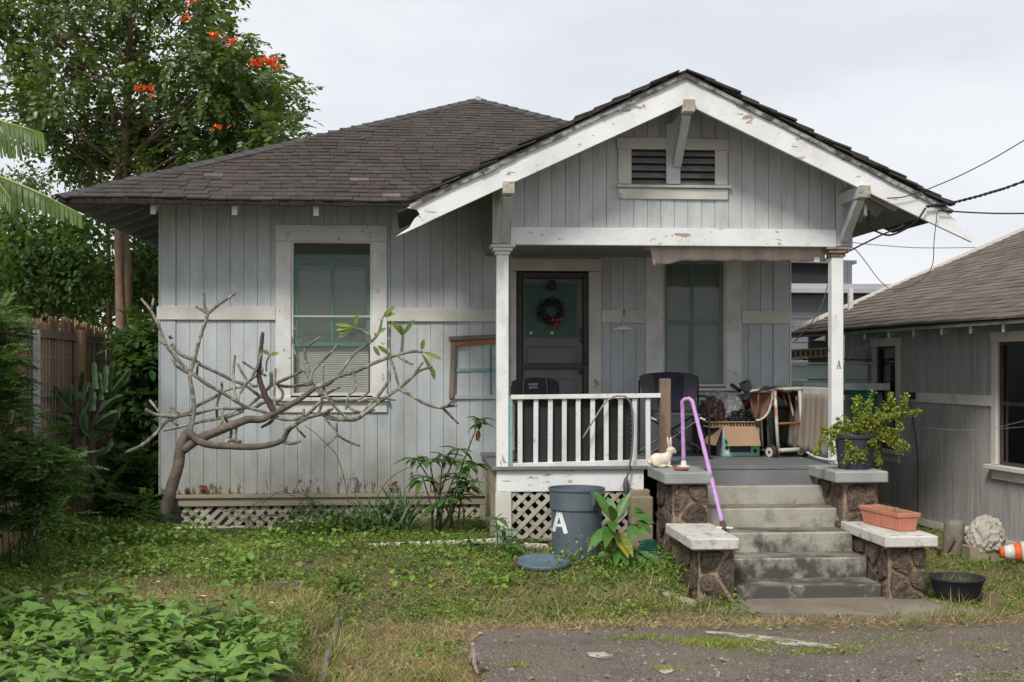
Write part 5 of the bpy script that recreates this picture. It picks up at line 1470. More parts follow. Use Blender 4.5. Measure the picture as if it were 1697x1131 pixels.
# camp chairs
def camp_chair(label, cx, Y, hw, zt, zs, cloth, centre, logo, stripe):
    t = thing('camp_chair', label, 'folding chair', (cx, Y, FLZ), 'folding camp chairs on the porch')
    V, F = [], []; nu, nv = 16, 10
    for j in range(nv+1):
        for i in range(nu+1):
            u = 2*i/nu-1; f = j/nv
            wdt = hw*(1-.30*(1-f)**1.6) if True else hw
            ztop = zt-.03*u*u-.05*max(0, abs(u)-.8)*5*.3
            z = zs+.02+(ztop-zs-.02)*f
            V.append((cx+u*wdt, Y+.10*(f-.2)+.05*(1-u*u)*-1*(-1)+.0, z))
    def patch(i0, i1, off, mat, nm):
        vv, idx = [], {}
        ff = []
        for j in range(nv):
            for i in range(i0, i1):
                q = []
                for (a, b) in ((i, j), (i+1, j), (i+1, j+1), (i, j+1)):
                    k = b*(nu+1)+a
                    if k not in idx: idx[k] = len(vv); p = V[k]; vv.append((p[0], p[1]+off, p[2]))
                    q.append(idx[k])
                ff.append(tuple(q))
        o = mk(nm, vv, ff, mat, t, smooth=True); o.modifiers.new('solid', 'SOLIDIFY').thickness = .012; return o
    patch(0, nu, 0, cloth, 'backrest'); cp_ = patch(4, nu-4, -.016, centre, 'centre_panel')
    for pts in ([(-.52, .45), (-.5, .8), (-.46, .98)], [(.52, .45), (.5, .8), (.46, .98)]) if stripe else ():
        pp = [np.array((cx+u*hw, Y+.10*(f-.2)+.05-.028, zs+(zt-zs)*f)) for u, f in pts]
        MB().tube(spline(pp), .009, 5).obj('piping', chair_grey, t)
    if not stripe:
        MB().tube(spline([np.array((cx+u*hw, Y+.10*(.70)+.055*(1-u*u)-.03, zt-.105-.01*(1-u*u))) for u in (-.5, -.2, .2, .5)]), .004, 5).obj('piping', steel, t)
    MB().box(cx-hw*.78, cx+hw*.78, Y-.42, Y+.02, zs-.012, zs+.012).obj('seat', cloth, t, bevel=.008)
    for sx_ in (-1, 1):
        x = cx+sx_*hw*1.0
        MB().tube([(x, Y+.10, FLZ+.015), (x, Y+.10, zt-.09)], .012, 8).obj('rear_leg', steel_dark, t)
        MB().tube([(x, Y-.45, FLZ+.015), (x, Y-.45, zs+.2)], .012, 8).obj('front_leg', steel_dark, t)
        MB().box(x-.03, x+.03, Y-.48, Y+.10, zs+.19, zs+.215).obj('arm', rubber, t, bevel=.008)
        MB().tube([(x, Y-.45, FLZ+.05), (cx-sx_*hw*.8, Y-.40, zs-.02)], .011, 7).obj('cross_tube', steel_dark, t)
        MB().tube([(x, Y+.10, FLZ+.05), (cx-sx_*hw*.8, Y+.02, zs-.02)], .011, 7).obj('cross_tube', steel_dark, t)
        MB().box(x-.035, x+.035, Y-.49, Y-.41, FLZ, FLZ+.018).obj('foot', rubber, t)
        MB().tube([(cx+sx_*hw*.8-.03, Y-.42, zs-.03), (cx+sx_*hw*.8+.03, Y-.42, zs-.05)], .011, 6).obj('joint', white_plast, t)
    return t, cp_
zt_ = P(1110, 617, 14.1)[2]; zs_r = P(1110, 688, 13.7)[2]
ch1, _ = camp_chair('grey camp chair with navy centre standing below the porch window', XP(1111, 14.0), 14.0, .335, zt_, zs_r, chair_cloth, chair_navy, None, False)
ch2, cpn = camp_chair('black and grey camp chair behind the baluster railing', XP(888, 13.9), 13.9, .26, P(888, 626, 13.9)[2], FLZ+.42, chair_black, chair_black, True, True)
def text(name, s, size, loc, mat, parent, rot=(PI/2, 0, 0), ext=.0006):
    cu = bpy.data.curves.new(name, 'FONT'); cu.body = s; cu.size = size; cu.align_x = 'CENTER'; cu.align_y = 'CENTER'; cu.extrude = ext
    o = bpy.data.objects.new(name, cu); C.objects.link(o); o.data.materials.append(mat); o.parent = parent
    bpy.context.view_layer.update()
    me = bpy.data.meshes.new_from_object(o.evaluated_get(bpy.context.evaluated_depsgraph_get()))
    bpy.data.objects.remove(o)
    o = bpy.data.objects.new(name, me); C.objects.link(o); o.parent = parent
    if not me.materials: me.materials.append(mat)
    o.location = tuple(np.array(loc)-ORG[parent]); o.rotation_euler = rot; ORG[o] = np.array(loc)
    return o
logo_white = M('logo_white', (.55,.55,.55), .7, .05, 9, bump=0)
lp = P(883, 640, 13.9); text('logo_text', 'TIMBER\nRIDGE', .034, (lp[0], 13.86, lp[2]), logo_white, ch2, rot=(PI/2, rad(-6), 0))

# puzzle foam mats behind the balusters
def foam(label, xa, xb, z0, z1, Y, right):
    n = 13; dz = (z1-z0)/n; pts = []
    L_, R_ = [], []
    for i in range(n):
        z = z0+i*dz; k = .016
        L_ += [(xa, z), (xa, z+dz*.5), (xa-k, z+dz*.45), (xa-k, z+dz*1.02)] if i < n-1 else [(xa, z), (xa, z1)]
        R_ += [(xb, z), (xb, z+dz*.5), (xb+k, z+dz*.45), (xb+k, z+dz*1.02)] if i < n-1 else [(xb, z), (xb, z1)]
    T_ = []
    nt_ = 10
    for i in range(nt_):
        x = xa+(xb-xa)*i/nt_; T_ += [(x+.02, z1), (x+.03, z1+.012), (x+.06, z1+.012), (x+.07, z1)]
    poly = L_ + T_ + R_[::-1]
    m = MB(); m.prism(poly, Y, Y+.012)
    return tag(m.obj('foam_mat', black_mat, None, org=((xa+xb)/2, Y, z0)), label, 'foam mat', 'foam mats behind the railing')
fz0_, fz1_ = ZP(768, PF+.06, 950), ZP(664, PF+.06, 950)
foam('black puzzle-edged foam mat behind the left half of the railing', XP(864, PF+.06), XP(955, PF+.06), fz0_, fz1_, PF+.062, True)
foam('black puzzle-edged foam mat behind the right half of the railing', XP(961, PF+.06), XP(1046, PF+.06), fz0_-.01, fz1_+.006, PF+.078, True)

# garden sprayer hose looped over the rail
hy = PF-.05
hp = [P(966, 726, hy-.03), P(985, 695, hy-.03), P(1003, 668, hy-.02), P(1020, 657, hy-.0), P(1036, 657, hy-.0), P(1046, 672, hy-.03), P(1049, 710, hy-.04), P(1047, 750, hy-.04), P(1042, 778, hy-.05), P(1039, 792, hy-.05)]
ho = thing('sprayer_hose', 'grey sprayer hose with bulb handle looped over the white railing', 'hose', hp[-1])
MB().tube(spline(hp[:5], 5), .009, 7).obj('hose', cable_l if False else M('hose_olive', (.27,.25,.19), .6, .1, 6, bump=.1), ho, smooth=True)
MB().tube(spline(hp[4:], 5), .010, 7).obj('hose', M('hose_grey', (.12,.12,.12), .5, .1, 6, bump=.1), ho, smooth=True)
h = P(1037.5, 805, hy-.05)
MB().lathe([(.010, .085), (.022, .06), (.032, .01), (.030, -.05), (.016, -.09), (.012, -.10), (.019, -.115), (.014, -.135), (.010, -.20), (.014, -.205)], h, 12).obj('bulb_handle', M('handle_grey', (.075,.075,.08), .6, .1, 6, bump=.1), ho, smooth=True)

# little lamp on the wall left of the post
p = P(826, 593, W-.10); m = MB(); m.tube([p, p+np.array([.09, 0, .02])], .028, 8)
tag(m.obj('wall_lamp', white_plast, None, org=p, smooth=True), 'small white lamp fixture beside the left porch post', 'lamp')

# cardboard box with open flaps
BY = 13.9
bx0, bx1 = XP(1198, BY), XP(1258.5, BY); bz1 = FLZ+.335
bxo = thing('cardboard_box', 'open cardboard appliance box with teal printed side on the porch', 'box', ((bx0+bx1)/2, BY+.15, FLZ))
MB().box(bx0, bx1, BY, BY+.30, FLZ+.002, bz1-.01).obj('box_body', card_white, bxo)
pf = MB().box(bx0+.002, bx1-.002, BY-.004, BY-.001, FLZ+.004, FLZ+.215).obj('printed_front', card_print, bxo)
MB().box(bx0+.075, bx1-.10, BY-.0065, BY-.0042, FLZ+.05, FLZ+.20).obj('printed_picture', M('print_dark', (.02,.02,.045), .4, .2, 9, bump=0), pf)
MB().box(bx0+.10, bx1-.14, BY-.008, BY-.0067, FLZ+.10, FLZ+.20).obj('printed_picture', steel_dark, pf)
for px, pz_ in ((.045, .165), (.045, .10), (.365, .15), (.365, .065)):
    m = MB(); m.v = []; m.tube([(bx0+px, BY-.0065, FLZ+pz_), (bx0+px, BY-.0042, FLZ+pz_)], .023, 14); m.obj('printed_dot', rubber, pf)
MB().box(bx0+.02, bx0+.07, BY-.006, BY-.0042, FLZ+.02, FLZ+.065).obj('barcode', card_white, pf)
text('printed_text', 'Hamilton Beach', .040, ((bx0+bx1)/2+.02, BY-.0065, FLZ+.028), card_white, bxo)
for k in range(4): 
    MB().tube([(bx0-.0005, BY+.06+.05*(k % 2), FLZ+.06+.04*k), (bx0-.003, BY+.06+.05*(k % 2), FLZ+.06+.04*k)], .018, 10).obj('side_dot', M('side_print_dot', (.2,.22,.25), .5, .1, 9, bump=0) if k == 0 else MATS['side_print_dot'], bxo)
def flap(a, b, c_, d_): 
    nrm_ = unit(np.cross(np.array(b)-a, np.array(d_)-a)); MB().prism3([a, b, c_, d_], nrm_*.006).obj('flap', card, bxo)
q = lambda px, py, Y: P(px, py, Y)
flap(np.array((bx0+.01, BY-.005, bz1)), np.array((bx1-.02, BY-.005, bz1)), q(1261, 739, BY-.15), q(1207, 739.5, BY-.15))
flap(np.array((bx0-.003, BY+.0, bz1)), np.array((bx0-.003, BY+.29, bz1)), q(1163, 735, BY+.20), q(1186, 739, BY-.05))
flap(np.array((bx1, BY+.02, bz1)), np.array((bx1, BY+.29, bz1)), q(1262, 683, BY+.28), q(1255, 700, BY+.02))
# wicker tray in the box
ty0 = BY+.015
wt = thing('wicker_tray', 'brown wicker tray resting in the open cardboard box', 'tray', ((bx0+bx1)/2-.05, BY+.15, bz1-.02))
tx0, tx1 = XP(1176, BY), XP(1253, BY)
tz = bz1-.005
m = MB()
for k in range(2): frame_rect(m, 0, 0, 0, 0, 0, 0, 0) if False else None
for z in (tz+.0, tz+.055):
    m.bar((tx0, ty0, z), (tx1, ty0, z), .022, .014); m.bar((tx0, ty0+.27, z), (tx1, ty0+.27, z), .022, .014)
    m.bar((tx0, ty0, z), (tx0, ty0+.27, z), .022, .014); m.bar((tx1, ty0, z), (tx1, ty0+.27, z), .022, .014)
m.obj('rim', basket_m, wt, bevel=.004)
for k in range(15):
    x = tx0+.01+(tx1-tx0-.02)*k/14; MB().box(x-.008, x+.008, ty0+.006, ty0+.016, tz+.008, tz+.048).obj('wicker_slat', basket_m, wt)
MB().box(tx0, tx1, ty0, ty0+.27, tz-.012, tz-.008).obj('base', basket_m, wt)
# rubbish bags, resting on a dark crate behind the box
cr_ = thing('dark_crate', 'dark plastic crate under the rubbish bags behind the box', 'crate', (XP(1185, 14.3), 14.3, FLZ))
MB().box(XP(1163, 14.2), XP(1245, 14.2), 14.24, 14.70, FLZ+.002, FLZ+.44).obj('crate_body', pot_black, cr_, bevel=.01)
MB().box(XP(1161, 14.2), XP(1247, 14.2), 14.225, 14.71, FLZ+.405, FLZ+.438).obj('crate_rim', pot_black, cr_, bevel=.006)
def bag(label, px, py, Y, r, mat, seed):
    c = P(px, py, Y); m = MB()
    def fn(p):
        q_ = Vector((p[0]*2.1+seed, p[1]*2.1, p[2]*2.1)); q2 = q_*2.3
        return 1+.30*mnoise.noise(q_)+.22*(1-2*abs(mnoise.noise(q2)))*.6+.12*(1-2*abs(mnoise.noise(q_*5.1)))
    m.ico(c, r, 4, fn)
    return tag(m.obj('rubbish_bag', mat, None, org=c), label, 'rubbish bag', 'rubbish bags heaped on the porch')
bag('crumpled maroon plastic bag at the left of the heap', 1180, 684, 14.25, (.135, .14, .15), bag_brown, 1.3)
bag('silver plastic bag on top of the heap left side', 1192, 670, 14.42, (.13, .14, .12), bag_silver, 4.7)
bag('silver plastic bag bulging in the middle of the heap', 1214, 681, 14.28, (.12, .13, .15), bag_silver, 9.1)
bag('black plastic bag low between heap and rusty cart', 1226, 692, 14.2, (.13, .12, .09), bag_black, 2.2)
bag('small maroon bag against the net of the cart', 1232, 667, 14.42, (.10, .10, .085), bag_brown, 7.7)
# tool with black grip and grey roll
tl = thing('hand_tool', 'tool with black grip sticking out above the silver bags', 'tool', P(1222, 645, 14.3))
MB().tube([P(1212, 638, 14.2), P(1227, 648, 14.25)], .022, 10).obj('grip', rubber, tl, smooth=True)
MB().tube([P(1227, 648, 14.25), P(1234, 656, 14.28), P(1234, 668, 14.35)], .014, 8).obj('shaft', steel, tl, smooth=True)
rm = thing('mesh_roll', 'grey rolled mesh standing behind the rusty cart', 'roll', P(1240, 645, 14.45))
MB().tube([P(1234, 634, 14.45), P(1243, 664, 14.5)], .066, 16).obj('roll', M('mesh_grey', (.13,.13,.14), .7, .3, 30, bump=.6, bscale=80), rm, smooth=True)
MB().tube([P(1233.8, 633.5, 14.45), P(1234.3, 634.2, 14.45)], .05, 16).obj('roll_end', rubber, rm)

# rusty wheeled cart
CY = 13.75
ct = thing('wheeled_cart', 'rusty white tube cart on two wheels with torn brown net', 'cart', P(1305, 760, CY))
q = lambda px, py, dy=0: P(px, py, CY+dy)
def tb(name, pts, r, mat=cart_paint): return MB().tube(pts, r, 9).obj(name, mat, ct, smooth=True)
tb('front_leg', [q(1284, 648), q(1290, 752)], .019); tb('front_leg', [q(1325.5, 648), q(1331, 750)], .019)
tb('rear_leg', [q(1261, 690, .30), q(1263.5, 742, .30)], .015); tb('rear_leg', [q(1272, 690, .35), q(1273.5, 742, .35)], .012)
tb('top_tube', [q(1245, 649, .02), q(1285, 646, 0), q(1329, 644.5, 0)], .020); tb('top_tube', [q(1245, 649, .02), q(1250, 645, .38), q(1322, 643, .38), q(1329, 644.5, .0)], .014)
tb('rung', [q(1289, 702.5), q(1328, 701)], .014, rust); tb('bottom_tube', [q(1288, 747), q(1330, 745)], .024); tb('bottom_tube', [q(1260, 746.5, .28), q(1290, 747, 0)], .016)
tb('handle_hoop', spline([q(1280, 650, -.02), q(1279, 664, -.03), q(1273, 684, -.03), q(1262, 695, -.02), q(1253, 697, .0)], 5), .013)
tb('brace', [q(1296, 650, .2), q(1304, 672, .2)], .010); tb('brace', [q(1306, 650, .12), q(1315, 690, .05)], .013); tb('brace', [q(1318, 650, .2), q(1324, 690, .15)], .010)
tb('net_rod', [q(1257, 652, .01), q(1256, 694, .01)], .010, rust); tb('net_rod', [q(1242, 655, .03), q(1250, 694, .03)], .008, rust)
V, F = [], []
for j in range(9):
    for i in range(9):
        u, v = i/8, j/8
        xl, xr_ = 1242+6*v, 1277-4*v*v-18*max(0, v-.7)
        V.append(q(xl+(xr_-xl)*u, 651+44*v-4*abs(u-.5)*v, .05+.07*math.sin(u*PI)*math.sin(v*PI+.3)))
F = [(j*9+i, j*9+i+1, (j+1)*9+i+1, (j+1)*9+i) for j in range(8) for i in range(8)]
o = mk('torn_net', V, F, net_m, ct, smooth=True); o.modifiers.new('solid', 'SOLIDIFY').thickness = .006
V = []
for j in range(9):
    for i in range(9):
        u, v = i/8, j/8
        V.append(q(1288+(1327-1288)*u, 648+(8+36*u*(.6+.4*math.sin(u*3)))*v, .12+.16*math.sin(v*PI*.8)))
o = mk('hanging_sling', V, F, M('sling_brown', (.05,.03,.024), .9, .3, 9, bump=.3), ct, smooth=True); o.modifiers.new('solid', 'SOLIDIFY').thickness = .006
for px, py, yo, w_ in ((1278.5, 749.5, .02, .035), (1330.5, 747, .06, .03)):
    c = q(px, py, yo)
    wh = MB(); ax = np.array([.83, .55, 0]) if px < 1300 else np.array([.90, .43, 0])
    wh.tube([c-ax*w_, c-ax*w_*.5, c+ax*w_*.5, c+ax*w_], [.072, .085, .085, .072], 22); wh = wh.obj('wheel', rubber, ct, smooth=False)
    m = MB(); m.tube([c-ax*(w_+.003), c+ax*(w_+.003)], .052, 18); m.obj('hub', cart_paint, wh); m = MB(); m.tube([c-ax*(w_+.008), c+ax*(w_+.008)], .016, 10); m.obj('axle_cap', steel_dark, wh)
V, F = [], []
for j in range(7):
    for i in range(25):
        u, v = i/24, j/6
        V.append(q(1232+84*u, 652-9*min(1, u*5)+3*math.sin(u*9)+ (9*(1-v) if u < .12 else 2.5*(1-v))*1.0+.8*math.sin(u*31+v*4), .0+.42*v-.02))
F = [(j*25+i, j*25+i+1, (j+1)*25+i+1, (j+1)*25+i) for j in range(6) for i in range(24)]
o = mk('black_cloth', V, F, chair_black, None, org=q(1275, 645), smooth=True); o.modifiers.new('solid', 'SOLIDIFY').thickness = .018
tag(o, 'black cloth thrown over the top of the rusty cart', 'cloth')
# glass tank behind cart, green tub under it
tk = thing('fish_tank', 'empty glass fish tank with black rim behind the cart', 'tank', P(1291, 747, 14.2))
ga, gb_ = XP(1271, 14.15), XP(1311, 14.15); gz0, gz1 = FLZ+.03, P(1290, 680, 14.15)[2]
for a in ((ga, gb_, 14.15, 14.156), (ga, gb_, 14.5, 14.506), (ga, ga+.006, 14.157, 14.499), (gb_-.006, gb_, 14.157, 14.499)):
    MB().box(*a, gz0, gz1).obj('glass_wall', glass_t, tk)
for z in (gz0-.03, gz1):
    m = MB(); m.box(ga-.008, gb_+.008, 14.14, 14.165, z, z+.035); m.box(ga-.008, gb_+.008, 14.49, 14.515, z, z+.035); m.box(ga-.008, ga+.015, 14.166, 14.489, z, z+.035); m.box(gb_-.015, gb_+.008, 14.166, 14.489, z, z+.035)
    m.obj('rim', rubber, tk)
MB().tube([P(1285, 725, 14.3), P(1303, 705, 14.35), P(1306, 735, 14.35)], .008, 6).obj('inner_tube', rubber, tk)
tbm = MB().lathe([(.10, 0), (.125, .07), (.135, .075), (.135, .085), (.12, .08), (.095, .012)], P(1307, 760, 13.95)*np.array([1, 1, 0])+np.array([0, 0, FLZ+.002]), 24)
tag(tbm.obj('green_tub', green_dark, None, org=(P(1307, 760, 13.95)[0], 13.95, FLZ), smooth=True), 'dark green tub on the floor under the cart', 'tub')
pbp = [P(1335, 748, PF+.9), P(1350, 757, PF+.5), P(1370, 762, PF+.1), P(1384, 763, PF-.08)]
tag(MB().tube(spline(pbp), .014, 7).obj('floor_pipe', trim_white, None, org=pbp[0], smooth=True), 'pale pipe on the deck along the hanging canvas', 'pipe')

# lilac wrapped handrail
hb_ = np.array([XP(1133, 12.47), 12.47, .915]); he = np.array([2.64, 11.42, .43])
p1 = P(1198, 870, 11.42); 
tp1 = P(1131, 672, 12.47); tp2 = P(1136, 662, 12.45); tp3 = P(1144, 662, 12.4); tp4 = P(1149, 672, 12.36); en = P(1197, 866, 11.45)
hd = thing('handrail', 'lilac tape wrapped pipe handrail bent down the left steps', 'handrail', hb_)
pts = [hb_+np.array([0, 0, .06])] + spline([tp1, tp2, tp3, tp4], 4) + [tp4+(en-tp4)*f for f in np.linspace(.05, 1, 18)]
m = MB()
pts2 = [hb_+np.array([0, 0, .05])+(tp1-hb_-np.array([0, 0, .05]))*f for f in np.linspace(0, .97, 14)] + [P(1131, 666, 12.46), P(1134, 662, 12.44), P(1142, 661, 12.41), P(1147, 665, 12.38)] + [tp4+(en-tp4)*f for f in np.linspace(.05, 1, 22)]
m.tube(pts2, [.0205+.0016*((i*7) % 3-1) for i in range(len(pts2))], 10); m.obj('wrapped_pipe', lilac, hd, smooth=True)
m = MB(); m.lathe([(.075, .0), (.06, .01), (.03, .016), (.024, .06)], hb_, 12); m.obj('floor_flange', white_plast, hd, smooth=True)
gl = en+(en-tp4)/np.linalg.norm(en-tp4)*.10
MB().tube([en, en+(gl-en)*.95], [.030, .026], 10).obj('pipe_end', M('brown_fitting', (.10,.06,.05), .7, .2, 9, bump=.2), hd, smooth=True)
m = MB(); 
for k in range(7): m.ico((gl[0]+random.uniform(-.06, .06), gl[1]+random.uniform(-.05, .05), .437), (.022, .02, .012), 1)
m.obj('plaster_lumps', white_plast, hd)
# rabbit statue: one continuous body
rc = P(1102, 776, 12.40); rc[2] = .915
rb_t = thing('rabbit_statue', 'cream plaster rabbit with upright ears on the left pedestal', 'statue', rc)
m = MB(); s_ = .305
def E(x, z, y, rx, rz_, ry, tilt=0, mm=None):
    import math as _m
    mm = mm or m
    k0 = len(mm.v); mm.ico((0, 0, 0), (rx*s_, ry*s_, rz_*s_), 3)
    ct_, st_ = _m.cos(tilt), _m.sin(tilt)
    for i in range(k0, len(mm.v)):
        a, b, c_ = mm.v[i]; mm.v[i] = (rc[0]+x*s_+a*ct_-c_*st_, rc[1]+y*s_+b, rc[2]+z*s_+a*st_+c_*ct_)
E(-.22, .24, 0, .29, .23, .20, -.10); E(-.02, .27, 0, .22, .20, .165, .5); E(.10, .36, 0, .13, .20, .13, -.3)
E(.20, .55, 0, .155, .125, .115, -.15); E(.31, .50, 0, .075, .062, .07); E(-.28, .17, -.13, .17, .15, .07); E(-.28, .17, .13, .17, .15, .07)
E(-.14, .045, -.13, .15, .045, .055); E(-.14, .045, .13, .15, .045, .055); E(.12, .17, -.085, .05, .17, .045, .10); E(.12, .17, .085, .05, .17, .045, .10)
E(.16, .035, -.085, .085, .036, .045); E(.16, .035, .085, .085, .036, .045); E(-.50, .16, 0, .075, .075, .075)
E(.11, .80, -.05, .048, .215, .035, .22); E(.20, .79, .06, .048, .215, .035, -.02); E(-.15, .06, 0, .25, .06, .14)
o = m.obj('rabbit_body', plaster, rb_t); sub(o, 0, vox=.0065, sm=4)
m = MB(); E(.255, .575, -.098, .022, .022, .016, 0, m); m.obj('eye', M('eye_brown', (.20,.15,.10), .4, .1, 9, bump=0), rb_t, smooth=True)
for yo in (-.05, .06):
    m = MB(); E(.125 if yo < 0 else .215, .80, yo-.026, .024, .15, .012, .22 if yo < 0 else -.02, m); m.obj('inner_ear', M('ear_shade', (.50,.42,.32), .7, .1, 9, bump=.1) if yo < 0 else MATS['ear_shade'], rb_t, smooth=True)
# terracotta saucer
c = np.array([P(1129, 781, 12.02)[0], 12.02, .917])
tag(MB().lathe([(.06, 0), (.075, .012), (.08, .022), (.07, .02), (.055, .008)], c, 28).obj('saucer', terra_dark, None, org=c, smooth=True), 'small terracotta saucer in front of the white rabbit', 'saucer')

# dark pot with succulent on the right pedestal
pc = np.array([P(1416, 776, 12.1)[0], 12.1, .917])
pt = thing('potted_succulent', 'dark blue pot of trailing lime succulent on the right pedestal', 'potted plant', pc)
MB().lathe([(.145, 0), (.156, .0), (.188, .295), (.203, .30), (.206, .335), (.193, .337), (.186, .295), (.178, .275)], pc, 36).obj('pot', pot_dark, pt, smooth=False, bevel=.003)
MB().lathe([(.18, .285), (.0, .30)], pc, 24).obj('soil', soil_m, pt)
m = MB()
for k in range(10):
    a = 2*PI*k/10; m.box(pc[0]+.143*math.cos(a)-.012, pc[0]+.143*math.cos(a)+.012, pc[1]+.143*math.sin(a)-.004, pc[1]+.143*math.sin(a)+.004, pc[2], pc[2]+.02)
m.obj('drain_notch', rubber, pt, kind='stuff')
q5 = lambda x, y, dy=0: P(1340+x/7.07, 640+y/7.07, 12.1+dy)
st_pts = [[(540,580),(560,420),(550,300),(555,170)], [(580,580),(600,420),(600,260),(605,120)], [(640,580),(680,400),(700,260),(750,70)], [(640,580),(720,430),(690,300),(700,190)], [(600,590),(640,480),(700,420),(800,380)],
          [(650,580),(720,480),(830,410),(950,370),(1060,330),(1190,310),(1310,300)], [(1060,330),(1110,260),(1130,190),(1140,100)], [(880,395),(900,330),(900,210)], [(940,375),(1010,270),(960,160),(955,90)],
          [(640,590),(780,570),(900,620),(1000,700),(1100,780)], [(700,580),(850,540),(980,600),(1080,650),(1170,740)], [(700,570),(820,480),(960,520),(1040,580)], [(480,580),(400,500),(340,390)], [(420,560),(340,480),(290,490)],
          [(440,590),(300,540),(200,560),(130,700),(75,800)], [(330,560),(260,620),(270,700),(290,790)], [(300,545),(200,530),(150,515)], [(520,620),(510,700),(460,790),(430,890)], [(560,620),(560,740),(530,870)], [(600,620),(610,760),(640,890)],
          [(640,630),(660,730),(620,840)], [(740,610),(790,740),(810,860),(840,910)], [(470,600),(460,660),(480,740)], [(690,590),(760,640),(720,670)], [(560,600),(480,480),(430,380)], [(520,580),(620,520),(560,440)],
          [(600,590),(540,500),(460,450)], [(640,590),(600,470),(640,330)], [(780,600),(860,590),(960,650)], [(700,500),(780,380),(820,280)], [(1130,325),(1180,370)], [(1000,350),(1060,420),(1080,520)], [(860,550),(930,640),(1040,720)], [(760,470),(860,420),(880,330)]]
sm_ = MB(); PP, DD = [], []
for k, pl in enumerate(st_pts):
    dy0 = random.uniform(-.12, .06)
    front = pl[-1][1] > 640 and pl[-1][0] < 760
    n_ = len(pl)
    s3 = spline([q5(x, y, ((-.20 if front else dy0)*min(1, (i+ .8)/n_*1.4))) for i, (x, y) in enumerate(pl)], 8)
    sm_.tube(s3, list(np.linspace(.007 if len(pl) < 6 else .011, .0025, len(s3))), 5)
    for i, p in enumerate(s3):
        if i < 3: continue
        for _ in range(9):
            PP.append(p+rng.normal(size=3)*.012); DD.append(rdir(1)[0])
sm_.obj('stems', bark_m, pt, smooth=True)
PP, DD = np.array(PP), np.array(DD)
leaf_obj('leaves', PP, DD, blend_n(len(PP), .4), rng.uniform(.018, .034, len(PP)), rng.uniform(.014, .022, len(PP)), leaf_lime, pt, droop=0, prof=((.35, .5), (.75, .42)))

# terracotta planter box
A_, B_ = np.array([4.245, 11.72, .432]), np.array([4.335, 11.06, .432]); D_ = np.array([.155, .02, 0])
pl_t = thing('planter_box', 'long terracotta plastic planter on the lower right pedestal', 'planter', (A_+B_)/2)
ax = unit(B_-A_); bx_ = unit(D_); Lp = np.linalg.norm(B_-A_)
def ring(ex, z): 
    a = A_-ax*ex-bx_*ex+np.array([0, 0, z]); b = B_+ax*ex-bx_*ex+np.array([0, 0, z]); c = B_+D_+ax*ex+bx_*ex+np.array([0, 0, z]); d = A_+D_-ax*ex+bx_*ex+np.array([0, 0, z]); return [a, b, c, d]
m = MB(); rs_ = [ring(0, .0), ring(.022, .125), ring(.034, .128), ring(.038, .165), ring(.024, .166), ring(.016, .13), ring(.012, .125)]
V = [p for r in rs_ for p in r]
F = [(i*4+j, i*4+(j+1) % 4, (i+1)*4+(j+1) % 4, (i+1)*4+j) for i in range(len(rs_)-1) for j in range(4)] + [(3, 2, 1, 0)]
m.add(V, F); m.obj('trough', terracotta, pl_t, bevel=.004)
r6 = ring(.012, .125); MB().add(r6, [(0, 1, 2, 3)]).obj('soil', soil_m, pl_t)
for k in range(34):
    f = (k+.5)/34
    a0, a1 = A_+ax*Lp*f-bx_*.002+np.array([0, 0, .008]), A_+ax*Lp*f-bx_*.022+np.array([0, 0, .118])
    MB().bar(a0, a1, .010, .008, bx_).obj('rib', terracotta, pl_t)
for k in range(8):
    f = (k+.5)/8
    a0, a1 = B_+D_*f+ax*.002+np.array([0, 0, .008]), B_+D_*f+ax*.022+np.array([0, 0, .118])
    MB().bar(a0, a1, .010, .008, ax).obj('rib', terracotta, pl_t)
n = 130
pos = np.array([A_+ax*Lp*rng.uniform(.1, .75)+D_*rng.uniform(.2, .8)+np.array([0, 0, .13]) for _ in range(n)])
leaf_obj('dry_weeds', pos, unit(rdir(n)*.8+np.array([0, 0, .35])), rdir(n), rng.uniform(.04, .10, n), .005, straw_m, pl_t, prof=((.5, .5),))

# ================================================================== YARD THINGS
bc = np.array([P(955.5, 900, 12.12)[0], 12.12, float(gh(1.1, 12.1))-.02])
bn = thing('rubbish_bin', 'round blue-grey rubbish bin painted with a white letter A', 'rubbish bin', bc)
H_ = P(955, 808, 12.1)[2]-bc[2]
prof = [(.222, 0), (.235, .01), (.243, H_*.70), (.258, H_*.705), (.259, H_*.72), (.262, H_-.03), (.272, H_-.028), (.275, H_-.004), (.268, H_), (.255, H_-.004), (.25, H_-.05), (.228, .03)]
MB().lathe(prof, bc, 48).obj('bin_body', bin_m, bn, smooth=False, bevel=.002)
ang = rad(-58)
for a0 in (-52, 128):
    m = MB(); a_ = rad(a0)
    c_, t_ = np.array([math.cos(a_), math.sin(a_), 0]), np.array([-math.sin(a_), math.cos(a_), 0])
    o_ = bc+c_*.262+np.array([0, 0, H_-.02])
    for sg in (-1, 1):
        m.prism3([o_+t_*sg*.075, o_+c_*.055+t_*sg*.06, o_+c_*.035+t_*sg*.05-np.array([0, 0, .12]), o_+t_*sg*.045-np.array([0, 0, .16])], t_*sg*.008)
    m.bar(o_+c_*.045+t_*.062-np.array([0, 0, .01]), o_+c_*.045-t_*.062-np.array([0, 0, .01]), .02, .03); m.obj('handle', bin_m, bn)
def oncyl(px, py, off=.0025):
    # point on the bin wall seen at a pixel
    d = ray(px, py); o = np.array([0, 0, ZC]); r = .2425
    r = .2375+off
    a = d[0]**2+d[1]**2; b = -2*(d[0]*bc[0]+d[1]*bc[1]); c_ = bc[0]**2+bc[1]**2-r*r
    t = (-b-math.sqrt(max(0, b*b-4*a*c_)))/(2*a); return o+d*t
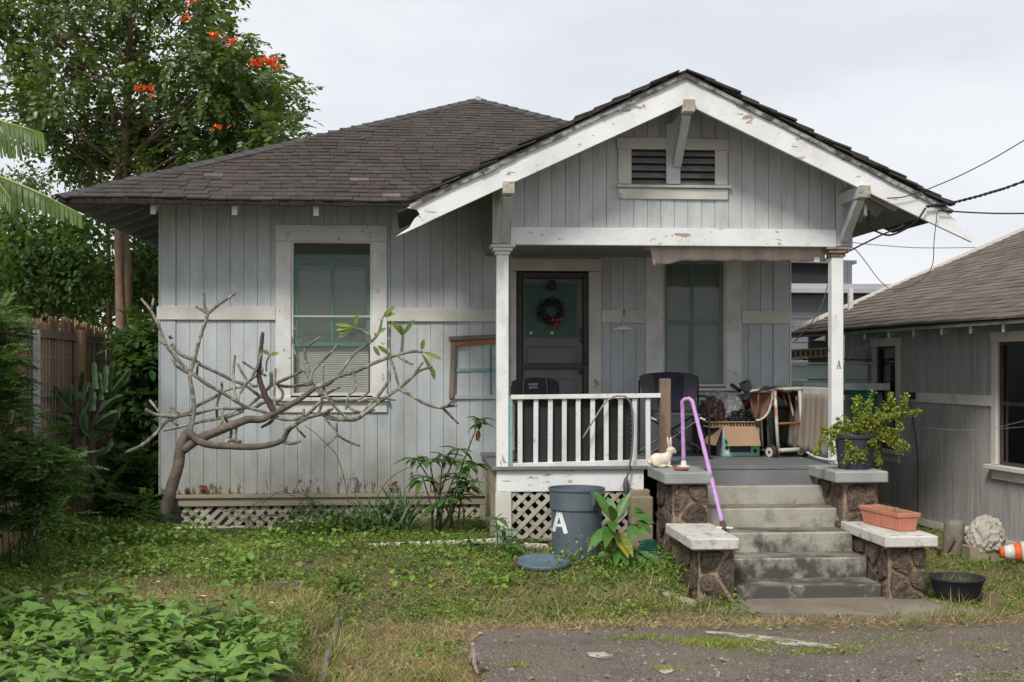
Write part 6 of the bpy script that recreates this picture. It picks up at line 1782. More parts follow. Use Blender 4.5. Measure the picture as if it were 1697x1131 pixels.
def stroke(p0, p1, w0, w1, n=8):
    m = MB(); V = []
    p0, p1 = np.array(p0, float), np.array(p1, float); d = (p1-p0)/np.linalg.norm(p1-p0); nn_2 = np.array([-d[1], d[0]])
    for i in range(n+1):
        f = i/n; w_ = w0+(w1-w0)*f; c_ = p0+(p1-p0)*f
        for sg in (-1, 1):
            q_ = c_+nn_2*sg*(w_/2+random.uniform(-.35, .35)); V.append(oncyl(*q_, off=.0065))
    return V, [(2*i, 2*i+1, 2*i+3, 2*i+2) for i in range(n)]
m = MB()
for a in (((927, 843), (917.5, 881), 5.5, 5.5), ((925.5, 843.5), (938, 884.5), 6.0, 7.0), ((920, 870.5), (934, 871.5), 4.6, 5.5)): m.add(*stroke(*a))
m.obj('painted_letter', paint_mark, bn)
lc = np.array([P(900, 935, 11.75)[0], 11.75, float(gh(.95, 11.75))+.015])
lid = thing('bin_lid', 'blue-grey bin lid lying upside down on the grass', 'lid', lc)
m = MB().lathe([(.0, .012), (.185, .015), (.21, .035), (.244, .05), (.25, .045), (.247, .02), (.225, .0), (.0, -.002)], lc, 44)
for i, (a, b, c_) in enumerate(m.v): m.v[i] = (a, b, c_+.03*(b-lc[1])/.26)
m.obj('lid_disc', lid_m, lid, smooth=True)
# concrete blocks beside the steps
g0 = lambda x, y: float(gh(x, y))
for i, (px0, px1, pya, pyb, Y, lab) in enumerate(((1042, 1077, 823, 812, 12.62, 'dusty topmost concrete block under the porch skirt'), (1046, 1082, 870, 823.5, 12.42, 'tan concrete block standing upright beside the steps'), (1058, 1082, 898, 870.5, 12.40, 'tan concrete block at the bottom beside the pedestal'))):
    m = MB(); xa, xb = XP(px0, Y), min(XP(px1, Y), 2.42); za, zb_ = P(1060, pya, Y)[2], P(1060, pyb, Y)[2]
    m.box(xa, xb, Y-.02, Y+.16, za, zb_)
    tag(m.obj('concrete_block', block_m, None, org=(xa, Y, za), bevel=.01), lab, 'concrete block', 'concrete blocks by the porch steps')
m = MB(); xa, xb = XP(1047, 12.45), 2.40; m.box(xa, xb-.16, 12.43, 12.6, -.05, P(1060, 870.5, 12.42)[2])
tag(m.obj('concrete_block', block_m, None, org=(xa, 12.4, 0), bevel=.01), 'concrete block half hidden behind the green leaves', 'concrete block', 'concrete blocks by the porch steps')
# coil of green ribbed hose
gc = P(1074, 918, 11.95); m = MB()
for k in range(7):
    z = g0(gc[0], 11.95)+.02+k*.022; rr = .10-.006*k
    m.tube([(gc[0]+rr*math.cos(a), gc[1]+rr*math.sin(a), z) for a in np.linspace(0, 2*PI, 20)], .013, 6, False)
tag(m.obj('hose_coil', M('hose_green', (.05,.22,.17), .5, .2, 6, bump=.1), None, org=gc, smooth=True), 'green ribbed hose coil at the corner of the stone pedestal', 'hose')
# pipes and boards along the wall
def rod(label, a, b, r, mat, name='pipe'):
    return tag(MB().tube([a, (np.array(a)+b)/2, b], r, 10).obj(name, mat, None, org=a, smooth=True), label, 'pipe')
rod('long beige pipe lying across the grass to the bin', P(612, 906, 12.95), P(915, 893, 12.72), .032, pipe_m)
rod('white pipe lying under the lattice at the left', P(286, 876, 14.35), P(405, 874, 14.35), .016, trim_white)
rod('short white pipe in the weeds below the window', P(480, 866, 14.1), P(560, 857, 14.5), .012, trim_white)
m = MB(); a, b = P(850, 903, 12.62), P(912, 907, 12.45); m.bar(a, b, .05, .055)
tag(m.obj('timber_offcut', pipe_m, None, org=a, bevel=.006), 'pale timber offcut beside the bin under the pipe', 'timber')
m = MB(); a, b = P(745, 886, 13.3), P(850, 896, 12.9); m.tube([a, b], .02, 7)
tag(m.obj('brown_stick', bark_cut, None, org=a), 'dark brown stick lying along the porch lattice', 'stick')
# terrace edging boards
for (ya, yb, zt2, px_) in ((8.0, 9.35, -.075, -.59), (9.38, 10.2, -.085, -.595)):
    m = MB(); m.bar((px_, ya, zt2-.15), (px_-.02, yb, zt2-.14), .045, .28)
    tag(m.obj('edging_board', grey_wood, None, org=(px_, ya, 0), bevel=.01), 'half buried %s timber edging of the raised lawn' % ('near' if ya < 9 else 'far'), 'edging')
a = PZ(450, 962, .13); m = MB(); m.bar(a-np.array([0, 0, .035]), a+np.array([.26, .05, -.05]), .09, .07)
tag(m.obj('timber_block', grey_wood, None, org=a, bevel=.01), 'short grey timber block sunk in the raised lawn', 'timber')
a = PZ(1040, 966, -.055); m = MB(); m.bar(a, PZ(1150, 1003, -.115), .10, .07)
tag(m.obj('mossy_kerb', stone_dirt, None, org=a, bevel=.02), 'overgrown stone kerb in the grass before the steps', 'kerb')
# black bowl planter
c = np.array([P(1582, 1000, 10.8)[0], 10.75, -.145])
bw_ = thing('bowl_planter', 'wide black bowl planter on the grass right of the steps', 'planter', c)
MB().lathe([(.10, .0), (.15, .03), (.20, .10), (.225, .195), (.237, .20), (.237, .222), (.222, .222), (.205, .13), (.14, .09)], c, 40).obj('bowl', pot_black, bw_, smooth=True)
MB().lathe([(.205, .14), (.0, .15)], c, 24).obj('soil', soil_m, bw_)
n = 60
pos = c+np.stack([rng.uniform(-.16, .16, n), rng.uniform(-.14, .14, n), np.full(n, .14)], 1)
leaf_obj('weeds', pos, unit(rdir(n)*.5+np.array([0, 0, .7])), rdir(n), rng.uniform(.05, .14, n), .006, grass_m, bw_, prof=((.5, .5),))
# junk by the neighbour's wall
def gpos(px, py, z=-.04): return PZ(px, py, z)
c = gpos(1579, 921, -.06); rr = 16/2100*np.linalg.norm(c[:2])
m = MB(); hh = P(1579, 862, c[1])[2]-c[2]
m.lathe([(rr*.9, 0), (rr, .03), (rr*1.0, hh-.05), (rr*.9, hh-.01), (rr*.6, hh)], c, 22)
for i, v in enumerate(m.v): m.v[i] = (v[0]+.05*(v[2]-c[2]), v[1], v[2])
tag(m.obj('concrete_cylinder', cyl_con, None, org=c, smooth=True), 'upright weathered concrete cylinder by the neighbouring wall', 'concrete block')
for py, lab in ((880, 'upper pale roll stacked behind the concrete cylinder'), (896, 'lower pale roll stacked behind the concrete cylinder')):
    a = P(1588, py, c[1]+.25); b = P(1620, py, c[1]+.15); tag(MB().tube([a, b], .052, 12).obj('foam_roll', pipe_m, None, org=a, smooth=True), lab, 'roll')
for px0, px1, lab in ((1608, 1640, 'left grey block under the crumpled sheet'), (1643, 1676, 'right grey block under the crumpled sheet')):
    Yb = c[1]-.35; xa, xb = XP(px0, Yb), XP(px1, Yb)
    m = MB(); m.box(xa, xb, Yb, Yb+.2, -.1, P(1640, 906, Yb)[2]); tag(m.obj('grey_block', block_m, None, org=(xa, Yb, -.1), bevel=.01), lab, 'concrete block')
cc = P(1634, 889, c[1]-.25)
def fn(p):
    q_ = Vector((p[0]*1.9, p[1]*1.9, p[2]*1.0+3)); return 1+.15*mnoise.noise(q_)+.22*(1-2*abs(mnoise.noise(q_*2.0)))+.06*(1-2*abs(mnoise.noise(q_*5.2)))
tag(MB().ico(cc, (.165, .13, .18), 4, fn).obj('crumpled_sheet', paper_m, None, org=cc), 'crumpled dirty white sheet bundled on grey blocks', 'bundle')
a = gpos(1657, 930, -.04)+np.array([0, 0, .085]); b = gpos(1705, 932, -.04)+np.array([.05, .02, .10])
cn = thing('traffic_cone', 'orange and white traffic cone lying crushed at the right edge', 'traffic cone', a)
d = (b-a); 
for f0, f1, mt, nm in ((0, .12, orange_m, 'tip'), (.12, .42, white_plast, 'white_band'), (.42, .62, orange_m, 'orange_band'), (.62, .80, white_plast, 'white_band'), (.80, 1.15, orange_m, 'skirt')):
    MB().tube([a+d*f0, a+d*(f1-.004)], [.055+.075*f0, .055+.075*f1], 16).obj(nm, mt, cn, smooth=True)
MB().obox(b+d*.18, d*.04, (-.02, .17, 0), (0, .02, .17)).obj('base', orange_m, cn, bevel=.01)
m = MB()
for k in range(9):
    p = gpos(1545+random.uniform(0, 40), 900+random.uniform(0, 25), -.03); m.bar(p, p+np.array([random.uniform(-.25, .25), random.uniform(-.1, .1), random.uniform(0, .2)]), .04, .02)
tag(m.obj('wood_debris', bark_m, None, kind='stuff'), 'broken wood scraps by the neighbouring wall', 'debris')
# dry leaves on the ledge
for px, py, lab, sc in ((341, 811, 'curled brown dry leaf on the ledge near the left corner', 1.0), (307, 815, 'flat brown dry leaf at the left end of the ledge', .9), (651, 803, 'rust brown dead leaf stuck to the wall below the window', 1.0)):
    c = P(px, py, W-.03); n = 5
    V, F = leaf_arrays(np.tile(c, (n, 1))+rng.normal(size=(n, 3))*.02+np.array([0, 0, -.03]), unit(rng.normal(size=(n, 3))*.6+np.array([0, 0, .6])), unit(rng.normal(size=(n, 3))*.4+np.array([0, -1, 0])), .085*sc, .06*sc)
    tag(mk('dry_leaf', V, F, leaf_dry, None, org=c), lab, 'leaf')
# small dove on the ground, seen from behind
dc = PZ(789, 1114, -.12)
dv = thing('dove', 'small brown dove standing on the grass by the asphalt edge', 'bird', dc)
m = MB(); z0 = dc[2]; k_ = .0041
def BE(x, y, z, rx, ry, rz_, mm): mm.ico((dc[0]+x, dc[1]+y, z0+z), (rx, ry, rz_), 3)
BE(-.012, .03, .085, .033, .055, .045, m); BE(-.014, .045, .105, .027, .035, .040, m); BE(-.012, .005, .062, .026, .05, .030, m); BE(-.016, .062, .142, .017, .02, .026, m)
for t in np.linspace(0, 1, 7): BE(-.008+.012*t, -.03-.085*t, .05-.028*t, .015-.003*t, .022, .008, m)
o = m.obj('dove_body', dove_m, dv); sub(o, 0, vox=.0045, sm=3)
m = MB(); BE(-.018, .068, .166, .0165, .021, .017, m); BE(-.017, .064, .152, .015, .016, .018, m); m.obj('head', dove_head, dv, smooth=True)
m = MB(); m.tube([(dc[0]-.022, dc[1]+.085, z0+.167), (dc[0]-.027, dc[1]+.105, z0+.163)], [.004, .001], 6); m.obj('beak', dove_head, dv)
for sg in (-1, 1):
    m = MB(); BE(-.012+sg*.029, .012, .078, .010, .058, .030, m); m.obj('wing', dove_m, dv, smooth=True)
    m = MB(); m.tube([(dc[0]-.012+sg*.012, dc[1]+.02, z0+.05), (dc[0]-.012+sg*.012, dc[1]+.025, z0+.0)], .0035, 5)
    for a_ in (-.5, 0, .5): m.tube([(dc[0]-.012+sg*.012, dc[1]+.025, z0+.002), (dc[0]-.012+sg*.012+.016*math.sin(a_), dc[1]+.025+.018, z0+.001)], .002, 4)
    m.obj('leg', M('dove_leg', (.28,.13,.12), .6, .1, 9, bump=0) if sg < 0 else MATS['dove_leg'], dv)

# ================================================================== PLUMERIA
PY0 = 13.75
tb0 = P(200+185/2.57, 460+1010/2.57, PY0); tb0[2] = .1
plum = thing('plumeria_tree', 'bare grey-branched plumeria leaning in front of the left window', 'tree', tb0)
cq = lambda x, y, Y: P(200+x/2.57, 460+y/2.57, Y)
SM = []          # known samples (x, y, Y)
def pbranch(pts, r0, r1, k=None, mat=bark_grey, name='branch', y0=None):
    pts = [np.array(p, float) for p in pts]
    def near(p):
        if not SM: return (1e9, PY0)
        a = np.array(SM); d = np.hypot(a[:, 0]-p[0], a[:, 1]-p[1]); i = d.argmin(); return d[i], a[i, 2]
    if y0 is None:
        d0, Y0 = near(pts[0]); d1, Y1 = near(pts[-1])
        if d1 < d0: pts = pts[::-1]; Y0 = Y1
    else: Y0 = y0
    k = random.uniform(-.40, .45) if k is None else k
    s2 = spline(pts, 7); n = len(s2)
    Lp_ = sum(np.linalg.norm(pts[i+1]-pts[i]) for i in range(len(pts)-1))
    k *= min(1, Lp_/300)
    w3 = []
    for i, p in enumerate(s2):
        Y = min(14.70, Y0+k*i/(n-1)); SM.append((p[0], p[1], Y)); w3.append(cq(p[0], p[1], Y))
    sc = .86/2.57/150
    rs_ = np.linspace(r0, r1, n)*sc*(1+(.07 if r0 < 20 else .03)*np.sin(np.arange(n)*2.1+r0))
    m = MB(); m.tube(w3, list(rs_), 9)
    if r1 < 12: m.ico(w3[-1], rs_[-1]*1.0, 1)
    m.obj(name, mat, plum, smooth=True)
pbranch([(175,1040),(190,990),(215,900),(245,800),(252,740),(265,695),(285,655)], 32, 23, 0, bark_plum, 'trunk', PY0)
pbranch([(262,735),(330,690),(420,652),(500,620),(545,605),(600,605),(650,580),(720,545),(790,500),(830,468)], 25, 11, .25, bark_plum, 'limb')
pbranch([(280,650),(330,695),(380,712),(450,718),(560,722),(640,712),(690,695)], 20, 13, -.3, bark_plum, 'limb')
pbranch([(690,695),(710,650),(790,600),(860,580),(900,560)], 11, 8); pbranch([(660,580),(640,550),(610,490),(590,430),(590,380),(598,300),(605,238)], 17, 9, .05, bark_cut, 'cut_limb')
BR = [([(830,465),(880,455),(920,425),(1000,400),(1080,365),(1145,340),(1195,325),(1250,315),(1282,318)], 11, 7), ([(930,415),(960,370),(1000,320),(1050,285),(1090,250),(1105,215),(1115,170)], 8, 6), ([(1050,285),(1060,250),(1030,225),(990,215)], 6, 5),
 ([(1145,340),(1165,390),(1185,470)], 7, 6), ([(1145,335),(1142,280),(1145,215)], 7, 6), ([(1195,322),(1198,290),(1200,250)], 7, 6), ([(1180,335),(1210,355),(1242,370)], 7, 6),
 ([(860,580),(900,600),(960,605),(1010,600),(1080,545),(1130,510),(1185,472),(1230,435),(1270,400),(1325,380)], 12, 6), ([(1255,405),(1270,385),(1287,362)], 6, 5), ([(1185,475),(1240,505),(1300,540),(1370,555),(1412,528)], 8, 6), ([(1370,555),(1405,590),(1437,622)], 7, 5), ([(1372,553),(1405,548),(1432,546)], 6, 6),
 ([(815,455),(800,400),(785,340),(785,300)], 9, 7), ([(785,300),(755,250),(738,215)], 7, 6), ([(785,300),(820,275),(850,255)], 7, 6), ([(805,430),(770,380),(740,310),(728,255)], 6, 5), ([(805,430),(825,390),(870,345),(910,305),(925,285)], 8, 7),
 ([(830,470),(860,500),(865,480),(860,440),(862,375)], 8, 7), ([(860,480),(880,510),(920,560),(968,602)], 7, 6), ([(840,500),(880,495),(910,478),(932,470)], 7, 5), ([(860,500),(850,560),(830,590)], 8, 7), ([(960,560),(970,505),(1000,470),(990,400)], 7, 6), ([(860,510),(930,522),(1010,520),(1058,488)], 8, 6), ([(1010,530),(1075,515),(1120,515),(1168,523)], 7, 5),
 ([(1020,590),(1060,545),(1100,500),(1145,430),(1138,395)], 9, 7), ([(870,600),(900,635),(922,665),(905,690),(868,720)], 6, 5), ([(920,660),(920,615)], 6, 5), ([(922,672),(970,700),(1016,717)], 6, 5), ([(965,545),(1000,570),(1050,573),(1080,565)], 7, 6),
 ([(295,660),(302,620),(312,560),(305,490),(295,420),(310,360),(340,250),(368,165),(357,120),(352,68)], 13, 7), ([(368,158),(420,115),(486,70)], 8, 6), ([(368,155),(345,138),(323,125)], 7, 6),
 ([(300,410),(265,375),(225,330),(195,290),(165,215),(130,145),(88,92)], 9, 6), ([(130,145),(140,90)], 6, 5), ([(295,412),(240,378),(222,345)], 8, 7), ([(215,285),(260,330),(320,355),(345,375),(420,410),(480,440),(530,460),(585,500),(640,525),(680,520),(690,490),(670,460)], 9, 7),
 ([(300,405),(360,450),(430,490),(480,520),(530,550),(600,570),(650,590)], 9, 8), ([(325,415),(328,360)], 7, 6), ([(195,290),(165,272)], 6, 5),
 ([(25,745),(90,715),(150,665),(195,615),(260,590),(330,580),(400,560),(480,560),(540,555)], 6, 9), ([(110,565),(150,585),(250,590),(330,545),(400,510),(450,480),(520,465)], 7, 9), ([(125,525),(165,575)], 6, 6), ([(520,465),(560,430),(600,400),(598,385)], 8, 8),
 ([(180,652),(260,635),(340,615),(420,600),(500,570),(560,535),(610,490),(640,455),(640,405)], 7, 9), ([(215,575),(193,560)], 5, 5), ([(250,580),(213,555)], 5, 5), ([(205,600),(245,632)], 6, 5), ([(410,600),(410,540),(430,480),(430,450)], 7, 6), ([(440,590),(470,650),(465,695)], 8, 7), ([(490,690),(492,650),(500,605)], 7, 6),
 ([(390,650),(430,620),(435,565)], 7, 6), ([(490,530),(482,460),(480,400),(487,335)], 8, 6), ([(500,530),(505,500),(530,460),(580,385),(600,310)], 8, 6), ([(500,370),(520,410),(560,460),(582,463)], 7, 6), ([(520,360),(560,385),(620,420)], 6, 6), ([(640,460),(720,425),(770,400)], 9, 7), ([(670,460),(720,465),(810,455)], 8, 8), ([(655,560),(655,480),(660,390)], 6, 5), ([(620,400),(622,360),(635,330)], 5, 4),
 ([(665,580),(640,615),(602,637)], 10, 7), ([(450,720),(455,695),(510,700)], 9, 9), ([(690,700),(730,708),(765,698)], 9, 6), ([(700,690),(720,650),(770,610),(780,565)], 8, 6), ([(750,640),(785,680)], 6, 5), ([(650,590),(700,605),(760,600),(810,570),(850,530)], 9, 8), ([(565,560),(620,530),(700,540),(790,505)], 8, 9), ([(420,600),(470,590),(520,570)], 8, 8), ([(795,500),(815,480),(830,455)], 8, 6)]
for p, a, b in BR: pbranch(p, a, b)
def pleaf(x, y, dx, dy, L_, mat=leaf_lime):
    Y = PY0+.1; 
    a = np.array(SM); i = np.hypot(a[:, 0]-x, a[:, 1]-y).argmin(); Y = a[i, 2]
    p, q_ = cq(x, y, Y), cq(x+dx, y+dy, Y-.03)
    V, F = leaf_arrays(p[None], (q_-p)[None], np.array([[random.uniform(-.4, .4), -1, .5]]), np.linalg.norm(q_-p), .05, prof=((.3, .42), (.6, .5), (.85, .3)), droop=.1)
    mk('leaf', V, F, MATS['leaf_plumeria'], plum)
M('leaf_plumeria', (.16,.235,.035), .45, .25, 9, bump=.1, rnd=.3, trans=.25, tcol=(.35,.42,.05), hue=.02)
for a in ((990,212,-78,-15),(990,212,-75,10),(988,214,-60,40),(985,214,-55,28),(992,210,18,-55),(1115,172,52,-50),(1115,172,40,-40),(1116,170,55,-20),(1090,240,-5,10),(1090,240,40,-25),(1075,290,28,45),(1198,250,-30,-60),(1200,250,50,-72),(1200,250,-48,-70),(1200,250,-10,-50),(1282,312,8,-48),(1282,316,88,30),(1280,320,66,110),(1325,380,12,55),(1145,330,-50,-40),(637,330,36,-8),(637,330,-35,-20)): pleaf(*a, 1)
pos = np.tile(cq(212, 262, SM[-1][2]*0+13.9), (14, 1)); leaf_obj('flower_buds', pos, unit(rdir(14)*.8+np.array([0, 0, .6])), rdir(14), .045, .015, M('bud_maroon', (.16,.03,.04), .6, .2, 9, bump=0), plum)

# ================================================================== LEAFY GARDEN PLANTS WITH SEPARATE LEAVES
def leafset(root, c, n, Ln, Wd, mat, tilt=.35, droop=.45, prof=((.2, .3), (.45, .5), (.75, .38)), az=None, up0=.2, name='leaf'):
    for k in range(n):
        a = (2*PI*k/n+random.uniform(-.35, .35)) if az is None else az[k]
        e = random.uniform(up0, up0+tilt)
        d = np.array([math.cos(a)*math.cos(e), math.sin(a)*math.cos(e), math.sin(e)])
        L_ = Ln*random.uniform(.75, 1.15)
        V, F = leaf_arrays(np.array(c)[None], d[None], np.array([[random.uniform(-.2, .2), random.uniform(-.2, .2), 1.0]]), L_, Wd*random.uniform(.85, 1.1), prof=prof, droop=droop*random.uniform(.6, 1.3), fold=.22)
        mk(name, V, F, mat, root)
# ti plant by the bin
tb1 = np.array([P(1030, 945, 11.75)[0], 11.75, g0(1.7, 11.75)])
ti = thing('ti_plant', 'broad-leaved green ti plant with one yellow leaf by the bin', 'plant', tb1)
h1, h2, h3 = P(1013, 868, 11.75), P(1048, 872, 11.8), P(1045, 905, 11.7)
for h_ in (h1, h2, h3): MB().tube(spline([tb1-np.array([0, 0, .03]), (tb1+h_)/2+np.array([.02, 0, 0]), h_], 4), [.016]*8+[.010], 7).obj('stem', bark_m, ti, smooth=True)
def tileaf(c, tip, mat=leaf_ti, wd=.115, dr=.25, nz_=(0, -.6, .8)):
    c, tip = np.array(c), np.array(tip); d = tip-c
    L_ = np.linalg.norm(d); d2 = d/L_+np.array([0, 0, dr*.8])
    V, F = leaf_arrays(c[None], d2[None], np.array([nz_], float), L_*1.03, wd, prof=((.15, .25), (.35, .48), (.6, .5), (.82, .3)), droop=dr, fold=.2)
    mk('leaf', V, F, mat, ti, label='yellowing dying leaf' if mat is leaf_yellow else None)
q3 = lambda x, y, Y: P(880+x/5.654, 760+y/5.654, Y)
T = [((760,590),(590,305),11.72),((770,590),(720,360),11.9),((790,590),(935,320),11.8),((760,600),(760,440),11.55),((800,590),(880,400),11.9),((770,580),(650,370),11.85)]
for a, b, Y in T: tileaf(q3(*a, 11.75), q3(*b, Y), dr=.08, wd=.105)
for a, b, Y in [((740,590),(780,680),11.5),((730,640),(570,860),11.55),((740,640),(710,820),11.5),((940,530),(1155,615),11.75),((960,500),(1090,520),11.9),((970,590),(1120,700),11.7),((960,620),(940,770),11.6),((1000,640),(1020,730),11.6)]: tileaf(q3(*a, 11.75), q3(*b, Y), dr=.30, wd=.105)
tileaf(q3(800, 700, 11.75), q3(900, 910, 11.5), leaf_yellow, dr=.25, wd=.12); tileaf(q3(830, 690, 11.75), q3(945, 905, 11.45), leaf_yellow, dr=.2, wd=.08)
for a, b, Y in [((820,830),(800,1000),11.55),((850,860),(900,1010),11.5),((1000,860),(1200,1010),11.6),((960,900),(1140,1085),11.5),((1000,920),(985,1090),11.5),((780,880),(640,930),11.6),((760,860),(690,850),11.7)]: tileaf(q3(*a, 11.75), q3(*b, Y), dr=.25, wd=.075)
# whorled-leaf shrub against the wall
sb = np.array([P(735, 890, 13.6)[0], 13.6, g0(-.3, 13.6)])
shb = thing('garden_shrub', 'tall leafy shrub with whorled leaves against the pale wall', 'shrub', sb)
crown_pts = [(712,762,13.7),(735,755,13.9),(768,765,13.6),(755,785,13.5),(760,745,14.0),(795,695,13.8),(740,828,13.4),(775,800,13.6),(780,770,13.9),(700,790,13.7),(720,840,13.5),(757,815,13.7),(690,760,13.8)]
for i, (px, py, Y) in enumerate(crown_pts):
    h_ = P(px, py, Y); b_ = sb+np.array([random.uniform(-.14, .2), random.uniform(-.1, .1), 0])
    MB().tube(spline([b_, (b_*.5+h_*.5)+np.array([random.uniform(-.08, .08), 0, 0]), h_], 5), list(np.linspace(.014, .007, 11)), 6).obj('stem', bark_cut, shb, smooth=True)
    for w_ in range(1 + i % 2): leafset(shb, h_-np.array([0, 0, .05*w_]), 7, .23 if i != 5 else .16, .062, leaf_shrub, tilt=.7, up0=-.35, droop=.35)
leafset(shb, P(793, 712, 13.8), 3, .14, .05, leaf_dry, up0=-1.3, tilt=.2)
# young plants on the lawn
for px, py, Y, s_, lab in ((775, 888, 12.55, .19, 'young bright plant in the grass left of the lattice'), (832, 880, 12.3, .19, 'young bright plant in front of the porch corner post'), (822, 862, 12.45, .16, 'taller young plant against the porch corner post'), (845, 905, 12.1, .17, 'small low plant in the grass left of the bin lid')):
    h_ = P(px, py, Y); b_ = np.array([h_[0]+.01, Y, g0(h_[0], Y)])
    t = thing('young_plant', lab, 'plant', b_)
    MB().tube([b_, (b_+h_)/2+np.array([.01, 0, 0]), h_], .007, 5).obj('stem', leaf_strap, t)
    leafset(t, h_, 6, s_, .055, leaf_ti, tilt=.6, up0=-.1); leafset(t, h_-np.array([0, 0, .06]), 4, s_*.9, .05, leaf_ti, tilt=.4, up0=-.2); leafset(t, h_, 2, s_*.6, .035, leaf_ti, tilt=.3, up0=1.0)
# strap-leaved lily clumps
def strap(label, px, py, Y, n, Ln, wd):
    b_ = P(px, py, Y); b_[2] = g0(b_[0], Y)
    t = thing('lily_clump', label, 'plant', b_, None)
    for k in range(n):
        a = random.uniform(0, 2*PI); e = random.uniform(.7, 1.35)
        d = np.array([math.cos(a)*math.cos(e), math.sin(a)*math.cos(e)*.6, math.sin(e)])
        V, F = leaf_arrays((b_+rng.normal(size=3)*np.array([.05, .05, 0]))[None], d[None], np.array([[-d[0], -d[1]-.3, .5]]), Ln*random.uniform(.7, 1.15), wd, prof=((.2, .5), (.5, .5), (.8, .34)), droop=random.uniform(.1, .5), fold=.25)
        mk('strap_leaf', V, F, leaf_strap, t)
strap('lily clump with strap leaves nearest the whorled shrub', 668, 888, 14.0, 34, .52, .03)
strap('lily clump with strap leaves below the right window casing', 612, 885, 14.0, 26, .50, .032)
strap('low dark lily clump below the dead leaf on the wall', 640, 892, 13.8, 18, .36, .03)
# low herbs along the lattice
def herb(label, spots, Y, n, ll, lw, mat, hgt=.2, name='weed_clump'):
    PP, DD = [], []
    for px, py in spots:
        c = P(px, py, Y+random.uniform(-.3, .2)); c[2] = g0(c[0], c[1])
        q_ = rng.normal(size=(n, 3))*np.array([.12, .12, 0]); q_[:, 2] = rng.random(n)*hgt*random.uniform(.6, 1.2)
        PP.append(c+q_); DD.append(unit(rdir(n)+np.array([0, 0, .25])))
    PP, DD = np.concatenate(PP), np.concatenate(DD)
    return tag(leaf_obj(name, PP, DD, blend_n(len(PP), .65), ll*rng.uniform(.6, 1.2, len(PP)), lw, mat, None, kind='stuff', prof=((.3, .45), (.65, .5))), label, 'weeds', None, 'stuff')
herb('weeds growing along the lattice below the window', [(x, 880+8*math.sin(x)) for x in range(470, 640, 11)], 13.9, 60, .055, .04, leaf_mid, .22)
herb('weeds around the plumeria trunk and shrub foot', [(x, 868+6*math.sin(x*.7)) for x in range(110, 330, 13)], 13.2, 60, .055, .04, leaf_cover, .2)
herb('weeds growing in front of the rubbish bin', [(940, 935), (960, 925), (985, 925), (1000, 935)], 11.72, 60, .035, .024, leaf_cover, .26)
herb('grassy weeds at the foot of the left pedestal', [(1100, 945), (1120, 955), (1090, 930), (1150, 965), (1060, 945)], 11.3, 60, .045, .02, leaf_cover, .18)
# vine stems on the wall
for pts, lab in (([(585,905),(610,860),(640,800),(690,770),(745,765)], 'thin curved vine stem arching to the shrub'), ([(580,880),(575,820),(560,760),(530,725),(505,705)], 'thin dark vine stem climbing the wall'), ([(520,850),(470,815),(430,838)], 'thin looped stem over the ledge below the window')):
    p = [P(x, y, 14.5) for x, y in pts]; tag(MB().tube(spline(p), .004, 5).obj('vine_stem', bark_cut, None, org=p[0]), lab, 'stem')

# ================================================================== LAWN
def zone(n, x0, x1, y0, y1): return rng.uniform(x0, x1, n), rng.uniform(y0, y1, n)
def pn(x, y, s, o=0): 
    return np.array([mnoise.noise(Vector((a*s+o, b*s-o, o))) for a, b in zip(x, y)])
HX0, HX1 = XL+.2, dxl
def blocked(x, y):
    b = (y > W-.02) & (x > XL)                                    # under the house
    b |= (x > dxl) & (x < 4.5) & (y > PF-.03)
    b |= (x > 2.42) & (x < 4.52) & (y > 10.85)                    # steps
    b |= (x > 2.80) & (x < 4.45) & (y > 10.16) & (y < 11.0)       # pad
    b |= ((x-fA[0])*fence_n[0]+(y-fA[1])*fence_n[1]) < .05
    s_n = (x-nA[0])*nn_[0]+(y-nA[1])*nn_[1]
    b |= s_n < .03
    b |= (np.hypot(x-bc[0], y-bc[1]) < .235) | (np.hypot(x-lc[0], y-lc[1]) < .285) | (np.hypot(x-4.97, y-10.75) < .19)
    return b
edge = lambda x: 10.12-.18*(1-sstep(.35, .75, x)) - 3.2*(1-sstep(.18, .42, x))      # asphalt begins nearer than this y
def asphalt(x, y, n_): return (x > .30+.18*n_) & (y < 10.10+.16*n_)
def dryness(x, y):
    d = 1-sstep(10.2, 11.2, y)
    near = sstep(.0, .25, -(y-10.9))*.8
    t = np.where(x < -.7, np.exp(-((y-9.9)/.75)**2)*1.0*sstep(-2.9, -1.6, x)+np.exp(-((y-10.2)/.35)**2)*.6, (1-sstep(9.95, 10.55, y))*.92+.20*np.exp(-((y-10.9)/.5)**2))
    return np.clip(t, 0, 1.1)
def scatter(n, y_pow=1.35):
    y = 8.0+(15.2-8.0)*rng.random(n)**y_pow
    half = y*.43
    x = y*TH+rng.uniform(-1.3, 1.35, n)*half*1.02
    return x, y
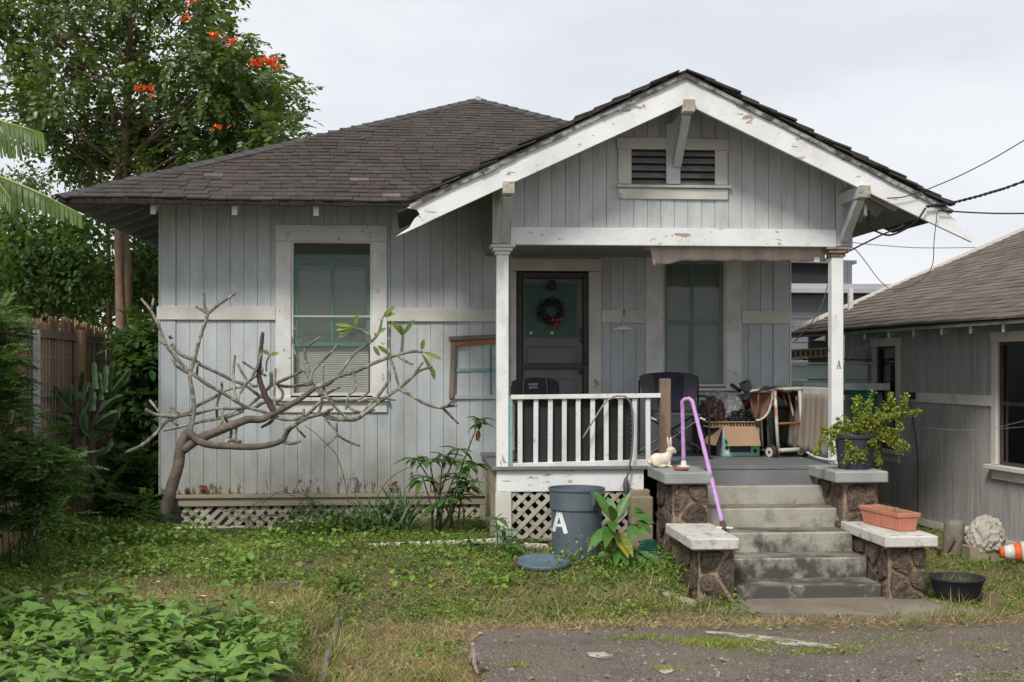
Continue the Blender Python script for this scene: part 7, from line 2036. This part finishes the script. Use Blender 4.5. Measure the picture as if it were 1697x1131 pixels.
# leafy ground cover
x, y = scatter(220000, 1.12); n1 = pn(x, y, 1.7); n2 = pn(x, y, 6, 4)
dr = dryness(x, y)
k = ~blocked(x, y) & ~asphalt(x, y, n1) & (rng.random(len(x)) < np.clip(.80-.75*dr+1.0*n1+.6*n2, .03, 1)) & ~((x > 4.5) & (n2 < .1))
x, y = x[k], y[k]; n = len(x)
hgt = np.abs(rng.normal(size=n))*.026*(1+2.2*np.clip(pn(x, y, 2.3, 9)+.6*pn(x, y, 6, 3), 0, 1))
sz = rng.uniform(.015, .036, n)*(1+.8*(rng.random(n) < .06))
pos = np.stack([x, y, gh(x, y)+hgt], 1)
tag(leaf_obj('ground_cover', pos, unit(rdir(n)*np.array([1, 1, .5])+np.array([0, 0, .15])), blend_n(n, .72), sz, sz*.72, leaf_cover, None, kind='stuff', prof=((.3, .42), (.65, .5)), droop=.2), 'small-leaved green weeds covering the front lawn', 'ground cover', None, 'stuff')
# bigger weeds in patches
PP, DD = [], []
for _ in range(120):
    y0 = 10.2+4.4*random.random(); x0 = y0*TH+random.uniform(-.42, .16)*y0
    if blocked(np.array([x0]), np.array([y0]))[0] or (x0 > -.6 and y0 < 10.8): continue
    n_ = random.randint(14, 40); r_w = random.uniform(.06, .16)
    q_ = rng.normal(size=(n_, 3))*np.array([r_w, r_w, 0]); p = np.array([x0, y0, 0])+q_
    p[:, 2] = gh(p[:, 0], p[:, 1])+rng.random(n_)*random.uniform(.04, .14)
    k_ = ~blocked(p[:, 0], p[:, 1]); PP.append(p[k_]); DD.append(unit(rdir(n_)*np.array([1, 1, .5])+np.array([0, 0, .2]))[k_])
PP, DD = np.concatenate(PP), np.concatenate(DD); n = len(PP); sz = rng.uniform(.035, .075, n)
tag(leaf_obj('lawn_weeds', PP, DD, blend_n(n, .7), sz, sz*.8, leaf_cover, None, kind='stuff', prof=((.25, .42), (.6, .5), (.85, .3))), 'clumps of broader weeds standing in the lawn', 'weeds', None, 'stuff')
# grass
def blades(name, x, y, L_, wd, mat, lean, label, cat):
    n = len(x); pos = np.stack([x, y, gh(x, y)-.005], 1)
    d = unit(rng.normal(size=(n, 3))*np.array([lean, lean, .15])+np.array([0, 0, 1.0]))
    nr = unit(rng.normal(size=(n, 3))*np.array([1, 1, .1]))
    tag(leaf_obj(name, pos, d, nr, L_, wd, mat, None, kind='stuff', prof=((.45, .5),), fold=.1, droop=.35), label, cat, None, 'stuff')
x, y = scatter(155000, 1.25); n1 = pn(x, y, 1.3, 2); n2 = pn(x, y, 5, 7)
dr = dryness(x, y)
k = ~blocked(x, y) & ~asphalt(x, y, n1*.8) & (rng.random(len(x)) < np.clip(.40-.14*dr+.5*n1+.4*n2+.25*(x > 2.6)*(y > 10.3), .02, 1))
x, y = x[k], y[k]; blades('grass', x, y, rng.uniform(.03, .095, len(x)), .0055, grass_m, .65, 'green grass blades among the weeds of the lawn', 'grass')
x, y = scatter(245000, 1.5); n1 = pn(x, y, 1.6, 12); n2 = pn(x, y, 5, 17)
dr = dryness(x, y)
k = ~blocked(x, y) & ~((x > .42+.2*n1) & (y < 9.93+.12*n1-.25*rng.random(len(x))**3)) & (rng.random(len(x)) < np.clip(.75*dr+.10+.35*n1*dr+.3*n2*dr+.35*np.clip(n1, 0, 1), .0, 1))
x, y = x[k], y[k]; blades('dry_grass', x, y, rng.uniform(.03, .10, len(x)), .0045, straw_m, 1.6, 'straw coloured dry grass along the lawn edges', 'dry grass')
# longer tufts
PP = []
for px, py, z in ([(1130+random.uniform(-90, 60), 980+random.uniform(-25, 20), -.06) for _ in range(26)] + [(1540+random.uniform(-60, 120), 1010+random.uniform(-10, 25), -.13) for _ in range(22)] + [(520+random.uniform(-110, 45), 960+random.uniform(-40, 60), .1) for _ in range(32)] + [(820+random.uniform(-100, 250), 1005+random.uniform(-20, 15), -.12) for _ in range(26)] + [(1470+random.uniform(-6, 50), 1003, -.13) for _ in range(5)] + [(1250, 1000, -.13), (1330, 1001, -.13), *[(random.uniform(505, 560), random.uniform(965, 1131), .0) for _ in range(34)], (770, 1110, -.12), (700, 1115, -.12), (730, 1120, -.12)]):
    c = PZ(px, py, z); PP.append(np.tile(c, (26, 1))+rng.normal(size=(26, 3))*np.array([.035, .035, 0]))
PP = np.concatenate(PP); k = ~blocked(PP[:, 0], PP[:, 1]) ; PP = PP[k]; n = len(PP); half = rng.random(n) < .55
for sel, mt, nm, lab in ((half, grass_m, 'grass_tufts', 'longer green grass tufts along the lawn edges'), (~half, straw_m, 'dry_grass_tufts', 'longer dry grass tufts along the lawn edges')):
    q_ = PP[sel]; blades(nm, q_[:, 0], q_[:, 1], rng.uniform(.08, .2, len(q_)), .0055, mt, .7, lab, 'grass')
# moss and weeds on the asphalt
PP = []
for px, py, s_, n in ((1195,1066,.16,420),(1225,1072,.20,520),(1160,1063,.12,260),(1065,1058,.15,260),(860,1106,.06,90),(1110,1110,.08,120),(1368,1080,.15,260),(1330,1082,.1,120),(1420,1076,.08,80),(1640,1075,.2,150),(1650,1125,.2,200),(1265,1085,.05,40),(1480,1060,.3,200)):
    c = PZ(px, py, AZ); PP.append(c+rng.normal(size=(n, 3))*np.array([s_, s_*.5, 0]))
PP = np.concatenate(PP); n = len(PP); PP[:, 2] = AZ
tag(leaf_obj('asphalt_weeds', PP, unit(rng.normal(size=(n, 3))*np.array([.7, .7, .1])+np.array([0, 0, .8])), rdir(n), rng.uniform(.02, .05, n), .006, leaf_lime, None, kind='stuff', prof=((.5, .5),)), 'bright green weed tufts growing through the asphalt', 'weeds', None, 'stuff')
# gravel and crumbs on the asphalt
x, y = scatter(30000, 2.0); k = (x > .35) & (y < 10.1); x, y = x[k], y[k]; n = len(x)
tv = np.array([(0,0,1),(1,0,0),(0,1,0),(-1,0,0),(0,-1,0)], float)
s_ = rng.uniform(.003, .009, n)*(1+1.5*(rng.random(n) < .05)); V = (tv[None]*s_[:, None, None]*np.array([1, 1, .7])+np.stack([x, y, np.full(n, AZ+.0008)], 1)[:, None]).reshape(-1, 3)
F = (np.array([(0,1,2),(0,2,3),(0,3,4),(0,4,1)])[None]+(np.arange(n)*5)[:, None, None]).reshape(-1, 3)
tag(mk('gravel', V, F, M('gravel_bits', (.17,.155,.14), .95, .3, 40, bump=.2, rnd=.75, src='island'), None, kind='stuff'), 'loose gravel crumbs over the asphalt', 'gravel', None, 'stuff')
# fallen leaves
x, y = scatter(260, 1.4); k = ~blocked(x, y); x, y = x[k], y[k]; n = len(x)
pos = np.stack([x, y, np.maximum(gh(x, y), np.where((x > .35) & (y < 10.1), AZ, -9))+.02], 1)
tag(leaf_obj('fallen_leaves', pos, unit(rdir(n)*np.array([1, 1, .2])), blend_n(n, .8), rng.uniform(.03, .09, n), .032, M('fallen_leaf', (.30,.17,.085), .85, .3, 20, bump=0, rnd=.5, src='island', hue=.03), None, kind='stuff'), 'scattered dry brown leaves on lawn and asphalt', 'leaves', None, 'stuff')
# tiny flowers in the lawn
PP = [];
for px, py in ((262,965),(337,989),(285,998),(342,927),(333,906),(229,1005),(350,1016),(215,1020),(38,938),(365,930),(450,1000),(560,905)):
    c = PZ(px, py, .19); PP.append(np.tile(c, (6, 1)))
PP = np.concatenate(PP); n = len(PP); a = np.tile(np.arange(6)*PI/3, n//6)
tag(leaf_obj('white_flowers', PP, np.stack([np.cos(a), np.sin(a), np.full(n, .5)], 1), np.tile([0, 0, 1.0], (n, 1)),   .022, .016, flower_w, None, kind='stuff'), 'tiny white flowers dotted over the raised lawn', 'flowers', None, 'stuff')

# ================================================================== SWEET POTATO PATCH
sp0 = PZ(230, 1100, .1)
spp = thing('sweet_potato_patch', 'thick patch of large lobed green leaves at the lower left', 'vines', sp0)
def lobed():
    half = [(0, 0), (.16, -.14), (.42, -.08), (.50, .12), (.36, .30), (.30, .42), (.12, .74), (0, 1.0)]
    jx, jy = random.uniform(.8, 1.15), random.uniform(.85, 1.1)
    half = [(a*jx*random.uniform(.92, 1.08), b*jy) for a, b in half]
    fold, drp = random.uniform(.05, .35), random.uniform(.1, .5)
    zf = lambda a, b: fold*abs(a)-drp*b*b+.05*math.sin(a*9)*b
    ctr = [(0, b) for a, b in half[1:-1]]
    V = [(0, 0, 0)] + [(a, b, zf(a, b)) for a, b in half[1:-1]] + [(-a, b, zf(a, b)) for a, b in half[1:-1]] + [(0, max(b, .02), zf(0, b)) for a, b in half[1:-1]] + [(0, half[-1][1], zf(0, 1))]
    n = len(half)-2; T = []
    Rr, Ll, Cc, tip = 1, 1+n, 1+2*n, 1+3*n
    for i in range(n-1):
        T += [(Rr+i, Rr+i+1, Cc+i+1), (Rr+i, Cc+i+1, Cc+i), (Ll+i+1, Ll+i, Cc+i), (Ll+i+1, Cc+i, Cc+i+1)]
    T += [(0, Rr, Cc), (Ll, 0, Cc), (Rr+n-1, tip, Cc+n-1), (tip, Ll+n-1, Cc+n-1)]
    return V, T
vars_ = []
for i in range(9):
    V, T = lobed(); me = bpy.data.meshes.new('leaf'); me.from_pydata(V, [], T); me.polygons.foreach_set('use_smooth', np.ones(len(T), bool)); me.materials.append(leaf_potato); vars_.append((me, V, T))
olds = []
for i in (0, 4):
    me = vars_[i][0].copy(); me.materials.clear(); me.materials.append(leaf_yellow if i else leaf_dry); olds.append(me)
cand = []
while len(cand) < 1500:
    px, py = random.uniform(-60, 520), random.uniform(985, 1330)
    top = 985+42*max(0, (px-120)/380)**1.0+10*math.sin(px*.03)+ (25 if px > 430 else 0)
    if py < top: continue
    p = PZ(px, py, .18)
    if p[0] > -.70 or p[1] < 6.4: continue
    bump = .15+.10*mnoise.noise(Vector((p[0]*1.6, p[1]*1.6, 2)))
    z = float(gh(p[0], p[1]))+max(.03, bump+random.uniform(-.08, .07))
    cand.append((py, p[0], p[1], z))
vis = [c for c in cand if c[0] < 1190]; hid = [c for c in cand if c[0] >= 1190]
random.shuffle(vis)
restV, restF, cnt = [], [], 0
for i, (py, x, y, z) in enumerate(vis+hid):
    s_ = random.choice([random.uniform(.06, .11), random.uniform(.09, .155)]); me, V, T = vars_[i % 9]
    a = random.uniform(0, 2*PI); ti_ = random.uniform(-.25, .75)
    R = Matrix.Translation((x, y, z)) @ Matrix.Rotation(a, 4, 'Z') @ Matrix.Rotation(-ti_*.9+.2, 4, 'X') @ Matrix.Rotation(random.uniform(-.4, .4), 4, 'Y') @ Matrix.Scale(s_, 4)
    if i < min(295, len(vis)):
        if random.random() < .025: me = random.choice(olds)
        o = bpy.data.objects.new('leaf', me); C.objects.link(o); o.parent = spp; o.matrix_local = Matrix.Translation(Vector(-ORG[spp])) @ R
    else:
        b = len(restV); restV += [tuple(R @ Vector(v)) for v in V]; restF += [tuple(q+b for q in t) for t in T]
if restV: mk('leaf_mass', restV, restF, leaf_potato_i, spp, smooth=True, kind='stuff')
st = MB()
for py, x, y, z in random.sample(cand, 220):
    st.tube(spline([(x+random.uniform(-.1, .1), y+random.uniform(-.1, .1), float(gh(x, y))), (x+random.uniform(-.04, .04), y, (z+float(gh(x, y)))/2), (x, y, z)], 3), .003, 4, False)
st.obj('stems', leaf_mid, spp, kind='stuff')
for px, py, mt in ((68,995,flower_v),(140,988,flower_v),(232,1003,flower_v),(15,1082,flower_w),(112,1068,flower_v)):
    c = PZ(px, py, .26); a = np.arange(6)*PI/3
    leaf_obj('flower', np.tile(c+np.array([0, 0, 0.0]), (6, 1)), np.stack([np.cos(a), np.sin(a), np.full(6, .6)], 1), np.tile([0, 0, 1.0], (6, 1)), .035, .026, mt, spp)
